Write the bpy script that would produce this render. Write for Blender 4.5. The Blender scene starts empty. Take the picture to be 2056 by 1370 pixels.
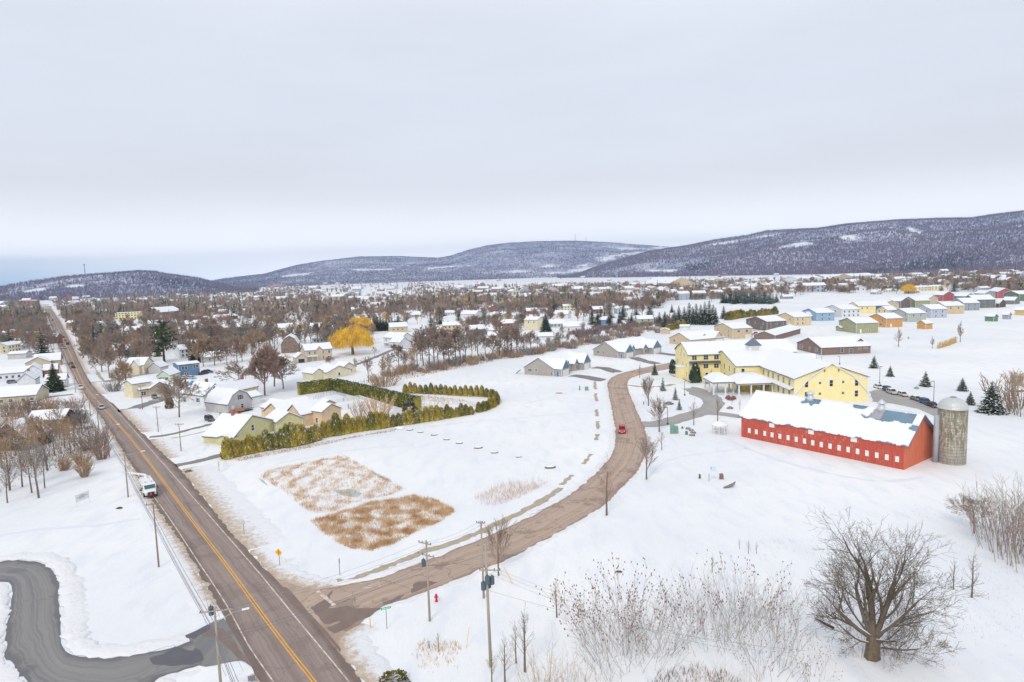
import bpy, math, random
import numpy as np
from mathutils import Vector, Matrix
from math import radians, sin, cos, pi, hypot, atan2, sqrt

# ------------------------------------------------------------------ camera, sky, sun, exposure
SC = bpy.context.scene
F, HCAM, PITCH, ROLL = 1330.0, 44.0, math.atan(140/1330.0), 0.032
r0 = Vector((1, 0, 0)); f0 = Vector((0, cos(PITCH), -sin(PITCH))); u0 = Vector((0, sin(PITCH), cos(PITCH)))
RV = r0*cos(ROLL) - u0*sin(ROLL); UV = u0*cos(ROLL) + r0*sin(ROLL)
cam_d = bpy.data.cameras.new('camera'); cam = bpy.data.objects.new('camera', cam_d)
SC.collection.objects.link(cam)
m3 = Matrix((RV, UV, -f0)).transposed()
cam.matrix_world = Matrix.Translation((0, 0, HCAM)) @ m3.to_4x4()
cam_d.sensor_width = 36; cam_d.lens = 36*F/2056.0; cam_d.clip_end = 40000; cam_d.clip_start = 0.5
SC.camera = cam

SUN_EL, SUN_AZ = 42, 200      # azimuth clockwise from +Y
world = bpy.data.worlds.new('World'); SC.world = world; world.use_nodes = True
nt = world.node_tree; nt.nodes.clear()
def WN(t, **k):
    n = nt.nodes.new(t)
    for a, b in k.items(): setattr(n, a, b)
    return n
wo = WN('ShaderNodeOutputWorld'); bg1 = WN('ShaderNodeBackground'); bg2 = WN('ShaderNodeBackground'); add = WN('ShaderNodeMixShader')
sky = WN('ShaderNodeTexSky', sky_type='NISHITA', sun_disc=False)
sky.sun_elevation = radians(SUN_EL); sky.sun_rotation = radians(SUN_AZ)
nt.links.new(sky.outputs[0], bg1.inputs[0]); bg1.inputs[1].default_value = 0.1
tc = WN('ShaderNodeTexCoord'); sep = WN('ShaderNodeSeparateXYZ'); nt.links.new(tc.outputs['Generated'], sep.inputs[0])
ns = WN('ShaderNodeTexNoise'); ns.inputs['Scale'].default_value = 2.2; ns.inputs['Detail'].default_value = 5; ns.inputs['Roughness'].default_value = .5
mp = WN('ShaderNodeMapping'); mp.inputs['Scale'].default_value = (1, 1, 5.0)
nt.links.new(tc.outputs['Generated'], mp.inputs[0]); nt.links.new(mp.outputs[0], ns.inputs[0])
def wmath(op, a, b, clamp=False):
    n = WN('ShaderNodeMath', operation=op); n.use_clamp = clamp
    for i, v in enumerate((a, b)):
        if isinstance(v, (int, float)): n.inputs[i].default_value = v
        else: nt.links.new(v, n.inputs[i])
    return n.outputs[0]
def srgb(r, g, b):
    f = lambda v: (v/255/12.92) if v/255 <= .04045 else ((v/255+.055)/1.055)**2.4
    return (f(r), f(g), f(b), 1)
z_ = sep.outputs['Z']
zj = wmath('ADD', z_, wmath('MULTIPLY', wmath('SUBTRACT', ns.outputs[0], .5), .05))
ramp = WN('ShaderNodeValToRGB'); cr = ramp.color_ramp
stops = [(0.0, (248,250,255)), (0.03, (246,248,253)), (0.055, (250,251,253)), (0.09, (243,245,249)), (0.14, (234,237,244)), (0.24, (226,231,242)), (0.36, (231,236,246)), (0.7, (236,239,247)), (1.0, (238,241,248))]
cr.elements[0].position = stops[0][0]; cr.elements[0].color = srgb(*stops[0][1])
cr.elements[1].position = 1; cr.elements[1].color = srgb(*stops[-1][1])
for p_, c_ in stops[1:-1]:
    e = cr.elements.new(p_); e.color = srgb(*c_)
nt.links.new(zj, ramp.inputs[0])
# a clear pale blue slot low in the sky toward the valley on the left, fading to the right
lowz = wmath('SUBTRACT', 1.1, wmath('DIVIDE', zj, .033), True)
azx = wmath('DIVIDE', sep.outputs['X'], wmath('MAXIMUM', sep.outputs['Y'], .05))
left = wmath('MULTIPLY', wmath('SUBTRACT', wmath('MULTIPLY', azx, -1), .34), 2.0, True)
blue = wmath('MULTIPLY', wmath('POWER', lowz, .8), left, True)
mx = WN('ShaderNodeMix', data_type='RGBA'); nt.links.new(blue, mx.inputs[0]); nt.links.new(ramp.outputs[0], mx.inputs[6]); mx.inputs[7].default_value = srgb(158,192,216)
# soft cloud mottling, then a low horizon glow added to offset the haze dimming
mot = wmath('ADD', wmath('MULTIPLY', wmath('SUBTRACT', ns.outputs[0], .5), .22), 1.0)
mot = wmath('ADD', mot, wmath('MULTIPLY', wmath('POWER', wmath('SUBTRACT', 1, wmath('DIVIDE', z_, .13), True), 1.6), 1.05))
vm = WN('ShaderNodeVectorMath', operation='SCALE'); nt.links.new(mx.outputs[2], vm.inputs[0]); nt.links.new(mot, vm.inputs[3])
nt.links.new(vm.outputs[0], bg2.inputs[0]); bg2.inputs[1].default_value = 1.08
nt.links.new(bg1.outputs[0], add.inputs[1]); nt.links.new(bg2.outputs[0], add.inputs[2]); add.inputs[0].default_value = .94
nt.links.new(add.outputs[0], wo.inputs[0])
sun_d = bpy.data.lights.new('sun', 'SUN'); sun_d.energy = 1.4; sun_d.angle = radians(16); sun_d.color = (1, .94, .83)
sun = bpy.data.objects.new('sun', sun_d); SC.collection.objects.link(sun)
sdir = Vector((sin(radians(SUN_AZ))*cos(radians(SUN_EL)), cos(radians(SUN_AZ))*cos(radians(SUN_EL)), sin(radians(SUN_EL))))
sun.rotation_euler = sdir.to_track_quat('Z', 'Y').to_euler()
SC.view_settings.view_transform = 'Standard'; SC.view_settings.look = 'None'; SC.view_settings.exposure = 0.0; SC.view_settings.gamma = 1
SC.cycles.max_bounces = 6; SC.cycles.diffuse_bounces = 3; SC.cycles.volume_bounces = 0; SC.cycles.transparent_max_bounces = 4
SC.render.film_transparent = False

# ------------------------------------------------------------------ helpers
OCC = []
def P(px, py, z=0.0):
    d = f0 + RV*((px-1028)/F) + UV*((685-py)/F)
    t = (z-HCAM)/d.z
    return Vector((d.x*t, d.y*t, z))
def PX(p):
    v = Vector((p[0], p[1], p[2]-HCAM)); w = v.dot(f0)
    return 1028+F*v.dot(RV)/w, 685-F*v.dot(UV)/w
def hor(px): return 545-.032*(px-1028)
def ppm(px, py): return max(.05, (py-hor(px)))/HCAM     # photo pixels per metre at a ground pixel
def HT(px, py, ytop): return (py-ytop)/ppm(px, py)
COL = SC.collection
def link(o, parent=None):
    COL.objects.link(o)
    if parent is not None: o.parent = parent
    return o
def tag(o, label=None, cat=None, group=None, kind=None):
    if label: o['label'] = label
    if cat: o['category'] = cat
    if group: o['group'] = group
    if kind: o['kind'] = kind
    return o
def empty(name, loc, rz=0, label=None, cat=None, group=None):
    o = bpy.data.objects.new(name, None); o.location = loc; o.rotation_euler = (0, 0, rz); link(o)
    return tag(o, label, cat, group)
def copy_tree(o, parent=None):
    c = o.copy(); COL.objects.link(c)
    if parent is not None: c.parent = parent
    for ch in list(KIDS.get(o.name, [])):
        k = copy_tree(ch, c); KIDS.setdefault(c.name, []).append(k)
    return c
KIDS = {}
def mkobj(name, me, parent=None):
    o = bpy.data.objects.new(name, me); link(o, parent)
    if parent is not None: KIDS.setdefault(parent.name, []).append(o)
    return o
class MB:
    def __init__(s): s.v = []; s.f = []; s.m = []; s.uv = None
    def poly(s, pts, m=0):
        n = len(s.v); s.v += [tuple(p) for p in pts]; s.f.append(tuple(range(n, n+len(pts)))); s.m.append(m)
    def box(s, x0, x1, y0, y1, z0, z1, m=0, top=True):
        n = len(s.v); s.v += [(x, y, z) for z in (z0, z1) for y in (y0, y1) for x in (x0, x1)]
        fs = [(0,2,3,1), (0,1,5,4), (2,6,7,3), (0,4,6,2), (1,3,7,5)] + ([(4,5,7,6)] if top else [])
        for f in fs: s.f.append(tuple(n+i for i in f)); s.m.append(m)
    def tube(s, p0, p1, ra, rb, n=6, m=0, caps=True):
        p0, p1 = Vector(p0), Vector(p1); d = (p1-p0)
        if d.length < 1e-6: return
        d.normalize(); a = Vector((0, 0, 1)) if abs(d.z) < .9 else Vector((1, 0, 0))
        u = d.cross(a).normalized(); w = d.cross(u); b = len(s.v)
        for p, r in ((p0, ra), (p1, rb)):
            for i in range(n):
                t = 2*pi*i/n; s.v.append(tuple(p+u*(r*cos(t))+w*(r*sin(t))))
        for i in range(n):
            j = (i+1) % n; s.f.append((b+i, b+n+i, b+n+j, b+j)); s.m.append(m)
        if caps:
            s.f.append(tuple(b+i for i in range(n))); s.m.append(m)
            s.f.append(tuple(b+n+i for i in reversed(range(n)))); s.m.append(m)
    def loft(s, rings, m=0, caps=True):
        b = len(s.v); n = len(rings[0])
        for r in rings: s.v += [tuple(p) for p in r]
        for k in range(len(rings)-1):
            for i in range(n):
                j = (i+1) % n
                s.f.append((b+k*n+i, b+k*n+j, b+(k+1)*n+j, b+(k+1)*n+i)); s.m.append(m)
        if caps:
            s.f.append(tuple(b+i for i in reversed(range(n)))); s.m.append(m)
            s.f.append(tuple(b+(len(rings)-1)*n+i for i in range(n))); s.m.append(m)
    def rev(s, prof, n=16, m=0, cx=0, cy=0):
        s.loft([[(cx+r*cos(2*pi*i/n), cy+r*sin(2*pi*i/n), z) for i in range(n)] for r, z in prof], m)
    def mesh(s, name, mats, smooth=False):
        me = bpy.data.meshes.new(name); me.from_pydata(s.v, [], s.f)
        for m in (mats if isinstance(mats, (list, tuple)) else [mats]): me.materials.append(m)
        if s.m and max(s.m) > 0: me.polygons.foreach_set('material_index', s.m)
        if smooth: me.polygons.foreach_set('use_smooth', [True]*len(s.f))
        me.update(); return me
    def build(s, name, mats, parent=None, smooth=False):
        return mkobj(name, s.mesh(name, mats, smooth), parent)

# ------------------------------------------------------------------ materials
MATS = {}
def mat(name, col, rough=.8, var=.0, scale=1.0, bump=0.0, bscale=None, col2=None, metal=0.0, aniso=None, coord='Object', thr=None, detail=4, spec=None):
    if name in MATS: return MATS[name]
    m = bpy.data.materials.new(name); MATS[name] = m; m.use_nodes = True; t = m.node_tree; b = t.nodes['Principled BSDF']
    c = srgb(*col); b.inputs['Base Color'].default_value = c; b.inputs['Roughness'].default_value = rough; b.inputs['Metallic'].default_value = metal
    b.inputs['Specular IOR Level'].default_value = .3 if spec is None else spec
    m.diffuse_color = c
    if var or bump or col2:
        tx = t.nodes.new('ShaderNodeTexCoord'); mpn = t.nodes.new('ShaderNodeMapping'); t.links.new(tx.outputs[coord], mpn.inputs[0])
        if aniso: mpn.inputs['Scale'].default_value = aniso
        n = t.nodes.new('ShaderNodeTexNoise'); n.inputs['Scale'].default_value = scale; n.inputs['Detail'].default_value = detail; t.links.new(mpn.outputs[0], n.inputs[0])
        if var or col2:
            cc = srgb(*col2) if col2 else tuple(x*(1-var) for x in c[:3])+(1,)
            r = t.nodes.new('ShaderNodeValToRGB'); lo, hi = thr or (.3, .7)
            r.color_ramp.elements[0].position = lo; r.color_ramp.elements[1].position = hi
            r.color_ramp.elements[0].color = cc; r.color_ramp.elements[1].color = c if col2 else tuple(min(1, x*(1+var*.6)) for x in c[:3])+(1,)
            t.links.new(n.outputs[0], r.inputs[0]); t.links.new(r.outputs[0], b.inputs['Base Color'])
        if bump:
            bn = t.nodes.new('ShaderNodeBump'); bn.inputs['Strength'].default_value = bump; bn.inputs['Distance'].default_value = .1
            src = n
            if bscale:
                src = t.nodes.new('ShaderNodeTexNoise'); src.inputs['Scale'].default_value = bscale; src.inputs['Detail'].default_value = 3; t.links.new(mpn.outputs[0], src.inputs[0])
            t.links.new(src.outputs[0], bn.inputs['Height']); t.links.new(bn.outputs[0], b.inputs['Normal'])
    return m
def graph(m):
    t = m.node_tree; b = t.nodes['Principled BSDF']
    def N(ty, **k):
        n = t.nodes.new(ty)
        for a, v in k.items(): setattr(n, a, v)
        return n
    def L(a, bb): t.links.new(a, bb)
    def noise(vec, scale, detail=4, rough=.55):
        n = N('ShaderNodeTexNoise'); n.inputs['Scale'].default_value = scale; n.inputs['Detail'].default_value = detail; n.inputs['Roughness'].default_value = rough
        L(vec, n.inputs[0]); return n.outputs[0]
    def M(op, a, c2=0.0, clamp=False):
        n = N('ShaderNodeMath', operation=op); n.use_clamp = clamp
        for i, v in enumerate((a, c2)):
            if isinstance(v, (int, float)): n.inputs[i].default_value = v
            else: L(v, n.inputs[i])
        return n.outputs[0]
    def mix(fac, a, c2):
        n = N('ShaderNodeMix', data_type='RGBA')
        for i, v in ((0, fac), (6, a), (7, c2)):
            if isinstance(v, (int, float)): n.inputs[i].default_value = v
            elif isinstance(v, tuple): n.inputs[i].default_value = v
            else: L(v, n.inputs[i])
        return n.outputs[2]
    def ss(v, lo, hi):
        n = N('ShaderNodeMapRange', interpolation_type='SMOOTHSTEP'); L(v, n.inputs[0]); n.inputs[1].default_value = lo; n.inputs[2].default_value = hi
        return n.outputs[0]
    def mapping(vec, scale, rot=0):
        n = N('ShaderNodeMapping'); n.inputs['Scale'].default_value = scale; n.inputs['Rotation'].default_value = (0, 0, rot); L(vec, n.inputs[0]); return n.outputs[0]
    def bump(h, strength, dist=.1):
        n = N('ShaderNodeBump'); n.inputs['Strength'].default_value = strength; n.inputs['Distance'].default_value = dist; L(h, n.inputs['Height']); L(n.outputs[0], b.inputs['Normal'])
    return t, b, N, L, noise, M, mix, ss, mapping, bump

WHITE = (233, 235, 240)
SNOW = mat('snow', WHITE, .75, spec=.15)
t, b, N, L, noise, M, mix, ss, mapping, bump = graph(SNOW)
tcn = N('ShaderNodeTexCoord').outputs['Object']
n1 = noise(tcn, .018, 5); n2 = noise(mapping(tcn, (1, .35, 1), .6), .35, 4); n3 = noise(tcn, 4.0, 3)
c1 = mix(ss(n1, .3, .7), srgb(226, 229, 233), srgb(240, 240, 239)); c1 = mix(M('MULTIPLY', ss(n2, .45, .7), .55), c1, srgb(218, 223, 231))  # soft blue-grey shade of snow undulations put into the colour
L(c1, b.inputs['Base Color'])
bump(M('ADD', M('MULTIPLY', n1, 6.0), M('ADD', M('MULTIPLY', n2, 1.6), M('MULTIPLY', n3, .12))), .55, .35)
RSNOW = mat('roof_snow', (236, 238, 243), .75, bump=.25, scale=1.2, var=.03, spec=.1)

# dirty ploughed snow beside the roads; u runs from the road outwards
DSNOW = mat('dirty_snow', (225, 222, 216), .8)
t, b, N, L, noise, M, mix, ss, mapping, bump = graph(DSNOW)
tx = N('ShaderNodeTexCoord'); ob = tx.outputs['Object']; uv = N('ShaderNodeSeparateXYZ'); L(tx.outputs['UV'], uv.inputs[0])
near = M('SUBTRACT', 1.0, uv.outputs[0], True)
nn = noise(ob, 1.1, 6, .7); nf = noise(ob, 5.0, 4, .7)
dirt = ss(M('ADD', M('MULTIPLY', near, .55), M('MULTIPLY', nn, .75)), .58, .96)
speck = M('MULTIPLY', ss(nf, .56, .7), M('MULTIPLY', M('POWER', near, .8), ss(nn, .4, .6)))
c = mix(dirt, srgb(234, 235, 238), srgb(190, 170, 146)); c = mix(M('MULTIPLY', speck, .7), c, srgb(120, 98, 74))
L(c, b.inputs['Base Color']); bump(M('ADD', nn, M('MULTIPLY', nf, .4)), .8, .3)

def road_mat(name, base, dark, light, lanes, shoulder=.0, wet=.35, crack=.5, edge=None):
    m = mat(name, base, .85); t, b, N, L, noise, M, mix, ss, mapping, bump = graph(m)
    tx = N('ShaderNodeTexCoord'); uvv = tx.outputs['UV']; s = N('ShaderNodeSeparateXYZ'); L(uvv, s.inputs[0]); ob = tx.outputs['Object']
    u = s.outputs[0]
    st = noise(mapping(uvv, (26, .035, 1)), 1.0, 4, .6)     # long streaks along the lanes
    pt = noise(ob, .16, 6, .65); fine = noise(ob, 3.0, 4, .7)
    trk = M('SINE', M('MULTIPLY', M('ADD', u, lanes[1]), lanes[0]*2*pi))
    c = mix(ss(st, .3, .72), srgb(*dark), srgb(*light)); c = mix(.38, c, srgb(*base))
    c = mix(M('MULTIPLY', M('MULTIPLY', M('ADD', trk, 1), .5), .33), c, srgb(*light))
    c = mix(M('MULTIPLY', ss(pt, .56, .60), wet), c, srgb(*[v*.68 for v in base]))
    if shoulder:
        e = M('ABSOLUTE', M('SUBTRACT', u, .5)); c = mix(M('MULTIPLY', ss(M('ADD', e, M('MULTIPLY', M('SUBTRACT', pt, .5), .25)), .5-shoulder, .5-shoulder*.35), .75), c, srgb(*edge))
    c = mix(M('MULTIPLY', ss(fine, .35, .8), .18), c, srgb(*light))
    vo = N('ShaderNodeTexVoronoi', feature='DISTANCE_TO_EDGE'); vo.inputs['Scale'].default_value = .16
    wv = N('ShaderNodeVectorMath', operation='ADD'); nz = N('ShaderNodeTexNoise'); nz.inputs['Scale'].default_value = .5; L(ob, nz.inputs[0])
    sc_ = N('ShaderNodeVectorMath', operation='SCALE'); L(nz.outputs['Color'], sc_.inputs[0]); sc_.inputs[3].default_value = 3.0
    L(ob, wv.inputs[0]); L(sc_.outputs[0], wv.inputs[1]); L(wv.outputs[0], vo.inputs['Vector'])
    ck = M('SUBTRACT', 1.0, ss(vo.outputs['Distance'], .002, .014), True)
    c = mix(M('MULTIPLY', ck, crack), c, srgb(*[v*.62 for v in base]))
    L(c, b.inputs['Base Color']); bump(fine, .2, .03); b.inputs['Roughness'].default_value = .88
    return m
ROAD_MAIN = road_mat('asphalt_main', (141, 126, 119), (120, 105, 98), (165, 149, 140), (4, .06), .17, .22, .25, (108, 93, 86))
ROAD_SIDE = road_mat('asphalt_side', (174, 152, 138), (150, 127, 113), (192, 172, 156), (4, .05), .10, .5, .6, (150, 126, 112))
ROAD_DRV = road_mat('asphalt_loop', (128, 128, 130), (108, 108, 112), (152, 148, 142), (3, .1), .14, .3, .1, (100, 100, 106))
ROAD_LANE = road_mat('asphalt_lane', (160, 156, 154), (146, 143, 142), (174, 170, 166), (2, .1), .1, .15, .1, (150, 146, 142))
ROAD_WET = road_mat('asphalt_drive', (128, 124, 126), (108, 104, 108), (152, 146, 142), (2, .1), .12, .4, .1, (132, 122, 114))
CONC = mat('concrete', (178, 165, 146), .9, var=.18, scale=.8, bump=.1)
YELP = mat('yellow_paint', (238, 172, 48), .7, var=.12, scale=.9)
WHTP = mat('white_paint_line', (220, 208, 194), .7, col2=(174, 156, 144), scale=.9, thr=(.36, .58))

TRIM = mat('white_trim', (232, 232, 230), .6)
GLASS = mat('window_glass', (46, 52, 66), .15, spec=.6)
DGLASS = mat('dark_glass', (30, 34, 42), .12, spec=.6)
SHING = mat('shingle', (92, 94, 100), .9, var=.25, scale=3)
BARK = mat('bark', (122, 108, 96), .95, var=.25, scale=3.0)
TWIG = mat('twigs', (158, 139, 124), .95, var=.25, scale=.25)
TWIGR = mat('twigs_reddish', (162, 136, 122), .95, var=.2, scale=.25)
TWIGT = mat('twigs_tan', (178, 152, 124), .95, var=.2, scale=.25)
TWIGG = mat('twigs_grey', (150, 142, 134), .95, var=.2, scale=.25)
BARKD = mat('bark_dark', (84, 76, 68), .95, var=.3, scale=4.0)
WILLOW = mat('willow_strands', (240, 194, 72), .9, var=.3, scale=.4)
NEEDLE = mat('needles', (70, 90, 66), .9, var=.4, scale=.6)
NEEDLEB = mat('needles_blue', (104, 126, 112), .9, var=.35, scale=.8)
NEEDLEO = mat('pine_needles', (88, 100, 50), .9, var=.45, scale=.5, col2=(60, 76, 46))
CEDAR = mat('cedar_foliage', (216, 188, 78), .9, scale=.45, col2=(166, 152, 64), thr=(.35, .65))
CEDARD = mat('cedar_dark', (172, 158, 70), .9, scale=.45, col2=(124, 124, 58), thr=(.35, .65))
REED = mat('dry_reeds', (234, 206, 164), .95, scale=.5, col2=(186, 140, 96))
WOODP = mat('weathered_pole', (170, 158, 142), .9, var=.2, scale=2, aniso=(6, 6, .4))
WOODD = mat('brown_pole', (160, 134, 116), .9, var=.2, scale=2, aniso=(6, 6, .4))
STEEL = mat('galvanised', (160, 164, 168), .45, metal=.4)
DARKM = mat('dark_metal', (62, 62, 70), .5)
WIRE = mat('wire', (112, 112, 120), .6)
RUBBER = mat('rubber', (32, 32, 34), .9)
STONE = mat('stone', (134, 122, 106), .9, var=.3, scale=2, bump=.4)

def siding(name, col, pitch=7.0, var=.07, strength=.35, vertical=False, worn=None):
    if name in MATS: return MATS[name]
    m = mat(name, col, .75); t, b, N, L, noise, M, mix, ss, mapping, bump = graph(m)
    ob = N('ShaderNodeTexCoord').outputs['Object']; w = N('ShaderNodeTexWave', wave_type='BANDS', bands_direction='Z' if not vertical else 'X', wave_profile='SAW')
    w.inputs['Scale'].default_value = pitch/6.28*2; L(ob, w.inputs[0])
    nn = noise(mapping(ob, (5, 5, .25)), 1.0, 5, .7) if vertical else noise(ob, .7, 5); c = mix(ss(nn, .3, .7), srgb(*[v*(1-var) for v in col]), srgb(*col))
    if worn:
        st = noise(mapping(ob, (5, 5, .8)), 1.0, 5, .7); st2 = noise(ob, .12, 3)
        c = mix(M('MULTIPLY', ss(st, .56, .66), ss(st2, .42, .6)), c, srgb(*worn))
    L(c, b.inputs['Base Color']); bump(w.outputs[0], strength, .02)
    return m
HAZE_D = 0.0001
# ------------------------------------------------------------------ curves and ribbons on the ground
def spline(pts, step):
    """Catmull-Rom through ground points, resampled by arc length."""
    p = [np.array((q[0], q[1])) for q in pts]
    p = [2*p[0]-p[1]] + p + [2*p[-1]-p[-2]]
    out = []
    for i in range(1, len(p)-2):
        for k in range(24):
            t = k/24.0; a, b_, c, d = p[i-1], p[i], p[i+1], p[i+2]
            out.append(.5*((2*b_)+(-a+c)*t+(2*a-5*b_+4*c-d)*t*t+(-a+3*b_-3*c+d)*t**3))
    out.append(p[-2]); out = np.array(out)
    return resample(out, step)
def resample(out, step=None, n=None):
    s = np.r_[0, np.cumsum(np.hypot(*np.diff(out, axis=0).T))]
    n = n or max(2, int(s[-1]/step)+1); t = np.linspace(0, s[-1], n)
    return np.c_[np.interp(t, s, out[:, 0]), np.interp(t, s, out[:, 1])]
def noise1(n, rng, smooth=4):
    a = rng.standard_normal(n+smooth*4); k = np.ones(smooth)/smooth
    a = np.convolve(a, k, 'same')[smooth*2:smooth*2+n]; return a/max(a.std(), 1e-6)
def ribbon(name, Lp, Rp, nx, z, mats, jit=(0, 0), zf=None, seed=1, parent=None, vscale=1.0, kind='structure'):
    """grid between two edge polylines (n x 2 arrays with the same length); u across, v along in metres."""
    rng = np.random.default_rng(seed); n = len(Lp)
    d = Rp-Lp; w = np.hypot(d[:, 0], d[:, 1])[:, None]+1e-6; dn = d/w
    Lj = Lp+dn*(noise1(n, rng, 3)*jit[0])[:, None]; Rj = Rp+dn*(noise1(n, rng, 3)*jit[1])[:, None]
    mid = (Lp+Rp)/2; s = np.r_[0, np.cumsum(np.hypot(*np.diff(mid, axis=0).T))]
    us = np.linspace(0, 1, nx+1)
    X = Lj[:, None, :]*(1-us)[None, :, None]+Rj[:, None, :]*us[None, :, None]
    Z = np.full(X.shape[:2], z)
    if zf is not None: Z = Z+zf(us[None, :], s[:, None], rng, X)
    V = np.concatenate([X, Z[..., None]], 2).reshape(-1, 3)
    idx = np.arange(n*(nx+1)).reshape(n, nx+1)
    fc = np.stack([idx[:-1, :-1], idx[:-1, 1:], idx[1:, 1:], idx[1:, :-1]], -1).reshape(-1, 4)
    # keep normals up
    a, b_, c = V[fc[len(fc)//2][:3]]
    if np.cross(b_-a, c-a)[2] < 0: fc = fc[:, ::-1]
    me = bpy.data.meshes.new(name); me.from_pydata(V.tolist(), [], fc.tolist()); me.materials.append(mats)
    uvl = me.uv_layers.new(name='UVMap'); UVc = np.stack([np.broadcast_to(us[None, :], Z.shape), np.broadcast_to(s[:, None], Z.shape)], -1).reshape(-1, 2)
    li = np.empty(len(me.loops), np.int32); me.loops.foreach_get('vertex_index', li); uvl.data.foreach_set('uv', UVc[li].astype(np.float32).ravel())
    me.polygons.foreach_set('use_smooth', [True]*len(me.polygons)); me.update()
    o = mkobj(name, me, parent)
    if parent is None: tag(o, kind=kind)
    return o
def G(pts): return [P(*q).xy for q in pts]
def pair(Lpx, Rpx, step):
    a = spline(G(Lpx), step); b_ = spline(G(Rpx), step); n = max(len(a), len(b_))
    return resample(a, n=n), resample(b_, n=n)
def offset(line, d):
    t = np.gradient(line, axis=0); t /= np.hypot(t[:, 0], t[:, 1])[:, None]; return line+np.c_[-t[:, 1], t[:, 0]]*d
def line_ribbon(name, cl, w, z, m, parent, seed=1, jit=.0, gaps=None):
    n = len(cl); return ribbon(name, offset(cl, w/2), offset(cl, -w/2), 1, z, m, (jit, jit), seed=seed, parent=parent)

# ------------------------------------------------------------------ the ground
def make_ground():
    # one sheet: fine near the camera, coarse to the horizon
    xs = np.r_[-14000, -5000, -2000, -800, -400, np.linspace(-260, 330, 120), 500, 900, 2000, 5000, 14000]
    ys = np.r_[-3000, -200, 0, np.linspace(40, 420, 90), 520, 700, 1000, 2000, 4000, 14000]
    X, Y = np.meshgrid(xs, ys); Z = np.zeros_like(X)
    V = np.stack([X, Y, Z], -1).reshape(-1, 3); idx = np.arange(len(V)).reshape(X.shape)
    fc = np.stack([idx[:-1, :-1], idx[:-1, 1:], idx[1:, 1:], idx[1:, :-1]], -1).reshape(-1, 4)
    me = bpy.data.meshes.new('snow_ground'); me.from_pydata(V.tolist(), [], fc.tolist()); me.materials.append(SNOW)
    tag(mkobj('snow_ground', me), kind='structure')
make_ground()

# main road ---------------------------------------------------------
ML = [(600, 1500), (522, 1370), (449, 1241), (427, 1201), (367, 1097), (320, 1030), (280, 965.5), (240.7, 898.5), (196, 829), (168.7, 791.8), (151, 762), (126.6, 715), (111.7, 680), (100, 648), (93, 630), (86, 612)]
MR = [(810, 1500), (728, 1370), (660, 1273), (600, 1205), (522, 1131.7), (450, 1050), (394.5, 980), (347, 928), (290, 873.7), (236, 819), (206, 794), (180, 765), (161, 728), (141, 685), (122, 648), (110, 630), (97, 612)]
ml, mr = pair(ML, MR, 1.2)
main = ribbon('main_road', ml, mr, 10, .03, ROAD_MAIN, (.15, .15), seed=2)
YL = [(722, 1490), (631, 1370), (547, 1262), (450, 1129), (382, 1040), (270, 891), (203, 814), (166, 768), (144, 718), (124, 675), (107, 641), (92, 612)]
yl = spline(G(YL), 2.0)
WL = [(632, 1500), (549, 1370), (500, 1298), (449, 1206), (387, 1112), (332.5, 1030), (266, 938), (198, 833), (168, 788), (143, 735), (120, 686), (104, 646), (92, 620)]
WR = [(782, 1480), (700, 1369), (600, 1248), (522, 1153), (450, 1069.7), (347, 953), (243, 835), (190, 776), (160, 728), (138, 680), (116, 641), (100, 620)]
for i, (cl, w, m, nm) in enumerate(((offset(yl, .17), .14, YELP, 'centre_line'), (offset(yl, -.17), .14, YELP, 'centre_line'), (spline(G(WL), 2.), .16, WHTP, 'edge_line'), (spline(G(WR), 2.), .16, WHTP, 'edge_line'))):
    line_ribbon(nm, cl, w, .036, m, main, seed=i)

# side road ---------------------------------------------------------
SL = [(486, 1086), (540, 1150), (585, 1172), (640, 1183), (700, 1174), (757.7, 1161), (850, 1129), (950, 1089.5), (1012, 1063.5), (1086, 1025.7), (1150, 990), (1210, 936.5), (1231.5, 905), (1235, 868), (1229, 826), (1222, 792), (1220.4, 768), (1236.7, 754), (1268, 744.7), (1318, 734), (1372, 724)]
SR = [(735, 1385), (690, 1318), (683, 1293), (698, 1266), (743, 1235.4), (767.6, 1221), (857, 1189), (950, 1151.6), (1001, 1132), (1066, 1100), (1120, 1070), (1201, 1023), (1247, 981), (1281, 944), (1297, 910), (1299.8, 884), (1293, 857.6), (1286.6, 842), (1273.5, 813), (1263, 786.7), (1260, 769.6), (1268, 759), (1297, 750), (1344, 740.7), (1376, 734)]
def match(La, Ra):
    """pair two edges by nearest points so that the cross lines stay square to the road"""
    out = []; j = 0
    for p in La:
        d = np.hypot(*(Ra-p).T); lo = max(0, j); k = lo+int(np.argmin(d[lo:lo+60])); j = k; out.append(Ra[k])
    return np.array(out)
sl = spline(G(SL[3:]), .8); sr = spline(G(SR[3:]), .8); n_ = max(len(sl), len(sr)); sl, sr = resample(sl, n=n_), resample(sr, n=n_)
side = ribbon('side_road', sl, sr, 10, .042, ROAD_SIDE, (.16, .2), seed=5)
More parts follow.
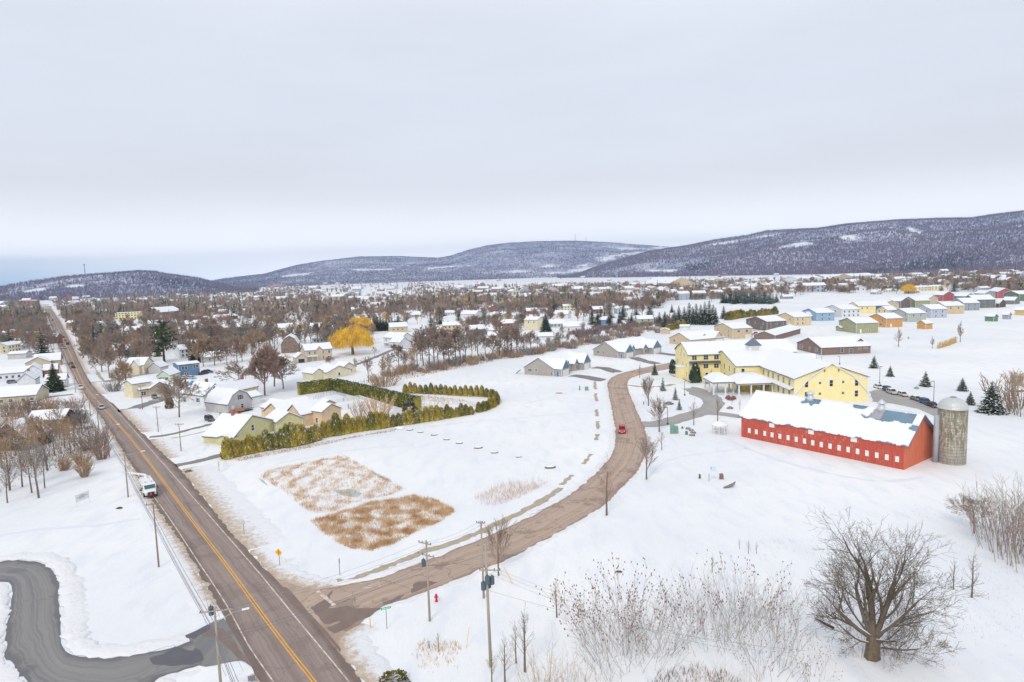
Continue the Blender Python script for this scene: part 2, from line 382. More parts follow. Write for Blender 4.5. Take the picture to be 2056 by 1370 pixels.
# the flared mouth
def fan(name, px, z, m, jit=.0, seed=3, parent=None, sub=1.0):
    rng = np.random.default_rng(seed); q = np.array([P(*a).xy for a in px]); q = np.r_[q, q[:1]]
    q = resample(q, step=sub)[:-1]; k = len(q); c = q.mean(0); q = q+(q-c)/np.hypot(*(q-c).T)[:, None]*(noise1(k, rng, 3)*jit)[:, None]
    me = bpy.data.meshes.new(name); me.from_pydata([(a[0], a[1], z) for a in q], [], [list(range(k))] if area2(q) > 0 else [list(range(k))[::-1]]); me.materials.append(m)
    uvl = me.uv_layers.new(name='UVMap')
    for l in me.loops: v = me.vertices[l.vertex_index].co; uvl.data[l.index].uv = (.5+(v.x-c[0])*.02, v.y)
    o = mkobj(name, me, parent)
    if parent is None: tag(o, kind='structure')
    return o
def area2(q): return float(np.sum(q[:, 0]*np.roll(q[:, 1], -1)-np.roll(q[:, 0], -1)*q[:, 1]))
fan('road_mouth', [(503, 1112), (530, 1141), (565, 1166), (600, 1178), (642, 1184), (680, 1180), (702, 1176), (735, 1205), (748, 1232), (715, 1252), (698, 1266), (686, 1283), (684, 1300), (694, 1324), (710, 1346), (640, 1262), (560, 1170)], .035, ROAD_SIDE, .05)
sc_ = spline(G([(700, 1222), (800, 1182), (930, 1134), (1030, 1094), (1130, 1042), (1200, 987), (1240, 948), (1262, 905), (1266, 868), (1256, 826), (1243, 790), (1240, 768), (1258, 752)]), 1.5)
line_ribbon('centre_line', sc_[22:70], .1, .048, mat('faded_yellow', (196, 160, 116), .8, var=.1, scale=.6), side)
line_ribbon('edge_line', spline(G([(637, 1187), (672, 1217)]), .5), .5, .054, WHTP, side, jit=.02)
for k in range(4):
    line_ribbon('crossing_bar', spline(G([(722+k*2, 1173+k*3.0), (762+k*1.0, 1168+k*3.2)]), .5), .14, .053, WHTP, side, jit=.03, seed=k)
# dark wet patches left by melt water
WETM = mat('wet_asphalt', (130, 111, 102), .6, var=.1, scale=.6)
WETG = mat('wet_asphalt_grey', (96, 94, 100), .5, var=.1, scale=.6)
for k, poly in enumerate(([(624, 1222), (660, 1200), (672, 1212), (655, 1222), (700, 1218), (740, 1222), (765, 1222), (735, 1240), (700, 1262), (672, 1275), (655, 1262), (690, 1246), (655, 1255), (640, 1243)],
                          [(560, 1178), (600, 1222), (640, 1262), (690, 1318), (682, 1300), (655, 1268), (620, 1230), (590, 1195), (575, 1180)],
                          [(823, 1185), (835, 1172), (860, 1165), (880, 1170), (860, 1178), (840, 1186), (826, 1192)],
                          [(766, 1212), (800, 1198), (812, 1194), (800, 1206), (774, 1216)], [(655, 1196), (668, 1186), (664, 1200), (660, 1208)])):
    fan('wet_patch', poly, .049+k*.0004, WETM, .15, seed=k+1, parent=side, sub=.6)

# sidewalk, showing in patches through the snow ----------------------
walk = spline(G([(632, 1174), (700, 1164), (770, 1140), (850, 1110), (950, 1075), (1012, 1045.5), (1050, 1027), (1098.5, 1000), (1125, 980)]), .7)
ribbon('sidewalk', offset(walk, .75), offset(walk, -.75), 4, .03, CONC, (.22, .22), seed=9)
for k, q in enumerate(([(1128, 974), (1150, 954)], [(1172, 932), (1186, 912)], [(1196, 884), (1200, 872)], [(1200, 862), (1201, 846)], [(1199, 836), (1198, 822)], [(1197, 806), (1196, 790)], [(1195, 782), (1194, 766)])):
    w = spline(G(q), .5); wd = .9 if k < 2 else 1.0
    ribbon('sidewalk', offset(w, wd*.5), offset(w, -wd*.5), 3, .03, CONC, (.14, .14), seed=20+k)

# loop drive lower left ----------------------------------------------
OUTR = [(-60, 1140), (0, 1129), (40, 1125), (77, 1128), (99, 1142), (114, 1164), (118, 1191), (120, 1228), (122, 1266), (124, 1288), (134, 1305), (159, 1319), (206, 1324), (260, 1319), (323, 1305), (387, 1288)]
INNR = [(-60, 1160), (0, 1168), (15, 1174), (24, 1189), (22, 1221), (15, 1253), (11, 1290), (15, 1323), (32, 1350), (57, 1372), (110, 1398), (180, 1410), (290, 1392), (318, 1362), (360, 1350), (407, 1338)]
lo_, li_ = pair(OUTR, INNR, .9)
ribbon('loop_drive', lo_, li_, 8, .045, ROAD_DRV, (.25, .3), seed=12)
fan('drive_apron', [(380, 1290), (376, 1276), (402, 1264), (425, 1250), (449, 1240), (487, 1306), (508, 1342), (486, 1326), (459, 1330), (432, 1336), (403, 1340)], .0375, ROAD_DRV, .08)
for k, poly in enumerate(([(300, 1322), (330, 1313), (352, 1300), (366, 1302), (384, 1310), (392, 1302), (408, 1310), (414, 1328), (385, 1338), (340, 1338), (310, 1335)], [(402, 1276), (430, 1262), (448, 1262), (470, 1290), (505, 1336), (480, 1326), (455, 1296), (430, 1280)], [(376, 1276), (402, 1264), (420, 1254), (424, 1262), (400, 1278), (388, 1286)])):
    fan('wet_patch', poly, .051+k*.0004, WETG if k != 1 else WETM, .15, seed=k+11, parent=main, sub=.6)

# drives and lanes around the houses ----------------------------------
def lane(name, px, w, m, z=.03, seed=1, jit=.18):
    c = spline(G(px), .8); return ribbon(name, offset(c, w/2), offset(c, -w/2), 4, z, m, (jit, jit), seed=seed)
lane('driveway', [(352, 935), (400, 926), (452, 912)], 3.0, ROAD_WET, seed=1)
lane('driveway', [(300, 878), (345, 872), (400, 858), (440, 849), (474, 842)], 2.2, ROAD_WET, seed=2)
lane('driveway', [(300, 884), (360, 878), (430, 862), (470, 851)], .9, CONC, seed=3)
lane('driveway', [(236, 826), (265, 822), (290, 813), (318, 805)], 5.5, ROAD_WET, seed=4)
lane('driveway', [(318, 805), (340, 795), (352, 788)], 7, ROAD_LANE, seed=44, z=.033)
lane('side_street', [(180, 769), (220, 765), (265, 756), (320, 747), (360, 738), (405, 726)], 5.0, ROAD_LANE, seed=5)
lane('side_street', [(165, 790), (120, 795), (70, 802), (0, 812), (-60, 822)], 3.2, ROAD_WET, seed=6)
lane('driveway', [(196, 857), (150, 862), (100, 868), (60, 872)], 4.5, ROAD_LANE, seed=7)
lane('sidewalk', [(208, 765), (190, 742), (170, 716), (152, 690), (136, 662)], 1.4, CONC, seed=8)
lane('sidewalk', [(134, 778), (122, 748), (112, 722), (105, 700)], 1.4, CONC, seed=9)
lane('driveway', [(690, 741), (730, 727), (765, 713), (792, 702), (825, 700)], 3.4, ROAD_WET, seed=10)
lane('driveway', [(1148, 754), (1175, 757), (1198, 762), (1214, 764)], 6.0, ROAD_WET, seed=11)
lane('driveway', [(1192, 738), (1215, 740), (1240, 748)], 5.5, ROAD_WET, seed=12)
lane('driveway', [(1272, 718), (1290, 724), (1320, 731)], 5.5, ROAD_WET, seed=13)
lane('driveway', [(1322, 709), (1345, 712), (1372, 716)], 5.5, ROAD_WET, seed=14)
lane('entry_drive', [(1290, 852), (1320, 851), (1360, 842), (1395, 832), (1420, 824), (1432, 812), (1428, 800), (1410, 790), (1385, 780)], 6.5, ROAD_LANE, z=.034, seed=15)
fan('entry_court', [(1383, 784), (1389, 776), (1415, 782), (1437, 793), (1446, 808), (1444, 824), (1432, 832), (1412, 830), (1420, 812), (1402, 798), (1384, 792)], .038, ROAD_LANE, .3)
lane('entry_drive', [(1430, 830), (1460, 833), (1500, 838), (1540, 842)], 4.2, ROAD_LANE, z=.042, seed=16)
lane('side_path', [(1258, 774), (1290, 777), (1330, 776), (1355, 772)], 2.2, CONC, seed=17, jit=.3)
lane('side_path', [(1345, 752), (1362, 758), (1378, 764), (1390, 770)], 1.2, CONC, seed=18)
fan('parking_lot', [(1744, 786), (1775, 782), (1830, 798), (1878, 815), (1900, 830), (1880, 838), (1845, 822), (1800, 812), (1752, 806)], .03, ROAD_LANE, .3)
lane('side_street', [(1450, 676), (1490, 668), (1540, 660), (1590, 650), (1650, 640), (1690, 634), (1740, 622)], 4.0, mat('packed_snow', (214, 210, 210), .8, col2=(170, 164, 160), scale=.3, thr=(.3, .6)), seed=19)
lane('farm_track', [(1350, 611), (1430, 616), (1520, 622), (1600, 610), (1660, 604)], 1.0, DSNOW, seed=20)

# ploughed banks --------------------------------------------------------
def bank(line, d0, d1, h, seed, name='snow_bank', m=None):
    """d0 the road side, d1 the far side (signed offsets)"""
    Lp, Rp = offset(line, d0), offset(line, d1)
    def zf(u, s, rng, X):
        prof = np.sin(np.clip(u, 0, 1)*pi)**.6
        r = rng.random((X.shape[0], X.shape[1])); r = (r+np.roll(r, 1, 0)+np.roll(r, -1, 0))/3
        big = .65+.5*np.sin(s*.31+seed)*np.sin(s*.113)
        fade = np.clip(s/5, 0, 1)*np.clip((s.max()-s)/5, 0, 1)
        return h*prof*(.5+.8*r)*big*fade*(u > 0)*(u < 1)-.07*(u >= 1)-.06*(1-fade)
    return ribbon(name, Lp, Rp, 9, .055, m or DSNOW, (.18, .25), zf=zf, seed=seed)
cut = lambda line, a, b_: line[int(a*len(line)):int(b_*len(line))]
def near_cut(line, p, q):
    a, b_ = P(*p).xy, P(*q).xy; i = int(np.argmin(np.hypot(*(line-np.array(a)).T))); j = int(np.argmin(np.hypot(*(line-np.array(b_)).T)))
    return line[min(i, j):max(i, j)+1]
mlf = spline(G(ML), .5); mrf = spline(G(MR), .5)
bank(near_cut(mlf, (440, 1226), (196, 829)), -.1, 3.0, .30, 1)
bank(near_cut(mlf, (196, 829), (100, 648)), -.1, 3.5, .28, 2)
bank(near_cut(mlf, (600, 1500), (512, 1352)), -.1, 2.5, .28, 3)
bank(near_cut(mrf, (500, 1106), (360, 942)), .1, -7.0, .25, 4)
bank(near_cut(mrf, (340, 921), (302, 884)), .1, -5.5, .25, 5)
bank(near_cut(mrf, (286, 869), (240, 823)), .1, -6.0, .28, 6)
bank(near_cut(mrf, (204, 792), (184, 768)), .1, -5.0, .28, 7)
bank(near_cut(mrf, (172, 752), (97, 612)), .1, -5.0, .28, 8)
cornA = spline(G([(498, 1106), (530, 1141), (565, 1166), (600, 1178), (642, 1184), (690, 1177)]), .5)
bank(cornA, .1, 3.6, .28, 9)
cornB = spline(G([(722, 1248), (698, 1266), (686, 1283), (684, 1300), (694, 1324), (725, 1366), (800, 1480)]), .5)
bank(cornB, .1, 3.8, .28, 10)
slf = spline(G(SL[3:]), .5); srf = spline(G(SR[4:]), .5)
CSN = mat('bank_snow', (228, 228, 230), .8, bump=.6, scale=1.5, var=.06)
bank(slf, .05, 1.5, .23, 11, m=CSN)
bank(near_cut(srf, (743, 1235), (1240, 985)), -.05, -1.0, .14, 12, m=CSN)
bank(near_cut(srf, (1250, 978), (1294, 860)), -.05, -1.0, .14, 13, m=CSN)
bank(near_cut(srf, (1284, 838), (1263, 790)), -.05, -1.4, .17, 14, m=CSN)
lof = spline(G(OUTR), .4); lif = spline(G(INNR), .4)
bank(lof, .15, 3.0, .44, 15, m=mat('loop_bank_snow', (228, 228, 230), .8, bump=.8, scale=2.2, col2=(206, 198, 188), thr=(.2, .42)))
bank(lif, -.15, -1.8, .33, 16, m=MATS['loop_bank_snow'])

# ------------------------------------------------------------------ hills
def srange(a, b_, t):
    t = np.clip((t-a)/(b_-a), 0, 1); return t*t*(3-2*t)
def fbm2(x, y, seed, oct=5, f=1.0):
    rng = np.random.default_rng(seed); out = np.zeros_like(x); amp = 1.0
    for o in range(oct):
        for k in range(3):
            a = rng.uniform(0, 2*pi); ph = rng.uniform(0, 2*pi); fr = f*rng.uniform(.8, 1.25)
            out += amp*np.sin((x*cos(a)+y*sin(a))*fr+ph+1.3*np.sin((x*sin(a)-y*cos(a))*fr*.7+ph*2))
        amp *= .5; f *= 2.03
    return out/3
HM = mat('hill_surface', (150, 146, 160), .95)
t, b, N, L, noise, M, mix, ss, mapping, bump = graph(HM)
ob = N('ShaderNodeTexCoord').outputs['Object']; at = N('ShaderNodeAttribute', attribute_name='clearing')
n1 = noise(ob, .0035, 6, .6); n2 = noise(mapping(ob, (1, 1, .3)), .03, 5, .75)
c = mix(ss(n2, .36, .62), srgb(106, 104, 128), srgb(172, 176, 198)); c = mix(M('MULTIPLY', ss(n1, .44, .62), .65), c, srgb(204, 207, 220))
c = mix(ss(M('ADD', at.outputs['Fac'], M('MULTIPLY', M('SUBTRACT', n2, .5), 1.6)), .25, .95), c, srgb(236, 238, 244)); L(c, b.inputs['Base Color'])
HILLS = []
def hill(name, sil, base_r, ridge_r, back_r, clear, seed, foot_px=None, amp=.05):
    """sil: silhouette (px, py) of the ridge line seen along its bearing; rises from base_r to ridge_r metres away"""
    px = np.linspace(sil[0][0], sil[-1][0], 260); py = np.interp(px, [s[0] for s in sil], [s[1] for s in sil])
    br = np.interp(px, [s[0] for s in sil], [base_r(s[0]) for s in sil])
    ts = np.r_[np.linspace(0, 1, 46), 1.12, 1.35, 1.8]
    V = []; 
    ux = (px-1028)/F; h = []
    for i in range(len(px)):
        d = f0+RV*float(ux[i])+UV*((685-float(py[i]))/F); dh = Vector((d.x, d.y)); dl = dh.length
        zr = HCAM+ridge_r*d.z/dl; V.append((dh/dl, zr, br[i]))
    dx = np.array([v[0].x for v in V]); dy = np.array([v[0].y for v in V]); zr = np.maximum(0, np.array([v[1] for v in V]))
    R = br[:, None]+(ridge_r-br[:, None])*np.minimum(ts, 1)[None, :]+np.maximum(0, ts-1)[None, :]*(back_r-ridge_r)*1.2
    X = dx[:, None]*R; Y = dy[:, None]*R
    nz = fbm2(X, Y, seed, 5, .0035); rise = srange(0, 1.0, ts)[None, :]**.85*np.where(ts > 1, np.maximum(0, 1-(ts-1)*1.4), 1)[None, :]
    Z = zr[:, None]*rise*(1+nz*amp*3.2*np.sin(np.clip(ts, 0, 1)*pi)[None, :]) - 2*(ts == 0)[None, :]
    # the ridge stays the silhouette: nothing on the way up may look higher than it
    ang = (Z-HCAM)/R; top = (zr[:, None]-HCAM)/ridge_r; Z = np.where(ang > top, HCAM+top*R*.999, Z)
    Z[:, -1] = -30
    W = np.stack([X, Y, Z], -1); Vv = W.reshape(-1, 3); idx = np.arange(len(Vv)).reshape(X.shape)
    fc = np.stack([idx[:-1, :-1], idx[1:, :-1], idx[1:, 1:], idx[:-1, 1:]], -1).reshape(-1, 4)
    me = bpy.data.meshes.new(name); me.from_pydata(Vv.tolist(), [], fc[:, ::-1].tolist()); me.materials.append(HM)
    cl = np.zeros(len(Vv)); PXs = np.array([PX(v) for v in Vv])
    wob = fbm2(Vv[:, 0], Vv[:, 1], seed+5, 4, .012)
    for (cx, cy, rx, ry, ang_) in clear:
        a = radians(ang_); ddx = PXs[:, 0]-cx; ddy = PXs[:, 1]-cy; u = ddx*cos(a)+ddy*sin(a); v = -ddx*sin(a)+ddy*cos(a)
        cl = np.maximum(cl, np.clip(1.2-((u/rx)**2+(v/ry)**2)*.8+wob*1.3, 0, 1))
    at_ = me.attributes.new('clearing', 'FLOAT', 'POINT'); at_.data.foreach_set('value', cl.astype(np.float32))
    me.polygons.foreach_set('use_smooth', [True]*len(me.polygons)); me.update()
    tag(mkobj(name, me), kind='structure'); HILLS.append((W, cl.reshape(X.shape), ts, seed))
# clearings: open snowy fields on the slopes (position seen in the photo, then fixed to the terrain)
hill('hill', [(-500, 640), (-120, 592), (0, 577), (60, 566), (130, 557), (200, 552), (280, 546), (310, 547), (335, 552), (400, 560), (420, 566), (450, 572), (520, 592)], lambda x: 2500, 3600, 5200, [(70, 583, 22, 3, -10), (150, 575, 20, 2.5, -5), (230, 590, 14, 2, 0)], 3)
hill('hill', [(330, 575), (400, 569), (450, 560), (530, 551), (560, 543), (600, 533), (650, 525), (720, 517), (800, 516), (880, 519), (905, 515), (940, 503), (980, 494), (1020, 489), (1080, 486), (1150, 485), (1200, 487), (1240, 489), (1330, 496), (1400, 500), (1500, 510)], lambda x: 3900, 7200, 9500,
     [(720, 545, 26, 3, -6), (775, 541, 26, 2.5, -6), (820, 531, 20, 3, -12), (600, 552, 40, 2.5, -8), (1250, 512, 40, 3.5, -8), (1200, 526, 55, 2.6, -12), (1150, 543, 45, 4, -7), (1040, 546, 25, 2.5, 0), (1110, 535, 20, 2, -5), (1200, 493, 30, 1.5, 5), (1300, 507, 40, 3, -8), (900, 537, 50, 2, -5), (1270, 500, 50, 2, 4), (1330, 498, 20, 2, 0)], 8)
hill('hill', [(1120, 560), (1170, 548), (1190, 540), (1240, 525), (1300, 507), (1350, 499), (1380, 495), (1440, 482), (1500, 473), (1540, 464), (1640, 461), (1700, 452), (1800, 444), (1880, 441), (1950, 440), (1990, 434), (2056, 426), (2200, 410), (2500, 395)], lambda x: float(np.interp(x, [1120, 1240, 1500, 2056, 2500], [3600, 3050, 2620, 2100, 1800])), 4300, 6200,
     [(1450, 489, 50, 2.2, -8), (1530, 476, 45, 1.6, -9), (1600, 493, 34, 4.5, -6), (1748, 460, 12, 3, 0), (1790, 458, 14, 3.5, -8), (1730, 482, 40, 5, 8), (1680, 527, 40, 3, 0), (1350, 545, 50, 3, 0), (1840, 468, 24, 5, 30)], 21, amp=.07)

# ------------------------------------------------------------------ plants
def rnd_dir(rng, d, ang):
    a = rng.uniform(0, 2*pi); ax = Vector((0, 0, 1)) if abs(d[2]) < .9 else Vector((1, 0, 0))
    u = Vector(d).cross(ax).normalized(); w = Vector(d).cross(u)
    return (Vector(d)*cos(ang)+(u*cos(a)+w*sin(a))*sin(ang)).normalized()
def grow(S, rng, p, d, L, r, lv, Q):
    mx = Q['lv']; n = Q['seg'][lv]; st = L/n; tips = []
    for i in range(n):
        t = (i+1)/n
        d = (d+Vector((rng.uniform(-1, 1), rng.uniform(-1, 1), rng.uniform(-1, 1)))*Q['wig'][lv]+Vector((0, 0, 1))*Q['up'][lv]).normalized()
        q = p+d*st; r2 = max(Q['rmin'], r*(1-(1-Q['taper'])/n)) if i < n-1 else max(Q['rmin'], r*Q['end'])
        S.append((p, q, r, r2, lv)); p, r = q, r2
        if lv < mx and t > Q['bare'][lv]:
            k = Q['kids'][lv]; k = int(k)+(1 if rng.random() < k-int(k) else 0)
            for _ in range(k):
                dd = rnd_dir(rng, d, radians(rng.gauss(Q['ang'][lv], 8)))
                if Q.get('flat') and lv > 0: dd.z *= Q['flat']; dd.normalize()
                shape = 1.0 if lv else Q['shape'](t)
                grow(S, rng, p, dd, L*Q['len'][lv]*shape*rng.uniform(.75, 1.2), max(Q['rmin'], r*Q['rr'][lv]), lv+1, Q)
    if lv < mx:
        for _ in range(Q.get('fork', 1)):
            grow(S, rng, p, rnd_dir(rng, d, radians(14)), L*Q['len'][lv]*.7, max(Q['rmin'], r*.8), lv+1, Q)
def segs_mesh(name, S, mats, pick=None):
    """one mesh from segments; 6 sides for thick, 3 for thin"""
    V, Fc, Mi = [], [], []; b = 0
    for thick in (True, False):
        T = [s for s in S if (s[2] > .09) == thick]
        if not T: continue
        n = 6 if thick else 3
        A = np.array([tuple(s[0]) for s in T]); B = np.array([tuple(s[1]) for s in T]); ra = np.array([s[2] for s in T]); rb = np.array([s[3] for s in T])
        D = B-A; D /= np.linalg.norm(D, axis=1)[:, None]+1e-9
        ax = np.where(np.abs(D[:, 2:3]) < .9, np.array([[0, 0, 1.]]), np.array([[1., 0, 0]])); U = np.cross(D, ax); U /= np.linalg.norm(U, axis=1)[:, None]; W = np.cross(D, U)
        th = np.arange(n)*2*pi/n; c, s = np.cos(th), np.sin(th)
        R1 = A[:, None]+(U[:, None]*c[None, :, None]+W[:, None]*s[None, :, None])*ra[:, None, None]
        R2 = B[:, None]+(U[:, None]*c[None, :, None]+W[:, None]*s[None, :, None])*rb[:, None, None]
        V.append(np.concatenate([R1, R2], 1).reshape(-1, 3)); k = len(T)
        base = b+np.arange(k)[:, None]*2*n; i = np.arange(n); j = (i+1) % n
        Fc.append(np.stack([base+i, base+n+i, base+n+j, base+j], -1).reshape(-1, 4)); Mi.append(np.zeros(k*n, int)); b += k*2*n
    V = np.concatenate(V); Fc = np.concatenate(Fc)
    me = bpy.data.meshes.new(name); me.from_pydata(V.tolist(), [], Fc.tolist())
    for m in (mats if isinstance(mats, (list, tuple)) else [mats]): me.materials.append(m)
    me.update(); return me
def quad_mesh(name, C, U, W, mats, mi=None, tri=False, V=None):
    """many small leaf faces: centres C, half-vectors U, W"""
    if tri: Q = np.stack([C-U, C+U, C+W*2], 1)
    else: Q = np.stack([C-U-W, C+U-W, C+U+W, C-U+W], 1)
    k = Q.shape[1]; n = len(C); me = bpy.data.meshes.new(name); me.from_pydata(Q.reshape(-1, 3).tolist(), [], np.arange(n*k).reshape(n, k).tolist())
    for m in (mats if isinstance(mats, (list, tuple)) else [mats]): me.materials.append(m)
    if mi is not None: me.polygons.foreach_set('material_index', np.asarray(mi, np.int32))
    me.update(); return me
one = lambda t: 1.0
TREES = {
 'maple': dict(lv=4, seg=[5, 4, 3, 3, 2], wig=[.06, .16, .2, .24, .25], up=[.05, .07, .05, .03, .02], taper=.55, end=.6, bare=[.3, .15, .0, 0, 0], kids=[1.6, 1.2, 1.3, 1.2, 0], ang=[42, 40, 42, 42, 0], len=[.62, .6, .6, .6, .5], rr=[.5, .55, .5, .5, .5], shape=lambda t: 1.15-.3*t, fork=2),
 'round': dict(lv=4, seg=[4, 4, 3, 3, 2], wig=[.05, .15, .2, .24, .25], up=[.05, .05, .03, .02, .0], taper=.6, end=.65, bare=[.42, .1, .0, 0, 0], kids=[2.4, 1.3, 1.3, 1.1, 0], ang=[50, 42, 42, 42, 0], len=[.72, .58, .58, .55, .5], rr=[.5, .55, .5, .5, .5], shape=lambda t: 1.1-.2*t, fork=2),
 'vase': dict(lv=3, seg=[5, 5, 4, 2], wig=[.03, .06, .09, .1], up=[.05, .10, .08, .05], taper=.5, end=.6, bare=[.3, .12, 0, 0], kids=[3.4, 1.5, 1.4, 0], ang=[30, 24, 24, 0], len=[.85, .5, .45, .4], rr=[.34, .5, .6, .5], shape=lambda t: 1.1-.45*t, fork=2),
 'young': dict(lv=2, seg=[9, 4, 2], wig=[.02, .05, .1], up=[.04, .1, .05], taper=.25, end=.3, bare=[.24, .1, 0], kids=[3.4, 1.2, 0], ang=[42, 34, 0], len=[.38, .36, .3], rr=[.3, .5, .5], shape=lambda t: 1.25-.95*t, fork=1),
 'forest': dict(lv=3, seg=[6, 4, 3, 2], wig=[.04, .12, .18, .2], up=[.05, .08, .05, .02], taper=.35, end=.4, bare=[.34, .15, .0, 0], kids=[2.6, 1.4, 1.3, 0], ang=[38, 38, 38, 0], len=[.44, .55, .55, .5], rr=[.36, .5, .5, .5], shape=lambda t: 1.25-.6*t, fork=2),
}
PROTO = {}
def tree_proto(kind, seed, h, spread=1.0, r=None, rmin=.02, twig=None, bark=None, scale_kids=1.0):
    """meshes (trunk, crown) for one bare tree of height h standing at the origin"""
    Q = dict(TREES[kind]); Q['rmin'] = rmin; Q['kids'] = [k*scale_kids for k in Q['kids']]; rng = random.Random(seed); S = []
    tl = {'maple': .5, 'round': .5, 'vase': .55, 'young': .86, 'forest': .72}[kind]*h
    grow(S, rng, Vector((0, 0, -.15)), Vector((0, 0, 1)), tl, r or h*.018, 0, Q)
    zm = max(s[1].z for s in S); k = h/zm
    S = [(Vector((a.x*k*spread, a.y*k*spread, a.z*k)), Vector((b_.x*k*spread, b_.y*k*spread, b_.z*k)), ra, rb, lv) for a, b_, ra, rb, lv in S]
    S = [(a if a.z > .3 or lv == 0 else Vector((a.x, a.y, .3)), b_ if b_.z > .3 or lv == 0 else Vector((b_.x, b_.y, .3)), ra, rb, lv) for a, b_, ra, rb, lv in S]
    return segs_mesh('trunk', [s for s in S if s[4] == 0], bark or BARK), segs_mesh('crown', [s for s in S if s[4] > 0], twig or TWIG), len(S)
REG = []
def put_tree(key, gen, pos, s=1.0, rz=None, label=None, cat='tree', group=None, name='bare_tree', sz=None, hasparts=True):
    if key not in PROTO:
        PROTO[key] = [(n, m) for n, m in gen()]
    ms = PROTO[key]; rz = (hash_((pos[0], pos[1]))*6.28) if rz is None else rz
    if len(ms) == 1 or not hasparts:
        o = mkobj(name, ms[-1][1])
    else:
        o = empty(name, (0, 0, 0))
        for n, m in ms: mkobj(n, m, o)
    o.location = (pos[0], pos[1], 0); o.rotation_euler = (0, 0, rz); o.scale = (s, s, sz or s)
    tag(o, label, cat, group); return o
def hash_(t): return (math.sin(t[0]*12.9898+t[1]*78.233)*43758.5453) % 1.0
def bare(kind, var, px, py, top, label, group=None, spread=1.0, twig=None, name='bare_tree', cat='tree', rmin=.02, r=None, bark=None, sk=1.0, rz=None):
    """bare tree whose foot is at (px, py) and whose top reaches photo row `top`"""
    key = (kind, var, twig.name if twig else 0, spread, rmin, r, sk)
    pos = P(px, py); h = HT(px, py, top)
    base_h = {'maple': 12, 'round': 12, 'vase': 9, 'young': 8, 'forest': 13}[kind]
    def gen():
        a, b_, n = tree_proto(kind, var*7+3, base_h, spread, r, rmin, twig, bark, sk); return [('trunk', a), ('crown', b_)]
    return put_tree(key, gen, pos, h/base_h, label=label, group=group, name=name, cat=cat, rz=rz)
def conifer_gen(seed, h=10, rb=2.6, mats=None, snow=.12, dens=1.0, droop=.35, gap=.0):
    rng = np.random.default_rng(seed); C, U, W, M_ = [], [], [], []
    nlev = int(17*dens)
    for k in range(nlev):
        t = (k+.3)/nlev; z = h*(.07+.92*t); R = rb*(1-t)**.85*rng.uniform(.82, 1.12)+.1
        nb = max(4, int((13-8*t)*dens)); a0 = rng.uniform(0, 6.28)
        for j in range(nb):
            if rng.random() < gap: continue
            a = a0+2*pi*j/nb+rng.uniform(-.2, .2); Rj = R*rng.uniform(.78, 1.12); ns_ = max(3, int(Rj*3.0)+1)
            for q in range(ns_):
                s = (q+.6)/ns_; rr = Rj*s; zz = z-droop*rr*(.6+.5*s)+.22*rr*s
                for side in (-1, 0, 1):
                    tw = .34*Rj*(1.12-s)*side*rng.uniform(.7, 1.2); cx = rr*cos(a)-tw*sin(a); cy = rr*sin(a)+tw*cos(a)
                    C.append((cx, cy, zz-abs(tw)*.2+rng.uniform(-.06, .06)))
                    aa = a+side*.7+rng.uniform(-.3, .3); l = .4*(h/10)*rng.uniform(.8, 1.3); w = .23*(h/10)
                    U.append((-sin(aa)*w, cos(aa)*w, rng.uniform(-.08, .08))); W.append((cos(aa)*l*.6, sin(aa)*l*.6, -droop*l*.5+rng.uniform(-.05, .1)))
                    M_.append(1 if rng.random() < snow*(.4+s) else 0)
    for j in range(8):
        C.append((rng.uniform(-.08, .08), rng.uniform(-.08, .08), h*(.955+.008*j))); U.append((.08, 0, 0)); W.append((0, .03, .16)); M_.append(0)
    crown = quad_mesh('crown', np.array(C), np.array(U), np.array(W), [mats or NEEDLE, RSNOW], M_)
    mb = MB(); mb.tube((0, 0, -.1), (0, 0, h*.93), h*.022, .03, 6); return [('trunk', mb.mesh('trunk', BARKD)), ('crown', crown)]
def conifer(var, px, py, top, label, group=None, mats=None, snow=.12, rb=2.6, name='spruce_tree', cat='conifer', dens=1.0, droop=.35, gap=0.0):
    key = ('con', var, mats.name if mats else 0, snow, rb, dens, gap); h = HT(px, py, top)
    return put_tree(key, lambda: conifer_gen(var, 10, rb, mats, snow, dens, droop, gap), P(px, py), h/10, label=label, group=group, name=name, cat=cat)
def cedar_gen(seed, h=4, rb=.95, m=None, snow=.05, n=900, shape=.7):
    rng = np.random.default_rng(seed); t = rng.random(n)**1.25; a = rng.uniform(0, 2*pi, n)
    R = rb*np.clip(1-t, 0, 1)**shape*(1-.25*np.exp(-t*14))*(1+.16*np.sin(a*3+t*9+seed))*rng.uniform(.78, 1.08, n)
    C = np.c_[R*np.cos(a), R*np.sin(a), h*t+.05]; aa = a+pi/2+rng.uniform(-.7, .7, n); w = .15*rb; l = .085*h
    U = np.c_[np.cos(aa)*w, np.sin(aa)*w, np.zeros(n)]; W = np.c_[np.cos(a)*.35*l+rng.uniform(-.04, .04, n), np.sin(a)*.35*l+rng.uniform(-.04, .04, n), np.full(n, l)*rng.uniform(.6, 1.1, n)]
    mi = (rng.random(n) < snow*(.3+t)).astype(int)
    crown = quad_mesh('crown', C, U, W, [m or CEDAR, RSNOW], mi, tri=True)
    mb = MB(); mb.rev([(rb*.5, 0.02), (rb*.62, h*.2), (rb*.4, h*.5), (.05, h*.85)], 7, 0); return [('core', mb.mesh('core', CEDARD)), ('crown', crown)]
def cedar(var, pos, h, label, group, m=None, snow=.05, rb=.95, name='arborvitae', shape=.7, cat='shrub'):
    key = ('ced', var, m.name if m else 0, snow, rb, shape)
    return put_tree(key, lambda: cedar_gen(var, 4, rb, m, snow, 900, shape), pos, h/4, label=label, group=group, name=name, cat=cat)
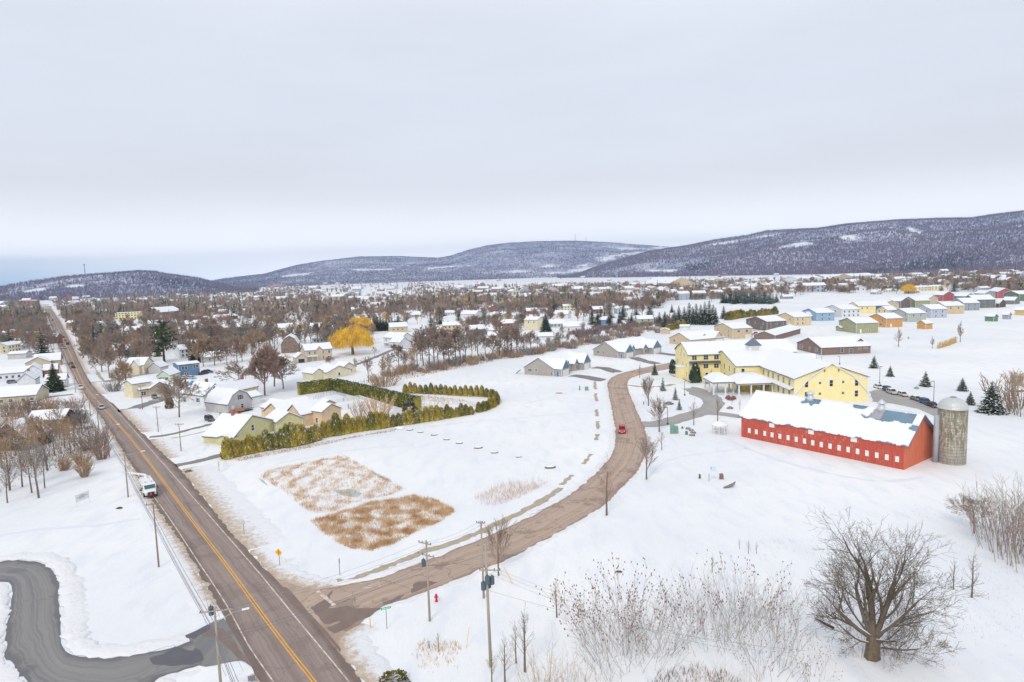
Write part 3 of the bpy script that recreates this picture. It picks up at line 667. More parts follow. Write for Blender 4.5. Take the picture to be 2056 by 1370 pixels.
def bush_gen(seed, h=2, rb=1.3, n=34, m=None, lean=.55, twigs=4, rmin=.012, tips=None):
    rng = random.Random(seed); S = []; TP = []
    for k in range(n):
        a = rng.uniform(0, 2*pi); r_ = rb*.55*sqrt(rng.random()); p = Vector((r_*cos(a), r_*sin(a), 0)); l = rng.uniform(.1, lean)
        d = Vector((cos(a)*l, sin(a)*l, 1)).normalized(); L_ = h*rng.uniform(.65, 1.05); r = rmin*1.9
        for i in range(4):
            d = (d+Vector((rng.uniform(-1, 1), rng.uniform(-1, 1), rng.uniform(-.3, 1)))*.1).normalized(); q = p+d*L_/4; S.append((p, q, r, r*.8, 0)); r *= .8; p = q
            if i > 0:
                for _ in range(twigs//2+ (1 if rng.random() < (twigs % 2)*.5 else 0)):
                    dd = rnd_dir(rng, d, radians(rng.uniform(18, 45))); e = p+dd*L_*rng.uniform(.14, .3); S.append((p, e, max(rmin*.8, r*.7), rmin*.6, 1))
                    if i > 1: TP.append(e)
        TP.append(p)
    kz = h/max(s[1].z for s in S); S = [(a*kz, b_*kz, ra, rb_, lv) for a, b_, ra, rb_, lv in S]; TP = [p*kz for p in TP]
    out = [('stems', segs_mesh('stems', S, m or TWIG))]
    if tips:
        C = np.array([tuple(p) for p in TP]); k = len(C); r_ = np.random.default_rng(seed); w = .026*h/3
        U = np.c_[np.full(k, w), np.zeros(k), np.zeros(k)]; W = np.c_[np.zeros(k), np.full(k, w*.3), np.full(k, w*1.5)]
        C2 = np.r_[C, C]; U2 = np.r_[U, U[:, [1, 0, 2]]]; W2 = np.r_[W, W]
        out.append(('berry_heads', quad_mesh('berry_heads', C2, U2, W2, tips)))
    return out
def bush(var, px, py, top, label, group=None, rb=1.3, n=34, m=None, lean=.55, twigs=4, rmin=.012, name='bare_shrub', tips=None, cat='shrub'):
    key = ('bush', var, rb, n, m.name if m else 0, lean, bool(tips), rmin); h = HT(px, py, top)
    return put_tree(key, lambda: bush_gen(var, 3, rb, n, m, lean, twigs, rmin, tips), P(px, py), h/3, label=label, group=group, name=name, cat=cat)
# ------------------------------------------------------------------ houses
RUN = random.Random(77)
WINM = {}
def win_meshes(w, h, kind, sh=None):
    key = (round(w, 2), round(h, 2), kind, sh)
    if key in WINM: return WINM[key]
    f, p, ex = MB(), MB(), None
    if kind == 'blank': f.box(-w/2, w/2, -.05, 0, -h/2, h/2)
    elif kind == 'garage':
        f.box(-w/2-.12, w/2+.12, -.06, 0, -h/2, h/2+.12)
        for k in range(4): p.box(-w/2, w/2, -.10, -.055, -h/2+k*h/4+.02, -h/2+(k+1)*h/4-.02)
    elif kind == 'door':
        f.box(-w/2-.1, w/2+.1, -.06, 0, -h/2, h/2+.1); p.box(-w/2, w/2, -.09, -.055, -h/2+.02, h/2)
    elif kind == 'open':
        f.box(-w/2-.1, w/2+.1, -.06, 0, -h/2, h/2+.1); p.box(-w/2, w/2, -.08, -.055, -h/2, h/2)
    else:
        t = .09
        for a in ((-w/2-t, w/2+t, -h/2-t, -h/2), (-w/2-t, w/2+t, h/2, h/2+t), (-w/2-t, -w/2, -h/2, h/2), (w/2, w/2+t, -h/2, h/2)): f.box(a[0], a[1], -.09, 0, a[2], a[3])
        f.box(-w/2, w/2, -.075, -.02, -.03, .03)
        if kind == 'double': f.box(-.05, .05, -.08, -.02, -h/2, h/2)
        p.box(-w/2, w/2, -.045, 0, -h/2, h/2)
    if sh:
        ex = MB()
        for s in (-1, 1): x = s*(w/2+.09+.2); ex.box(x-.18, x+.18, -.06, 0, -h/2, h/2)
    WINM[key] = (f, p, ex); return WINM[key]
MESHC = {}
def add_window(par, x, y, z, rz, w, h, kind='win', trim=None, sh=None, glass=None, doorm=None):
    k = (round(w, 2), round(h, 2), kind, sh.name if sh else None, trim.name if trim else None, glass.name if glass else None, doorm.name if doorm else None)
    if k not in MESHC:
        f, p, ex = win_meshes(w, h, kind, sh.name if sh else None)
        nm = {'garage': 'garage_door', 'door': 'door', 'open': 'garage_opening', 'blank': 'window'}.get(kind, 'window')
        pn = {'garage': 'door_panel', 'door': 'door_leaf', 'open': 'opening'}.get(kind, 'pane')
        pm = {'garage': TRIM, 'door': doorm or TRIM, 'open': DGLASS}.get(kind, glass or GLASS)  # open garages: a dark panel stands in for the shade inside
        MESHC[k] = (nm, f.mesh(nm, trim or TRIM), pn, p.mesh(pn, pm) if kind != 'blank' else None, ex.mesh('shutter', sh) if ex else None)
    nm, fm, pn, pm, em = MESHC[k]
    o = mkobj(nm, fm, par); o.location = (x, y, z); o.rotation_euler = (0, 0, rz)
    if pm: mkobj(pn, pm, o)
    if em: mkobj('shutter', em, o)
    return o
def band(prof, zo0, zo1, a0, a1, axis, m, nseg=1, jit=0, eave=0, seed=1, close=True):
    """thick strip over a cross profile [(t, z)], from a0 to a1 along the ridge"""
    rng = random.Random(seed); rings = []
    for k in range(nseg+1):
        a = a0+(a1-a0)*k/nseg; pr = [list(q) for q in prof]
        for e, ne in ((0, 1), (-1, -2)):
            dt, dz = pr[e][0]-pr[ne][0], pr[e][1]-pr[ne][1]; L_ = hypot(dt, dz); g = eave+(rng.uniform(-jit, jit) if jit else 0)
            pr[e][0] += dt/L_*g; pr[e][1] += dz/L_*g
        ring = [(t, z+zo0) for t, z in pr]+[(t, z+zo1) for t, z in reversed(pr)]
        if jit: ring = [(t, z+(rng.uniform(-.05, .05) if i >= len(pr) else 0)) for i, (t, z) in enumerate(ring)]
        rings.append([(a, t, z) if axis == 'x' else (t, a, z) for t, z in ring])
    m.loft(rings, 0)
def gable_block(par, x0, x1, y0, y1, wh, rh, axis, wallm, roofm=None, prof=None, over=.35, snow=.24, nseg=1, jit=0, base=0, names=('wall', 'roof'), snow_skip=None, rake=.35, snowm=None):
    """walls + roof (> roof_snow) in local coordinates; profile runs across the ridge"""
    S0, S1 = (y0, y1) if axis == 'x' else (x0, x1); A0, A1 = (x0, x1) if axis == 'x' else (y0, y1)
    pr = [(S0+(S1-S0)*t, z) for t, z in (prof or [(0, wh), (.5, rh), (1, wh)])]
    mb = MB(); pts = [(S0, base)]+pr+[(S1, base)]
    f = (lambda a, t, z: (a, t, z)) if axis == 'x' else (lambda a, t, z: (t, a, z))
    for a, rev in ((A0, axis == 'x'), (A1, axis != 'x')):
        q = [f(a, t, z-.0) for t, z in pts]; mb.poly(q[::-1] if not rev else q)
    for (t, z) in (pr[0], pr[-1]): mb.poly([f(A0, t, base), f(A1, t, base), f(A1, t, z), f(A0, t, z)])
    w = mb.build(names[0], wallm, par)
    rb = MB(); band(pr, .012, .16, A0-rake, A1+rake, axis, rb, eave=over); rf = rb.build(names[1], roofm or SHING, par)
    if snow:
        sb = MB(); band(pr, .15, .16+snow, A0-rake+.06, A1+rake-.06, axis, sb, nseg, jit, over-.07-jit, seed=int(abs(x0*7+y1*3)) % 97)
        sb.build('roof_snow', snowm or RSNOW, rf, smooth=False)
    return w, rf
def house(name, label, A, B, D, wh, rh, axis, wallm, wins=(), cat='house', group=None, prof=None, trim=True, blocks=(), chim=None, roofm=None, porch=None, over=.35, nseg=6, jit=.05, L_=None, wing_win=()):
    a, b_ = P(*A).xy, P(*B).xy; ex = (b_-a); L0 = ex.length; rz = atan2(ex.y, ex.x); L_ = L_ or L0
    o = empty(name, (a.x, a.y, 0), rz, label, cat, group)
    for q_ in (.2, .8): OCC.append((Vector((a.x+cos(rz)*L_*q_-sin(rz)*D*.4, a.y+sin(rz)*L_*q_+cos(rz)*D*.4)), max(D, L_*.5)*.62+1.5))
    gable_block(o, 0, L_, 0, D, wh, rh, axis, wallm, roofm, prof, over, nseg=nseg, jit=jit)
    if trim:
        t = MB()
        for x, y in ((0, 0), (L_, 0), (0, D), (L_, D)): t.box(x-.06, x+.06, y-.06, y+.06, 0, wh)
        t.build('corner_trim', TRIM, o)
    for blk in blocks:
        gable_block(o, *blk[:4], blk[4], blk[5], blk[6], blk[7] if len(blk) > 7 and blk[7] else wallm, roofm, None, .3, names=('wall', 'roof'))
    for wv in wins:
        face, s, z, w, h = wv[:5]; kw = wv[5] if len(wv) > 5 else {}
        if isinstance(kw, str): kw = dict(kind=kw)
        off = kw.pop('off', 0) if 'off' in kw else 0
        if face == 'f': add_window(o, s*L_, -off, z, 0, w, h, **kw)
        elif face == 'r': add_window(o, L_+off, s*D, z, pi/2, w, h, **kw)
        elif face == 'l': add_window(o, -off, s*D, z, -pi/2, w, h, **kw)
    if chim:
        for (cx, cy, ct, cm) in chim:
            mb = MB(); mb.box(cx-.4, cx+.4, cy-.4, cy+.4, wh*.6, ct); mb.box(cx-.47, cx+.47, cy-.47, cy+.47, ct, ct+.15); mb.build('chimney', cm, o)
    if porch:
        for (x0, x1, y0, y1, ph) in porch:
            mb = MB(); mb.box(x0, x1, y0, y1, ph, ph+.16); r_ = mb.build('porch_roof', TRIM, o)
            mb = MB(); mb.box(x0+.05, x1-.05, y0+.05, y1-.05, ph+.15, ph+.4); mb.build('roof_snow', RSNOW, r_)
            n = max(2, int((x1-x0)/2.4)+1)
            for k in range(n):
                x = x0+.15+(x1-x0-.3)*k/(n-1); mb = MB(); mb.box(x-.07, x+.07, y0+.06, y0+.2, 0, ph+.01); mb.build('post', TRIM, o)
    return o
def grid_wins(face, ss_, zs, w=.95, h=1.35, **kw): return [(face, s, z, w, h, dict(kw)) for z in zs for s in ss_]

BRICK = mat('red_brick', (160, 110, 96), .9, var=.2, scale=3)
def wallc(nm, c, **k): return siding('siding_'+nm, c, **k)
GREIGE = wallc('greige', (178, 170, 164)); TAN = wallc('tan', (214, 192, 160)); CREAM = wallc('cream', (232, 222, 192)); WHITEW = wallc('white', (228, 230, 232)); BEIGE = wallc('beige', (226, 206, 168))
BROWN = wallc('brown', (140, 118, 108)); TAUPE = wallc('taupe', (124, 112, 108)); LBLUE = wallc('light_blue', (152, 184, 206)); OLIVE = wallc('olive', (168, 168, 132)); ORANGE = wallc('orange', (214, 162, 104)); SAGE = wallc('sage', (182, 188, 178))
PALEB = wallc('pale_blue_grey', (190, 198, 208)); YELW = wallc('yellow', (246, 228, 168)); PEACH = wallc('peach', (226, 198, 164)); LIME = wallc('lime', (212, 206, 158)); GREYW = wallc('light_grey', (200, 198, 196)); BLUEW = wallc('mid_blue', (106, 136, 168)); MINT = wallc('mint', (206, 220, 196)); DGREY = wallc('dark_grey', (118, 122, 120)); REDW = wallc('barn_red', (178, 102, 100)); DBLUE = wallc('slate_blue', (88, 112, 146)); SLATEG = mat('blue_gable_shakes', (104, 134, 156), .8, var=.1, scale=3); BUFF = wallc('buff', (204, 190, 164)); DKBRN = wallc('dark_brown', (104, 90, 80), var=.2)
SBLK = mat('black_shutters', (54, 52, 56), .7); SBLU = mat('blue_shutters', (52, 124, 168), .7); TARP = mat('blue_tarp', (48, 150, 212), .5, var=.05, scale=2)

# ---- the red barn
def red_barn():
    A, B, C = P(1488.4, 877).xy, P(1814.5, 944).xy, P(1865, 915).xy
    ex = (B-A); Lb = ex.length; rz = atan2(ex.y, ex.x); ey = Vector((-sin(rz), cos(rz))); D = abs((C-B).dot(ey))
    eave, ridge = 5.3, 10.6
    o = empty('red_barn', (A.x, A.y, 0), rz, 'long weathered red barn with a snowy roof and a row of square white windows', 'barn')
    RB = siding('barn_boards', (212, 98, 80), pitch=5, vertical=True, var=.22, worn=(226, 190, 184), strength=.5)
    RB2 = siding('barn_gable_boards', (226, 124, 92), pitch=5, vertical=True, var=.16, strength=.5)
    mb = MB(); 
    mb.poly([(0, 0, -.1), (Lb, 0, -.1), (Lb, 0, eave), (0, 0, eave)]); mb.poly([(0, D, -.1), (0, D, eave), (Lb, D, eave), (Lb, D, -.1)])
    mb.build('wall', RB, o)
    for x, rev in ((0, True), (Lb, False)):
        mb = MB(); q = [(x, 0, -.1), (x, D, -.1), (x, D, eave), (x, D/2, ridge), (x, 0, eave)]; mb.poly(q[::-1] if rev else q); mb.build('gable_wall', RB2, o)
    MR_ = mat('barn_metal_roof', (122, 146, 164), .5, var=.12, scale=.4, metal=.2)
    pr = [(0, eave), (D/2, ridge), (D, eave)]
    mb = MB(); band(pr, .01, .16, -.7, Lb+.9, 'x', mb, eave=.3); rf = mb.build('roof', MR_, o)
    for k in range(int(Lb/.9)):   # standing seams
        x = .2+k*.9
        if 13 < x < 22 or x > 26:
            mb = MB(); band(pr[:2], .16, .2, x, x+.05, 'x', mb, eave=.3); mb.build('roof_seam', MR_, rf)
    # snow sheet with bare metal patches near the ridge; grid on the near slope
    rng = np.random.default_rng(5); nx, nv = 150, 44; sl_ = hypot(D/2, ridge-eave)+.26; xs = np.linspace(-.62, Lb+.82, nx+1); vs = np.linspace(0, 1, nv+1)
    X, Vv = np.meshgrid(xs, vs, indexing='ij'); d = fbm2(X, Vv*sl_, 4, 5, .8)
    edge_n = noise1(nx+1, rng, 4)*.14+noise1(nx+1, rng, 12)*.16
    t = Vv*(sl_)          # metres from the eave edge upward
    t = t-.28; t[:, 0] += edge_n*.8
    yy = t*(D/2)/hypot(D/2, ridge-eave); zz = eave+t*(ridge-eave)/hypot(D/2, ridge-eave)+.16
    th = .22+.05*d; th[:, 0] = .12; top = sl_-.28-t
    def patch(x0, x1, d0, d1, j=.45):
        m = (X > x0+j*d) & (X < x1+j*d) & (top > d0+j*d*.5) & (top < d1+j*d); return m
    hole = patch(13.3, 17.0, -1, 1.5) | patch(13.0, 15.5, 1.2, 2.4, .9) | patch(25.2, 27.6, -1, 1.1, .8) | patch(31.3, 38.2, .35, 3.2, .3) | patch(29.6, 31.6, .1, 3.6, .6) | patch(28.0, 29.6, 3.0, 3.5, .9) | patch(38.4, 39.6, 3.4, 5.0, .8) | patch(32.0, 35.0, 3.2, 3.9, 1.2)
    V = np.stack([X, yy, zz+th], -1).reshape(-1, 3); idx = np.arange(len(V)).reshape(nx+1, nv+1)
    keep = ~(hole[:-1, :-1] | hole[1:, 1:] | hole[:-1, 1:] | hole[1:, :-1])
    fc = np.stack([idx[:-1, :-1], idx[1:, :-1], idx[1:, 1:], idx[:-1, 1:]], -1)[keep]
    lowV = V-[0, 0, .25]; nV = len(V); wallsf = []
    edges = {}
    for f in fc.tolist():
        for i in range(4):
            e = (f[i], f[(i+1) % 4]); edges[e] = edges.get(e, 0)+1
    for (a, b_) in list(edges):
        if (b_, a) not in edges: wallsf.append([b_, a, a+nV, b_+nV])
    me = bpy.data.meshes.new('roof_snow'); me.from_pydata(np.r_[V, lowV].tolist(), [], fc.tolist()+wallsf); me.materials.append(RSNOW); me.update(); mkobj('roof_snow', me, rf)
    mb = MB(); band([(D/2, ridge), (D, eave)], .15, .38, -.62, Lb+.82, 'x', mb, eave=.3); mb.build('roof_snow', RSNOW, rf)
    # grey weathered panel beside the bare metal
    mb = MB(); k = (ridge-eave)/(D/2)
    for a in (0,): y1 = D/2-.2; y0 = D/2-2.7; mb.poly([(29.4, y0, eave+k*y0+.175), (31.8, y0, eave+k*y0+.175), (31.8, y1, eave+k*y1+.175), (29.4, y1, eave+k*y1+.175)])
    mb.build('roof_panel', mat('worn_roof_panel', (168, 166, 168), .7, var=.1, scale=1), rf)
    # windows: 18 low, 3 high — measured along the wall
    def along(px, py, z):
        # intersect the photo ray with the long wall
        d_ = f0+RV*((px-1028)/F)+UV*((685-py)/F); n_ = Vector((-sin(rz), cos(rz), 0)); t_ = ((Vector((A.x, A.y, 0))-Vector((0, 0, HCAM))).dot(n_))/d_.dot(n_)
        q = Vector((0, 0, HCAM))+d_*t_; return (q.xy-A).dot(ex.normalized()), q.z
    low = [(328, 391), (372, 399), (425, 409), (471, 418), (520, 427), (572, 436), (623, 446), (675, 457), (727, 468), (781, 479), (836, 489), (893, 500), (950, 511), (1009, 522), (1068, 534), (1130, 546), (1193, 559), (1258, 571)]
    for (x, y) in low:
        s, z = along(1400+x/3.134, 740+y/3.134, 0); add_window(o, s, 0, z, 0, .76, 1.22, 'blank')
    for (x, y) in ((469, 358), (716, 401), (985, 449)):
        s, z = along(1400+x/3.134, 740+y/3.134, 0); add_window(o, s, 0, z, 0, 1.35, 1.0, 'blank')
    for s in (14.2, 30.8):
        mb = MB(); mb.rev([(.9, ridge-.5), (.9, ridge+.6), (.62, ridge+.75), (.62, ridge+1.3), (.95, ridge+1.35), (.95, ridge+1.5), (.3, ridge+2.1), (.05, ridge+2.3)], 14, 0, s, D/2); mb.build('ventilator', mat('zinc', (206, 208, 212), .5, metal=.3), o, True)
    mb = MB(); mb.box(-.72, -.66, -.7, D/2, 0, 0.01); 
    for x in (-.74, Lb+.86):
        t = MB()
        for a, b_ in (((-.6, eave-.45), (D/2, ridge+.08)), ((D/2, ridge+.08), (D+.6, eave-.45))):
            t.poly([(x, a[0], a[1]-.1), (x, b_[0], b_[1]-.1), (x, b_[0], b_[1]+.12), (x, a[0], a[1]+.12)]); t.poly([(x+.05, a[0], a[1]-.1), (x+.05, a[0], a[1]+.12), (x+.05, b_[0], b_[1]+.12), (x+.05, b_[0], b_[1]-.1)])
        t.build('barge_board', mat('barge', (150, 120, 116), .8), o)
    # drifted snow against the long wall
    return o, Lb, D
BARN, BL, BD = red_barn()
def silo():
    p = P(1909, 934); R = 2.75; H_ = 11.9; p = p*(1+R*.95/p.length)
    o = empty('silo', (p.x, p.y, 0), 0, 'tall stained concrete stave silo with a ribbed metal dome beside the red barn', 'silo')
    m = mat('silo_staves', (176, 166, 142), .95); t, b, N, L, noise, M, mix, ss, mapping, bump = graph(m)
    ob = N('ShaderNodeTexCoord').outputs['Object']; uv = N('ShaderNodeSeparateXYZ'); L(ob, uv.inputs[0])
    ang = M('MULTIPLY', M('ARCTAN2', uv.outputs[1], uv.outputs[0]), R); cmb = N('ShaderNodeCombineXYZ'); L(ang, cmb.inputs[0]); L(uv.outputs[2], cmb.inputs[1])
    br = N('ShaderNodeTexBrick'); L(mapping(cmb.outputs[0], (1, 1, 1), pi/2), br.inputs['Vector']); br.inputs['Scale'].default_value = 1; br.inputs['Brick Width'].default_value = .78; br.inputs['Row Height'].default_value = .27; br.inputs['Mortar Size'].default_value = .018
    br.inputs['Color1'].default_value = srgb(212, 208, 198); br.inputs['Color2'].default_value = srgb(150, 142, 118); br.inputs['Mortar'].default_value = srgb(104, 96, 74)
    stn = noise(mapping(ob, (1.2, 1.2, .25)), .9, 5, .7); hgt = M('DIVIDE', uv.outputs[2], H_)
    c = mix(M('MULTIPLY', ss(M('ADD', stn, M('MULTIPLY', hgt, .22)), .54, .74), .62), br.outputs[0], srgb(104, 98, 72))
    c = mix(M('MULTIPLY', M('SUBTRACT', 1, ss(hgt, .1, .45)), .5), c, srgb(206, 202, 192)); L(c, b.inputs['Base Color']); bump(br.outputs['Fac'], -.4, .05)
    mb = MB(); mb.rev([(R, -.1), (R, H_)], 40, 0); mb.build('stave_wall', m, o, True)
    mb = MB()
    for k in range(17): z = .5+k*.68; mb.rev([(R+.02, z), (R+.045, z+.02), (R+.02, z+.045)], 40, 0)
    mb.build('steel_hoop', mat('rusty_hoop', (120, 112, 96), .8), o)
    prof = [(R+.12, H_-.05), (R+.12, H_+.15)]+[(R*cos(a), H_+.15+2.15*sin(a)) for a in np.linspace(.12, pi/2-.04, 9)]
    mb = MB(); rings = []
    for r, z in prof: rings.append([(r*(1+.012*(i % 2))*cos(2*pi*i/48), r*(1+.012*(i % 2))*sin(2*pi*i/48), z) for i in range(48)])
    mb.loft(rings); mb.build('dome', mat('dome_metal', (200, 202, 200), .5, var=.06, scale=1.5, metal=.25), o)
    mb = MB(); mb.rev([(.6, H_+2.2), (.62, H_+2.42), (.1, H_+2.55)], 14); mb.build('dome_cap', STEEL, o)
    mb = MB(); x = -R-.45
    mb.rev([(.55, 0.0), (.55, H_-1.5)], 12, 0, x, .3); mb.build('unloading_chute', mat('chute', (176, 178, 186), .6, var=.1, scale=1), o, True)
silo()

# ---- yellow gabled residence, on its own axes (x east, y away)
def residence():
    o = empty('retirement_residence', (67, 203, 0), 0, 'large yellow clapboard residence with snowy gambrel roofs, three wings and a columned porch', 'building')
    X = lambda x: x-67; Y = lambda y: y-203
    YW = siding('residence_clapboard', (247, 231, 170), pitch=6, var=.03); PL = siding('residence_pale', (240, 226, 182), pitch=6, var=.03)
    DK = mat('residence_shingle', (96, 100, 106), .9, var=.2, scale=3)
    # west wing, three storeys, gambrel end
    def blk(x0, x1, y0, y1, wh, rh, axis, wm, prof=None, over=.5, nm='wall'):
        return gable_block(o, X(x0), X(x1), Y(y0), Y(y1), wh, rh, axis, wm, DK, prof, over, nseg=14, jit=.09, rake=.45, names=(nm, 'roof'))
    blk(67, 108, 250, 270, 10.1, 13.6, 'x', YW, [(0, 10.1), (.16, 11.6), (.5, 13.7), (.84, 11.6), (1, 10.1)])
    blk(79, 101, 231.4, 262, 8.0, 11.7, 'x', YW, [(0, 8.0), (.5, 11.7), (1, 8.0)]); blk(101, 113, 236, 257, 6.6, 9.4, 'x', YW)
    blk(87.5, 110.3, 203.4, 246, 7.9, 12.0, 'y', YW, [(0, 7.9), (.5, 12.05), (1, 7.9)], over=.6)
    # gable faces in the paler tone with corner boards and the gambrel trim of the south end
    t = MB(); pts = [(87.0, 2.4), (92.4, 8.4), (98.9, 12.3), (105.4, 8.4), (110.8, 2.4)]
    for a, b_ in zip(pts[:-1], pts[1:]):
        n_ = Vector((-(b_[1]-a[1]), b_[0]-a[0])).normalized()*.28; y = Y(203.4)
        t.loft([[(X(a[0]), y-.55, a[1]), (X(a[0])+n_.x, y-.55, a[1]+n_.y), (X(a[0])+n_.x, y+.02, a[1]+n_.y), (X(a[0]), y+.02, a[1])], [(X(b_[0]), y-.55, b_[1]), (X(b_[0])+n_.x, y-.55, b_[1]+n_.y), (X(b_[0])+n_.x, y+.02, b_[1]+n_.y), (X(b_[0]), y+.02, b_[1])]])
    t.build('gambrel_trim', TRIM, o)
    for s in (-1, 1):   # dark lower gambrel skirts standing off the end wall
        xa, xb = (98.9+s*11.9, 98.9+s*6.6); y = Y(203.4)
        t = MB(); t.poly([(X(xa), y-.5, 2.45), (X(xb), y-.5, 8.4), (X(xb), y, 8.4), (X(xa), y, 2.45)][::s]); t.build('gambrel_skirt', DK, o)
    t = MB()
    t.box(X(87.42), X(110.38), Y(203.33), Y(203.4), 7.6, 7.85)
    for x, y, h in ((67, 250, 10), (79, 231.4, 8), (87.5, 203.4, 7.8), (110.3, 203.4, 7.8), (67, 270, 10)): t.box(X(x)-.1, X(x)+.1, Y(y)-.1, Y(y)+.1, 0, h)
    t.build('corner_trim', TRIM, o)
    # eyebrow roof along the west wing and the east facade
    for (x0, x1, y0, y1, z) in ((67.2, 79, 249.0, 250, 7.1), (86.3, 87.5, 204, 231.4, 4.3)):
        mb = MB(); 
        if y1-y0 < 2: mb.poly([(X(x0), Y(y0), z), (X(x1), Y(y0), z), (X(x1), Y(y1), z+.6), (X(x0), Y(y1), z+.6)]); mb.box(X(x0), X(x1), Y(y0), Y(y1), z-.15, z-.01)
        else:
            mb.loft([[(X(x0), Y(y0), z), (X(x1), Y(y0), z+.55), (X(x1), Y(y0), z-.1), (X(x0), Y(y0), z-.1)], [(X(x0), Y(y1), z), (X(x1), Y(y1), z+.55), (X(x1), Y(y1), z-.1), (X(x0), Y(y1), z-.1)]])
        r_ = mb.build('eyebrow_roof', DK, o)
        if y1-y0 > 2:
            mb = MB(); mb.loft([[(X(x0)-.02, Y(y0)+.1, z+.01), (X(x1), Y(y0)+.1, z+.57), (X(x1), Y(y0)+.1, z+.8), (X(x0)-.02, Y(y0)+.1, z+.2)], [(X(x0)-.02, Y(y1), z+.01), (X(x1), Y(y1), z+.57), (X(x1), Y(y1), z+.8), (X(x0)-.02, Y(y1), z+.2)]]); mb.build('roof_snow', RSNOW, r_)
    W = lambda x, y, z, rz, w=1.0, h=1.7, **k: add_window(o, X(x), Y(y), z, rz, w, h, **k)
    for z, xs in ((9.0, (69.2, 73.6, 77.6)), (5.7, (69.2, 73.6, 77.6)), (2.3, (73.9, 77.2))):
        for x in xs: W(x, 250, z, 0, 1.7 if z > 3 else .95, 1.55, kind='double' if z > 3 else 'win', glass=DGLASS)
    for z, ys in ((9.2, (256, 261)), (5.9, (253, 258, 266)), (2.6, (252.5, 266)), (11.0, (260,))):
        for y in ys: W(67, y, z, -pi/2, .95, 1.5, glass=DGLASS)
    for z, ys in ((6.3, (233.6, 239, 244.5)), (2.9, (233.8, 244.5))):
        for y in ys: W(79, y, z, -pi/2, 1.3 if z < 3 else 1.0, 1.9, glass=DGLASS, kind='double' if z < 3 else 'win')
    W(81.2, 231.4, 6.2, 0, 1.05, 1.9, glass=DGLASS); W(81.2, 231.4, 2.7, 0, 1.05, 1.9, glass=DGLASS)
    for z in (6.25, 2.6):
        for y in (228.5, 224.2, 220.1, 215.7, 211.6, 207.0): W(87.5, y, z, -pi/2, 1.3, 1.85, glass=DGLASS, kind='double')
    for x, z, w, h in ((91.2, 6.1, 1.0, 1.9), (95.4, 6.4, .7, .7), (98.9, 6.2, 1.0, 1.95), (102.6, 6.5, .7, .7), (106.8, 6.1, 1.0, 1.9), (95.4, 3.0, .7, .7), (102.6, 3.0, .7, .7), (106.8, 2.7, 1.0, 1.9), (91.2, 2.7, 1.0, 1.9)):
        W(x, 203.4, z, 0, w, h, glass=DGLASS if z != 2.7 else GLASS)
    for s in (-1, 1):
        mb = MB(); mb.box(X(98.9+s*2.2)-.12, X(98.9+s*2.2)+.12, Y(203.0), Y(203.4), 9.9, 10.5); mb.build('roof_bracket', mat('brackets', (150, 92, 70), .8), o)
    # cupola
    cx, cy = X(90.3), Y(246.5); mb = MB(); mb.box(cx-2.1, cx+2.1, cy-2.1, cy+2.1, 11.0, 13.6); c_ = mb.build('cupola', TRIM, o)
    mb = MB(); mb.loft([[(cx+sx*2.5, cy+sy*2.5, 13.6) for sx, sy in ((-1, -1), (1, -1), (1, 1), (-1, 1))], [(cx+sx*.06, cy+sy*.06, 16.4) for sx, sy in ((-1, -1), (1, -1), (1, 1), (-1, 1))]]); mb.build('cupola_roof', mat('cupola_metal', (112, 122, 132), .5, metal=.3), c_)
    mb = MB()
    for k in range(4): mb.box(cx-1.5, cx+1.5, cy-2.16, cy-2.1, 11.9+k*.32, 12.05+k*.32)
    mb.build('cupola_louvre', GREYW, c_)
    # porch wrapping the corner and the entrance canopy
    def hip(nm, x0, x1, y0, y1, z, rise, cols, run=None):
        mb = MB(); e = .5; mx_ = .35*min(x1-x0, y1-y0)
        mb.box(X(x0), X(x1), Y(y0), Y(y1), z-.4, z); pr = mb.build(nm, TRIM, o)
        a = [(X(x0)-e, Y(y0)-e), (X(x1)+e, Y(y0)-e), (X(x1)+e, Y(y1)), (X(x0)-e, Y(y1))]; c = [(X(x0)+mx_, Y(y0)+mx_), (X(x1)-mx_*.6, Y(y0)+mx_), (X(x1)-mx_*.6, Y(y1)-.4), (X(x0)+mx_, Y(y1)-.4)]
        mb = MB(); mb.loft([[(p[0], p[1], z+.01) for p in a], [(p[0], p[1], z+.14) for p in a], [(p[0], p[1], z+rise) for p in c]]); rr = mb.build('porch_roof', DK, pr)
        mb = MB(); g = .12; a2 = [(p[0]+(g if i in (0, 3) else -g), p[1]+(g if i < 2 else -.02)) for i, p in enumerate(a)]
        mb.loft([[(p[0], p[1], z+.12) for p in a2], [(p[0], p[1], z+.34) for p in a2], [(p[0], p[1], z+rise+.2) for p in c]]); mb.build('roof_snow', RSNOW, pr)
        for x, y in cols:
            mb = MB(); mb.box(X(x)-.22, X(x)+.22, Y(y)-.22, Y(y)+.22, 0, z-.39); mb.box(X(x)-.3, X(x)+.3, Y(y)-.3, Y(y)+.3, 0, .5); mb.build('column', TRIM, o)
    hip('porch', 75.2, 87.4, 219, 231.3, 3.9, 1.9, ((75.7, 219.4), (79.8, 219.4), (84.0, 219.4), (87.0, 219.4), (75.7, 225), (75.7, 229.5)))
    hip('entrance_canopy', 67.6, 74.6, 221.5, 232, 4.2, 1.8, ((68.0, 222), (72, 222), (68.0, 227), (68.0, 231.6), (72.2, 231.6)))
    mb = MB()
    for k in range(22): mb.box(X(75.9)+k*.5, X(75.9)+k*.5+.05, Y(219.35), Y(219.4), .15, 1.0)
    mb.box(X(75.8), X(87), Y(219.34), Y(219.41), 1.0, 1.08); mb.build('porch_railing', mat('railing', (196, 176, 120), .7), o)
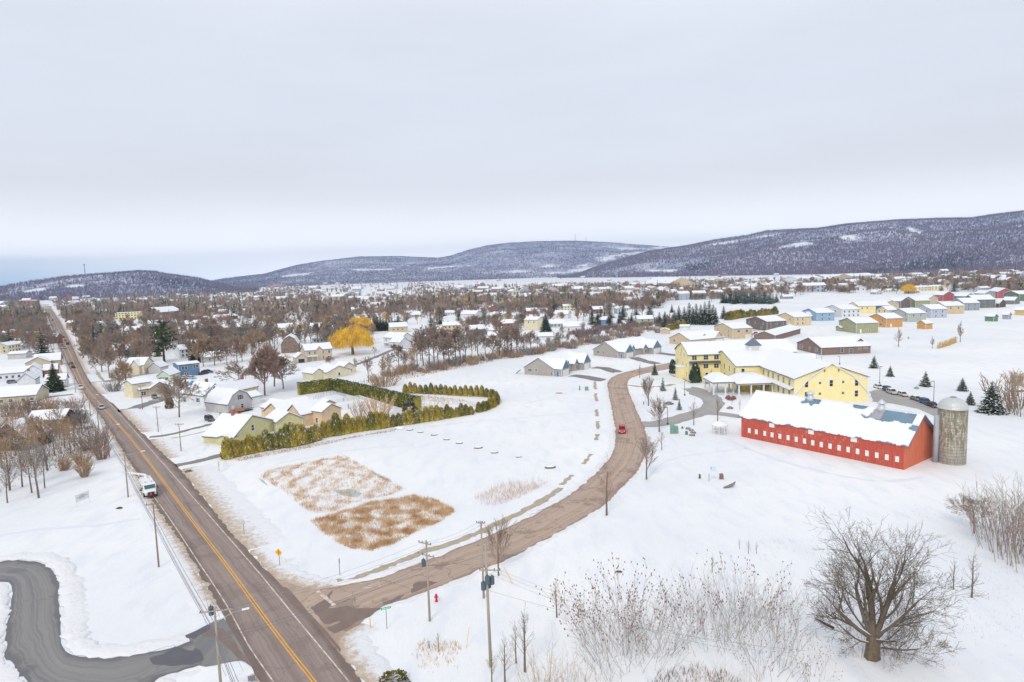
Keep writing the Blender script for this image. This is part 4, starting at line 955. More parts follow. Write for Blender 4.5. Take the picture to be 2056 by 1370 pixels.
    mb = MB(); mb.box(X(79.3), X(87.4), Y(226.9), Y(227.0), 0, 3.5); mb.build('porch_back_wall', siding('porch_wall', (240, 208, 92), var=.05), o)
    add_window(o, X(82.5), Y(226.9), 1.9, 0, .9, 1.6, glass=DGLASS); add_window(o, X(85.2), Y(226.9), 1.2, 0, .95, 2.1, kind='door')
    # boxy bay on the west end
    mb = MB(); mb.box(X(64.6), X(67), Y(256), Y(260.5), 0, 4.6); mb.build('side_entry', PL, o)
    mb = MB(); mb.box(X(64.3), X(67), Y(255.7), Y(260.8), 4.6, 4.95); mb.build('roof_snow', RSNOW, o)
    return o
residence()
# rooftop-less utility beside the east wall: well pump frame

# ---- named houses (labels say which one)
GAMB = [(0, .52), (.16, .86), (.5, 1.0), (.84, .86), (1, .52)]
def gam(wh, rh, e=.38): return [(0, wh), (.2, wh+(rh-wh)*.66), (.5, rh), (.8, wh+(rh-wh)*.66), (1, wh)]
# grey ranch duplexes with blue gables
def duplex(label, A, B, s):
    a, b_ = P(*A).xy, P(*B).xy; ex = b_-a; W_ = ex.length; rz = atan2(ex.y, ex.x)
    o = empty('duplex_house', (a.x, a.y, 0), rz, label, 'house', 'grey duplexes with blue gables'); D = 25*s
    # x: across the visible side gable, y: away along the ridge
    wh, rh = 3.1, 7.3
    gable_block(o, 0, W_*.80, 0, D, wh, rh, 'y', GREIGE, over=.4, nseg=10, jit=.06)
    x0 = W_*.80
    for (y0, y1, nm) in ((0.35, 7.2, 0), (D-7.4, D-.5, 1)):
        gable_block(o, x0-5.5, W_+.1, y0, y1, wh, 6.6, 'x', GREIGE, over=.4, rake=.3)
        mb = MB(); ym = (y0+y1)/2; x = W_+.14; mb.poly([(x, y0+.2, wh), (x, y1-.2, wh), (x, ym, 6.45)]); mb.poly([(x-.03, y0+.2, wh), (x-.03, ym, 6.45), (x-.03, y1-.2, wh)]); mb.build('gable_shakes', SLATEG, o)
        t = MB()
        for p, q in (((y0-.35, wh-.25), (ym, 6.75)), ((ym, 6.75), (y1+.35, wh-.25))): t.loft([[(x+.02, p[0], p[1]-.16), (x+.26, p[0], p[1]-.16), (x+.26, p[0], p[1]+.1), (x+.02, p[0], p[1]+.1)], [(x+.02, q[0], q[1]-.16), (x+.26, q[0], q[1]-.16), (x+.26, q[0], q[1]+.1), (x+.02, q[0], q[1]+.1)]])
        t.build('rake_board', TRIM, o)
        add_window(o, W_+.1, ym, 1.25, pi/2, 4.9, 2.3, kind='garage' if not (nm == 1 and s == 1) else 'open')
    for y, hh in ((9.6, 5.4), (D-9.8, 5.0)):
        gable_block(o, x0-3.5, x0+1.6, y-1.7, y+1.7, 3.0, hh, 'x', GREIGE, over=.3, rake=.2)
        mb = MB(); x = x0+1.66; mb.poly([(x, y-1.5, 3.05), (x, y+1.5, 3.05), (x, y, hh-.15)]); mb.build('gable_shakes', SLATEG, o)
        add_window(o, x0+1.6, y, 1.6, pi/2, 1.6, 1.7, kind='double')
    for s_, z, w, h, k in ((.16, 2.0, 1.7, 1.2, 'double'), (.33, 2.1, .8, 1.0, 'win'), (.74, 1.1, .8, 1.0, 'win')): add_window(o, s_*W_, 0, z, 0, w, h, kind=k)
    add_window(o, W_*.90, .35, 1.1, 0, .9, 2.1, kind='door', doorm=SBLU)
    t = MB()
    for x in (0, x0, W_+.05): t.box(x-.08, x+.08, -.08 if x < W_ else .27, .08 if x < W_ else .43, 0, wh)
    t.build('corner_trim', TRIM, o); return o
duplex('grey ranch duplex with blue gables and one garage open, beside the snowy field', (1053, 752), (1127, 757), 1.1)
duplex('grey ranch duplex with blue gables, next to the dark drives below the spruces', (1191.5, 714), (1254, 720.5), 1.16)
# lean-to stair by the first duplex
D2 = dict(kind='double')
two = lambda: grid_wins('f', (.22, .75), (1.6, 4.6))
house('ranch_house', 'tan ranch house with two garage gables above the yellow residence', (1344, 690), (1386, 695.5), 24, 3.2, 6.6, 'y', TAN, [('f', .25, 2.1, 1.6, 1.3, D2), ('f', .8, 1.8, .9, 1.3)] + [('r', .3, 1.6, 1.6, 1.3, dict(kind='double')), ('r', .58, 1.6, 1.6, 1.3, dict(kind='double')), ('r', .86, 1.2, 4.5, 2.2, 'garage')], group=None, blocks=((7, 14.5, 10, 15, 3.0, 5.6, 'x'), (7, 17.5, 17.4, 23.8, 3.0, 6.4, 'x')))
house('garden_shed', 'small tan shed with a snowy roof behind the tan ranch house', (1326, 671), (1344, 671), 4, 2.4, 3.6, 'y', TAN, cat='shed', nseg=1)
house('garden_shed', 'white shed with a dark door behind the tan ranch house', (1365, 663), (1384, 663), 4, 2.3, 3.4, 'x', WHITEW, [('f', .5, 1.1, 1.6, 1.9, 'door')], cat='shed', nseg=1)
house('two_storey_house', 'tan two-storey house with a white front porch, cars parked beside it', (1434, 674), (1471, 681), 12.5, 5.9, 8.4, 'y', TAN, grid_wins('f', (.22, .8), (4.4, 1.6))+grid_wins('r', (.3, .72), (4.5,), 1.5, 1.3, kind='double')+[('r', .8, 1.1, 3.6, 2.2, 'garage')], porch=None, blocks=((8, 15.5, 7, 12, 3.0, 5.2, 'x'),))
house('two_storey_house', 'dark taupe two-storey house with white trim and a long porch', (1498, 659), (1540, 665), 14, 6.0, 8.6, 'y', TAUPE, grid_wins('f', (.15, .45, .82), (4.4,))+[('f', .2, 1.6, 1.7, 1.3, D2), ('f', .75, 1.6, 1.7, 1.3, D2)]+grid_wins('r', (.2, .5, .8), (4.5, 1.6)), blocks=((9, 13, 1.5, 5, 5.6, 7.4, 'x'), (9, 13, 9, 12.5, 5.6, 7.4, 'x')))
house('two_storey_house', 'beige two-storey house with a side garage, behind the dark taupe house', (1560.5, 651), (1595, 655), 13, 5.9, 8.6, 'y', BEIGE, grid_wins('f', (.3, .75), (4.4,))+[('f', .25, 1.6, 1.6, 1.3, D2), ('f', .7, 1.1, 1.6, 2.1, 'door')]+grid_wins('r', (.2, .5), (4.5, 1.6)), blocks=((9, 17, 2, 9, 3.0, 5.4, 'x'),))
house('two_storey_house', 'light blue two-storey house with a low garage wing', (1610, 640), (1640, 645), 13, 5.8, 8.4, 'y', LBLUE, grid_wins('f', (.25, .75), (4.4, 1.6))+grid_wins('r', (.3, .7), (4.5, 1.6)), blocks=((9, 19, -3, 4, 3.2, 6.0, 'y'),))
house('two_storey_house', 'white two-storey house with a double front porch', (1655, 633), (1690, 638), 14, 6.0, 8.8, 'y', WHITEW, [('f', .25, 4.5, 2, 1.2, D2), ('f', .65, 4.5, 2.6, 1.2, D2), ('f', .6, 1.8, 2.2, 1.3, D2)]+grid_wins('r', (.15, .4, .65, .9), (4.5, 1.6)))
house('two_storey_house', 'yellow two-storey house beside the white one', (1703, 626), (1724, 630), 13, 6.0, 8.8, 'y', YELW, grid_wins('f', (.3, .75), (4.4, 1.6))+grid_wins('r', (.2, .5), (4.5,)), blocks=((7, 18, 3, 9, 3.2, 5.2, 'x'),))
house('two_storey_house', 'olive green two-storey house with a lean-to, nearest of the coloured row', (1684, 664), (1719, 670), 13.5, 6.0, 8.6, 'y', OLIVE, [('f', .2, 4.3, 2.1, 1.3, D2), ('f', .76, 4.3, .95, 1.2), ('f', .76, 1.2, .95, 1.4)]+[('r', .3, 4.6, .6, .7), ('r', .58, 4.6, .6, .7), ('r', .2, 1.3, .9, 2.1, 'door'), ('r', .6, 1.6, .7, .9)], blocks=((8, 15, 6.5, 13.3, 3.6, 4.9, 'y'), (-.5, 5, -1.6, 0, 2.2, 3.2, 'y')))
house('two_storey_house', 'bright orange two-storey house with a side wing and small entry roof', (1742, 654), (1779, 658), 12, 5.6, 8.4, 'y', ORANGE, [('f', .8, 4.6, 1.0, 1.5), ('f', .75, 1.7, 2.2, 1.2, D2), ('f', .38, 1.6, .8, 1.0)]+[('r', .25, 4.6, .7, .8), ('r', .6, 4.6, .7, .8), ('r', .3, 1.2, 1, 2.1, 'door')], blocks=((9, 15.5, 5.5, 11.8, 3.2, 4.8, 'y'),))
house('garden_shed', 'small orange shed with white corner boards standing in the snow field', (1841, 660), (1858, 661.5), 5.5, 3.4, 5.2, 'y', ORANGE, cat='shed', nseg=1)
house('two_storey_house', 'grey-green two-storey house between the orange and the pale blue-grey houses', (1788, 643), (1823, 647), 13, 5.8, 8.6, 'y', SAGE, [('f', .85, 5.0, .9, 1.4), ('f', .9, 1.6, .9, 1.7), ('f', .5, 1.4, .8, 1.0), ('f', .7, 1.2, 1.8, 2, 'double')]+grid_wins('r', (.3, .7), (4.5,)), blocks=((8, 16, 4, 10, 3.2, 4.8, 'y'),))
house('two_storey_house', 'pale blue-grey two-storey house in front of the tan one', (1835, 636), (1869, 639), 13, 6.2, 9.2, 'y', PALEB, [('f', .75, 4.9, 1, 1.4), ('f', .72, 1.6, 1, 1.7), ('f', .2, 5.0, .9, .9)]+grid_wins('r', (.3, .7), (4.6, 1.6)), blocks=((8, 16, 5, 11, 3.2, 5.0, 'y'),))
house('two_storey_house', 'tan two-storey house beyond the pale blue-grey one', (1873, 628), (1897, 631), 14, 6.2, 8.8, 'y', TAN, [('f', .3, 5.4, 1.2, .8)]+grid_wins('r', (.3, .7), (4.6,)), blocks=((8, 17, 5, 11, 3.4, 5.2, 'y'),))
house('two_storey_house', 'slate grey two-storey house with a steep snowy front roof', (1908, 621), (1935, 624), 12, 6, 9.6, 'y', wallc('pewter', (160, 166, 172)), grid_wins('f', (.3, .7), (1.6,))+grid_wins('r', (.3, .7), (4.6, 1.6)), blocks=((-3, 5, -3, 0, 3.0, 6.0, 'y'),))
house('two_storey_house', 'dark grey two-storey house with a long snowy roof', (1932, 616), (1956, 619), 16, 7, 10.5, 'y', DGREY, grid_wins('r', (.2, .5, .8), (5, 1.8)))
house('ranch_house', 'dark brown ranch house with a covered patio at the end of the row', (1968, 617), (2006, 618), 12, 3.4, 6.6, 'x', DKBRN, grid_wins('f', (.2, .5, .8), (1.8,)), porch=[(0, 12, -3, 0, 2.8)])
house('two_storey_house', 'dark red two-storey house with snowy roofs behind the tan house', (1872, 604), (1893, 605), 13, 6.0, 9.5, 'x', REDW, grid_wins('f', (.3, .7), (4.4,)))
house('two_storey_house', 'dark red house with a dormer at the far edge of the estate', (1983, 596), (2003, 599), 13, 6.5, 10.0, 'x', REDW, grid_wins('f', (.3, .7), (4.8, 1.8)))
for i, (A, B, c, lb, wh) in enumerate((((1752, 622), (1775, 625), BUFF, 'tan house with a yellow gable just past the slate blue one', 6.2), ((1737, 626), (1756, 629), DBLUE, 'slate blue two-storey house with a dark garage', 6), ((1786, 618), (1808, 619), TAUPE, 'charcoal two-storey house tucked behind the tan gabled one', 6), ((1812, 614), (1838, 618), OLIVE, 'olive two-storey house in the back row of the estate', 6), ((1840, 612), (1864, 613), BUFF, 'khaki two-storey house in the back row beside the olive one', 6), ((1760, 636), (1782, 637), BEIGE, 'beige gabled house between the slate blue and grey-green ones', 5), ((1915, 606), (1938, 607), DGREY, 'grey house half hidden behind the slate grey one', 5.5), ((2014, 603), (2046, 605), wallc('forest_green', (112, 128, 112)), 'dark green two-storey house at the far side of the estate', 6.5), ((2012, 611), (2036, 611.5), wallc('moss', (122, 134, 118)), 'dark green low house in front of its taller twin', 3.4), ((2042, 602), (2070, 603), wallc('sky_blue', (140, 176, 204)), 'blue two-storey house cut by the picture edge beside the dark green one', 6.2), ((1955, 601), (1976, 602), wallc('stone_grey', (168, 170, 170)), 'stone grey house behind the dark grey long one', 6.0))):
    house('two_storey_house' if wh > 4 else 'ranch_house', lb, A, B, 12, wh, wh+2.8, 'y' if i % 2 else 'x', c, grid_wins('f', (.25, .72), (4.5, 1.6) if wh > 4 else (1.6,)), nseg=2)
house('garden_shed', 'green shed standing alone in the far snow field', (1977, 645), (1995, 646), 4.5, 3.2, 4.8, 'x', wallc('shed_green', (112, 142, 116)), cat='shed', nseg=1)
house('garden_shed', 'blue-grey shed beyond the green one in the snow', (2012, 641), (2025, 641.5), 4, 3, 4.6, 'x', wallc('shed_grey', (162, 170, 180)), cat='shed', nseg=1)
house('garden_shed', 'mustard shed at the edge of the far snow field', (2037, 633), (2058, 633.5), 6, 3.6, 5.4, 'x', wallc('shed_tan', (212, 184, 124)), cat='shed', nseg=1)
# brown ranch with a white deck
o = house('ranch_house', 'wide brown ranch house with a white deck behind the yellow residence', (1600.5, 702), (1649, 713.5), 24, 3.4, 7.0, 'y', BROWN, [('f', .17, 1.9, 2.6, 1.7, D2), ('f', .53, 1.9, 1.0, 1.5), ('f', .8, 1.9, 1.9, 1.7, D2)]+[('r', .42, 1.9, 1.1, 1.9), ('r', .6, 1.3, 1.6, 2.3, 'double'), ('r', .78, 2.5, 1.2, .5), ('r', .9, 2.5, 1.8, .5)], blocks=((6, 18.5, 18, 25.5, 3.4, 6.6, 'x'),))
add_window(o, 18.5, 21.8, 1.9, pi/2, 1.5, 1.6, kind='double')
mb = MB(); mb.box(12.2, 16, 11.5, 17.5, .9, 1.05)
for k in range(12): mb.box(12.3+k*.31, 12.36+k*.31, 11.5, 11.55, 1.05, 1.9)
mb.box(12.2, 16, 11.48, 11.57, 1.9, 2.0)
for k in range(18): mb.box(15.95, 16, 11.6+k*.33, 11.66+k*.33, 1.05, 1.9)
mb.box(15.93, 16.02, 11.5, 17.5, 1.9, 2.0); mb.build('deck', TRIM, o)
house('garage_block', 'long low brown garage wall with a snowy roof near the brown ranch house', (1556, 685), (1607, 670), 12, 3.0, 5.2, 'x', BROWN, cat='garage')
# ---- houses left of centre
o = house('gambrel_house', 'light grey gambrel house with black deck rails near the peach cottage', (458.5, 832), (507, 821), 12, 3.4, 7.0, 'y', GREYW, [('f', .53, 4.9, 1.0, 1.5, dict(sh=SBLK)), ('f', .2, 1.5, .9, 1.9, 'door'), ('f', .58, 1.8, .9, 1.4)], prof=gam(3.2, 7.2), blocks=((8.3, 17.5, 5.5, 11.5, 2.8, 4.2, 'x', WHITEW),))
add_window(o, 15.2, 5.5, 1.2, 0, 2.8, 2.1, kind='garage'); add_window(o, 10.6, 5.5, 1.3, 0, .9, 1.9)
mb = MB()
for k in range(34): mb.box(-2.6+k*.32, -2.55+k*.32, -2.2, -2.15, 0, .9)
mb.box(-2.7, 8.3, -2.22, -2.12, .9, 1.0)
for k in range(10): mb.box(-2.65, -2.6, -2.1+k*.32, -2.04+k*.32, 0, .9)
mb.box(-2.7, -2.58, -2.2, 1.2, .9, 1.0); mb.box(-2.6, 8.2, -2.1, -.1, .12, .2); mb.build('deck_railing', SBLK, o)
house('cottage_house', 'cream cottage with a red chimney and red steps behind the grey gambrel house', (426, 818), (445, 819.5), 17, 4.8, 7.6, 'y', BEIGE, [('f', .5, 3.5, .8, 1.1), ('f', .5, 1.2, .9, 2.0, 'door')], chim=((1.2, 13, 9.2, BRICK),), blocks=((-4.5, 0, 2, 8, 2.4, 3.6, 'y', WHITEW),))
o = house('cottage_house', 'white cottage with a blue tarp along its roof ridge and blue shutters', (366, 811), (411, 817), 9, 3.8, 7.4, 'x', WHITEW, [('f', .72, 2.1, 1.1, 1.4, dict(sh=SBLU)), ('f', .12, 1.6, .9, 1.4, dict(sh=SBLU))], chim=((7.2, 5.5, 8.6, BRICK),))
mb = MB(); mb.poly([(-.3, 2.9, 6.53), (7.0, 2.9, 6.53), (7.0, 4.55, 7.86), (-.3, 4.55, 7.86)]); mb.build('roof_tarp', TARP, o)
o = house('split_level_house', 'cream split-level house with a dark glazed entry and a grey car outside', (281, 799), (341, 789), 9, 3.0, 5.0, 'x', BUFF, [('f', .12, 1.5, 1.8, 1.3, D2), ('f', .42, 1.7, 2.3, 3.0, dict(kind='open')), ('f', .75, 1.7, 1.6, 1.1, D2)], blocks=((-2.0, 4.5, .8, 8, 5.4, 6.6, 'x', CREAM), (3.5, 11, -1, 8, 3.0, 5.0, 'y')))
house('cottage_house', 'small mint green cottage behind the cream split-level house', (316, 768), (342, 767), 10, 2.8, 5.0, 'y', MINT, grid_wins('f', (.3, .5, .7), (1.5,), .8, 1.2, sh=SBLK))
house('blue_house', 'boxy mid-blue two-storey house with a flat snowy roof', (360, 758), (402, 753), 9, 5.6, 6.2, 'x', BLUEW, [('f', .28, 4.1, 2.6, 1.3, D2), ('f', .82, 4.3, 2.4, 1.3, D2), ('f', .36, 1.3, 1.8, 1.2, D2)])
house('cottage_house', 'cream farmhouse with twin gables across the side street from the blue house', (252, 752), (290, 751), 9, 4.2, 7.4, 'x', CREAM, grid_wins('f', (.3, .5, .7), (1.6,)), blocks=((3.5, 8, -1.5, 4, 3.8, 6.8, 'y'), (11, 17, 1, 8, 2.8, 5.2, 'y', GREYW)), chim=((6, 5, 8.8, BRICK),))
house('garage_block', 'low white outbuilding with a snowy roof beside the cars', (424, 797), (466, 792), 10, 2.6, 4.2, 'x', WHITEW, cat='garage')
house('ranch_house', 'pale ranch house with a dark spruce by its gable', (408, 729), (451, 724), 9, 2.8, 5.0, 'x', GREYW, grid_wins('f', (.3, .7), (1.5,)))
house('cottage_house', 'white cottage between the tall dark pine and the spruce', (362, 720), (381, 718), 9, 4.8, 7.2, 'x', WHITEW, grid_wins('f', (.3, .7), (1.6, 3.8)))
# peach and lime cottages inside the hedge
o = house('cottage_house', 'peach cottage with several gables behind the cedar hedge', (531, 846), (566, 853), 12, 3.2, 6.0, 'y', PEACH, [('f', .65, 1.9, .9, 1.3)], blocks=((2, 13, 4, 11, 3.2, 5.2, 'x'), (10.6, 18, 1, 9, 3.6, 6.4, 'y'), (-8, 1, 4, 12, 2.8, 4.8, 'x'), (17, 22.5, 5, 12, 4.2, 6.0, 'x')))
add_window(o, 14.8, 1, 1.9, 0, .9, 1.4); add_window(o, 8, 4, 1.8, 0, 1.5, 1.3, kind='double'); add_window(o, 20, 5, 1.6, 0, .9, 1.4)
o = house('cottage_house', 'lime green cottage with a steep snowy roof at the end of the cedar hedge', (478, 891), (548, 866), 10, 3.0, 6.4, 'y', LIME, [('f', .42, 3.0, 1.0, 1.6)], prof=[(-.12, 1.9), (.42, 6.3), (1, 3.2)], chim=((5.6, 6, 7.8, BRICK),))
for k in (0, 1): add_window(o, -1.0, 1.6+k*2.3, 1.0, -pi/2, 1.0, 1.3)
gable_block(o, -2.6, .2, .2, 4.6, 2.0, 2.6, 'x', LIME, over=.25)
house('garden_shed', 'lime green gabled shed wing between the hedge and the peach cottage', (556, 868), (608, 858), 8, 2.8, 5.0, 'y', LIME, [('f', .5, 1.7, .9, 1.2)], cat='shed')
house('pool_shed', 'small peach shed inside the white-fenced yard', (650, 826), (674, 822), 4, 2.2, 3.3, 'y', PEACH, cat='shed', nseg=1)
# ---- behind
o = house('gambrel_barn', 'old grey-brown gambrel barn behind the cream colonial house', (565, 710), (600, 708), 14, 5.0, 9.8, 'y', wallc('old_boards', (146, 126, 112), var=.2), prof=gam(5.2, 10.2), cat='barn', trim=False, roofm=mat('barn_shingle', (176, 172, 176), .9, var=.1, scale=2))
o = house('colonial_house', 'cream two-storey colonial with gabled dormers and a low garage', (614, 727), (668, 722), 10, 5.8, 8.6, 'x', BUFF, grid_wins('f', (.15, .35), (4.5,), .8, 1.2)+[('f', .62, 4.4, 1.7, 1.3, D2), ('f', .88, 4.4, 1.0, 1.3), ('f', .62, 1.5, 1.7, 1.3, D2), ('f', .88, 1.5, 1.7, 1.3, D2)], blocks=((5.6, 9, -.4, 3, 5.8, 7.6, 'y'), (-5.5, .2, -2.5, 5, 2.8, 4.8, 'y')), porch=[(.5, 6, -1.8, 0, 2.7)])
add_window(o, -2.7, -2.5, 1.1, 0, 3.2, 2.1, kind='open')
o = house('farmhouse', 'white farmhouse with a porch and a gabled garage at the end of its dark drive', (771, 697), (806, 699), 10, 5.8, 8.6, 'x', WHITEW, grid_wins('f', (.15, .4, .65, .9), (4.4,), .9, 1.2)+grid_wins('f', (.2, .6), (1.6,)), blocks=((8.0, 17, -3, 5, 3.6, 6.4, 'x'),), porch=[(-.2, 7.8, -2.0, 0, 2.8)])
add_window(o, 12.5, -3, 1.2, 0, 3.2, 2.2, kind='open')
house('cottage_house', 'tan cottage with a hipped snowy roof behind the white farmhouse', (783, 669), (819, 667), 11, 4.2, 7.2, 'x', TAN, grid_wins('f', (.2, .45, .7), (2.6,), 1.2, 1.1))
o = house('ranch_house', 'cream ranch house in two joined blocks above the clipped hedge', (657, 762), (705, 754), 11, 2.8, 5.0, 'y', CREAM, [('f', .5, 1.5, 1.0, 1.3)], blocks=((-5, 1, 3, 11, 2.8, 4.6, 'y'), (11, 19, 5, 12, 2.8, 5.0, 'y')))
add_window(o, 15.5, 5, 1.5, 0, 1.8, 1.2, kind='double')
# white tall house by the spruce in the tree belt and other belt houses
house('tall_white_house', 'tall cream house with a snowy roof against the big spruce', (1053, 663), (1079, 664), 9, 7.6, 9.6, 'x', CREAM, grid_wins('f', (.35, .75), (6.0,), .9, 1.2))
house('garage_block', 'long low white shed in front of the big spruce', (1080, 684), (1111, 683), 7, 2.4, 4.4, 'x', WHITEW, cat='shed')
house('cottage_house', 'snow-covered cottage with pale walls under the brown treetops', (1131, 667), (1168, 666), 10, 3.6, 6.6, 'x', WHITEW, grid_wins('f', (.3, .7), (1.8,)))
house('two_storey_house', 'pale green two-storey house between the spruces', (1280, 654), (1312, 653), 10, 4.6, 7.0, 'x', wallc('pale_green', (196, 204, 172)), grid_wins('f', (.3, .7), (3.8, 1.5)))
house('cottage_house', 'small blue cottage under the snow-dusted spruces', (1203, 651), (1221, 651), 8, 3.2, 5.6, 'x', wallc('cornflower', (120, 152, 196)))
# ---- lower left
o = house('long_motel', 'long low white building with a brick end beside the highway', (-18, 768), (70, 760), 13, 3.4, 5.4, 'x', WHITEW, grid_wins('f', (.1, .22, .36, .5, .64, .78), (1.8,), 1.0, 1.1), cat='building', blocks=((13, 20, -1, 12, 3.6, 6.4, 'y'), (20.4, 26, 1, 12, 3.2, 5.4, 'x', BRICK)))
house('farmhouse', 'white farmhouse with a green-trimmed porch by the tall spruce', (37, 786), (72, 783), 9, 4.6, 7.4, 'y', WHITEW, grid_wins('f', (.3, .75), (1.8,), .8, 1.2), blocks=((9.4, 17, 1, 8, 3.2, 5.4, 'x'),), chim=((3, 6, 8.6, BRICK),), porch=[(9.6, 16.8, -1.2, 1, 2.4)])
house('ranch_house', 'long tan ranch building with a deep snowy roof along the lower side street', (-30, 816), (73, 808), 14, 2.8, 5.6, 'x', BUFF, grid_wins('f', (.32, .5, .75, .92), (1.4,), 1.2, 1.0))
house('ranch_house', 'tan gabled building with nested snowy roofs behind the brick-ended motel', (52, 742), (102, 738), 12, 3.2, 6.0, 'y', BUFF, blocks=((3, 15, 6, 16, 3, 6.6, 'x'),))
house('garage_block', 'white flat-roofed outbuilding behind the tan gabled building', (16, 722), (52, 720), 9, 3, 4.2, 'x', GREYW, cat='garage')
house('barn_house', 'old brown house half hidden in the bare thicket', (-14, 906), (55, 905), 9, 3.4, 7.6, 'y', DKBRN, [('f', .7, 2.8, .9, 1.2)], trim=False)
house('ranch_house', 'low house with a snowy roof among the thicket bushes', (55, 862), (128, 857), 9, 2.4, 4.6, 'x', DKBRN, trim=False)
# ------------------------------------------------------------------ vehicles
PAINT = {}
def paint(nm, c):
    if nm not in PAINT: PAINT[nm] = mat('paint_'+nm, c, .35, spec=.5)
    return PAINT[nm]
LAMPW = mat('lamp_lens', (220, 220, 205), .3); LAMPR = mat('tail_lens', (170, 40, 36), .4)
def sect(x, hw, z0, z1, ch=.18): # chamfered ring across the car
    return [(x, -hw, z0+ch*.6), (x, -hw+ch*.3, z0), (x, hw-ch*.3, z0), (x, hw, z0+ch*.6), (x, hw, z1-ch*.8), (x, hw-ch, z1), (x, -hw+ch, z1), (x, -hw, z1-ch*.8)]
CARM = {}
def car_meshes(kind, pm, snow):
    key = (kind, pm.name, snow)
    if key in CARM: return CARM[key]
    L_, hw = {'sedan': (4.6, .9), 'suv': (4.6, .94), 'pickup': (5.6, .98)}[kind]; h = {'sedan': 1.42, 'suv': 1.68, 'pickup': 1.8}[kind]; bz = {'sedan': .88, 'suv': 1.02, 'pickup': 1.1}[kind]; x0 = -L_/2
    b1 = MB(); b1.loft([sect(x0, hw*.8, .35, bz*.86), sect(x0+.15, hw*.95, .26, bz*.97), sect(x0+.9, hw, .25, bz), sect(0, hw, .25, bz+.02), sect(L_/2-1.2, hw, .25, bz-.02), sect(L_/2-.3, hw*.93, .26, bz*.84), sect(L_/2, hw*.78, .36, bz*.68)])
    g = MB(); r = MB()
    cb = {'sedan': (-1.75, -1.05, .45, 1.25), 'suv': (-2.2, -1.85, .35, 1.15), 'pickup': (-.75, -.55, .75, 1.45)}[kind]
    def ring(x, w, z): return [(x, -w, z), (x, w, z)]
    a, b_, c, d = cb
    base = [(a, -hw*.9, bz-.03), (d, -hw*.9, bz-.03), (d, hw*.9, bz-.03), (a, hw*.9, bz-.03)]; top = [(b_, -hw*.72, h-.04), (c, -hw*.72, h-.04), (c, hw*.72, h-.04), (b_, hw*.72, h-.04)]
    g.loft([base, top])
    r.loft([[(b_-.03, -hw*.75, h-.05), (c+.05, -hw*.75, h-.05), (c+.05, hw*.75, h-.05), (b_-.03, hw*.75, h-.05)], [(b_+.06, -hw*.64, h+.02), (c-.08, -hw*.64, h+.02), (c-.08, hw*.64, h+.02), (b_+.06, hw*.64, h+.02)]])
    for s in (-1, 1):
        for (p, q) in (((a, bz), (b_, h-.03)), ((d, bz), (c, h-.03)), (((a+d)/2, bz), ((b_+c)/2, h-.03))): r.tube((p[0], s*hw*.905, p[1]), (q[0], s*hw*.73, q[1]), .045, .045, 4)
    if kind == 'pickup':
        bed = MB(); bed.box(-L_/2+.15, -.85, -hw*.8, hw*.8, bz-.02, bz+.01)
    w = MB(); w.tube((0, -.11, 0), (0, .11, 0), .33, .33, 14); hub = MB(); hub.tube((0, -.12, 0), (0, .12, 0), .19, .19, 10)
    hl = MB(); hl.box(L_/2-.16, L_/2-.02, -.17, .17, bz*.66, bz*.8); tl = MB(); tl.box(x0-.01, x0+.1, -.14, .14, bz*.68, bz*.86)
    pl = MB(); pl.box(L_/2-.05, L_/2+.02, -.27, .27, .42, .55)
    out = dict(body=b1.mesh('body', pm, False), cabin=g.mesh('cabin_glass', DGLASS), roof=r.mesh('roof_panel', RSNOW if snow else pm), wheel=w.mesh('wheel', RUBBER), hub=hub.mesh('rim', STEEL), head=hl.mesh('headlight', LAMPW), tail=tl.mesh('tail_light', LAMPR), plate=pl.mesh('number_plate', TRIM), dims=(L_, hw, bz))
    if kind == 'pickup': out['bed'] = bed.mesh('cargo_bed', DARKM)
    CARM[key] = out; return out
def car(px, py, hd, kind, pm, label, group=None, snow=False, parts=True, name=None, z=.05):
    """hd: photo point the nose points at"""
    p = P(px, py); q = P(*hd); rz = atan2(q.y-p.y, q.x-p.x); m = car_meshes(kind, pm, snow)
    nm = name or {'sedan': 'parked_car', 'suv': 'parked_car', 'pickup': 'pickup_truck'}[kind]
    o = empty(nm, (p.x, p.y, z), rz, label, {'pickup': 'pickup truck'}.get(kind, 'car'), group); L_, hw, bz = m['dims']
    mkobj('body', m['body'], o); mkobj('cabin_glass', m['cabin'], o); mkobj('roof_panel', m['roof'], o)
    if kind == 'pickup': mkobj('cargo_bed', m['bed'], o)
    for sx in (-1, 1):
        for sy in (-1, 1):
            w = mkobj('wheel', m['wheel'], o); w.location = (sx*L_*.31, sy*(hw-.1), .33)
            if parts: mkobj('rim', m['hub'], w)
    if parts:
        for sy in (-1, 1):
            a = mkobj('headlight', m['head'], o); a.location = (0, sy*hw*.62, 0); a = mkobj('tail_light', m['tail'], o); a.location = (0, sy*hw*.66, 0)
        mkobj('number_plate', m['plate'], o)
    return o
pW, pR, pK, pG, pB, pS, pT = paint('white', (232, 232, 232)), paint('red', (206, 40, 48)), paint('black', (52, 52, 58)), paint('grey', (120, 122, 128)), paint('blue', (56, 92, 140)), paint('silver', (186, 188, 192)), paint('tan', (206, 194, 168))
car(1249, 868, (1249, 884), 'suv', pR, 'bright red car driving on the curved brown road', name='red_car', z=.06)
car(204, 821, (218, 838), 'sedan', pS, 'silver car driving toward the utility truck on the highway', name='moving_car')
car(162, 781, (175, 800), 'pickup', pW, 'white pickup truck waiting at the highway edge beside the poles', z=.06)
car(147, 739, (137, 715), 'sedan', pK, 'dark sedan leading a second dark car away down the highway', name='moving_car'); car(143.5, 731.5, (136, 712), 'sedan', pG, 'dark grey car just ahead of the dark sedan on the highway', name='moving_car')
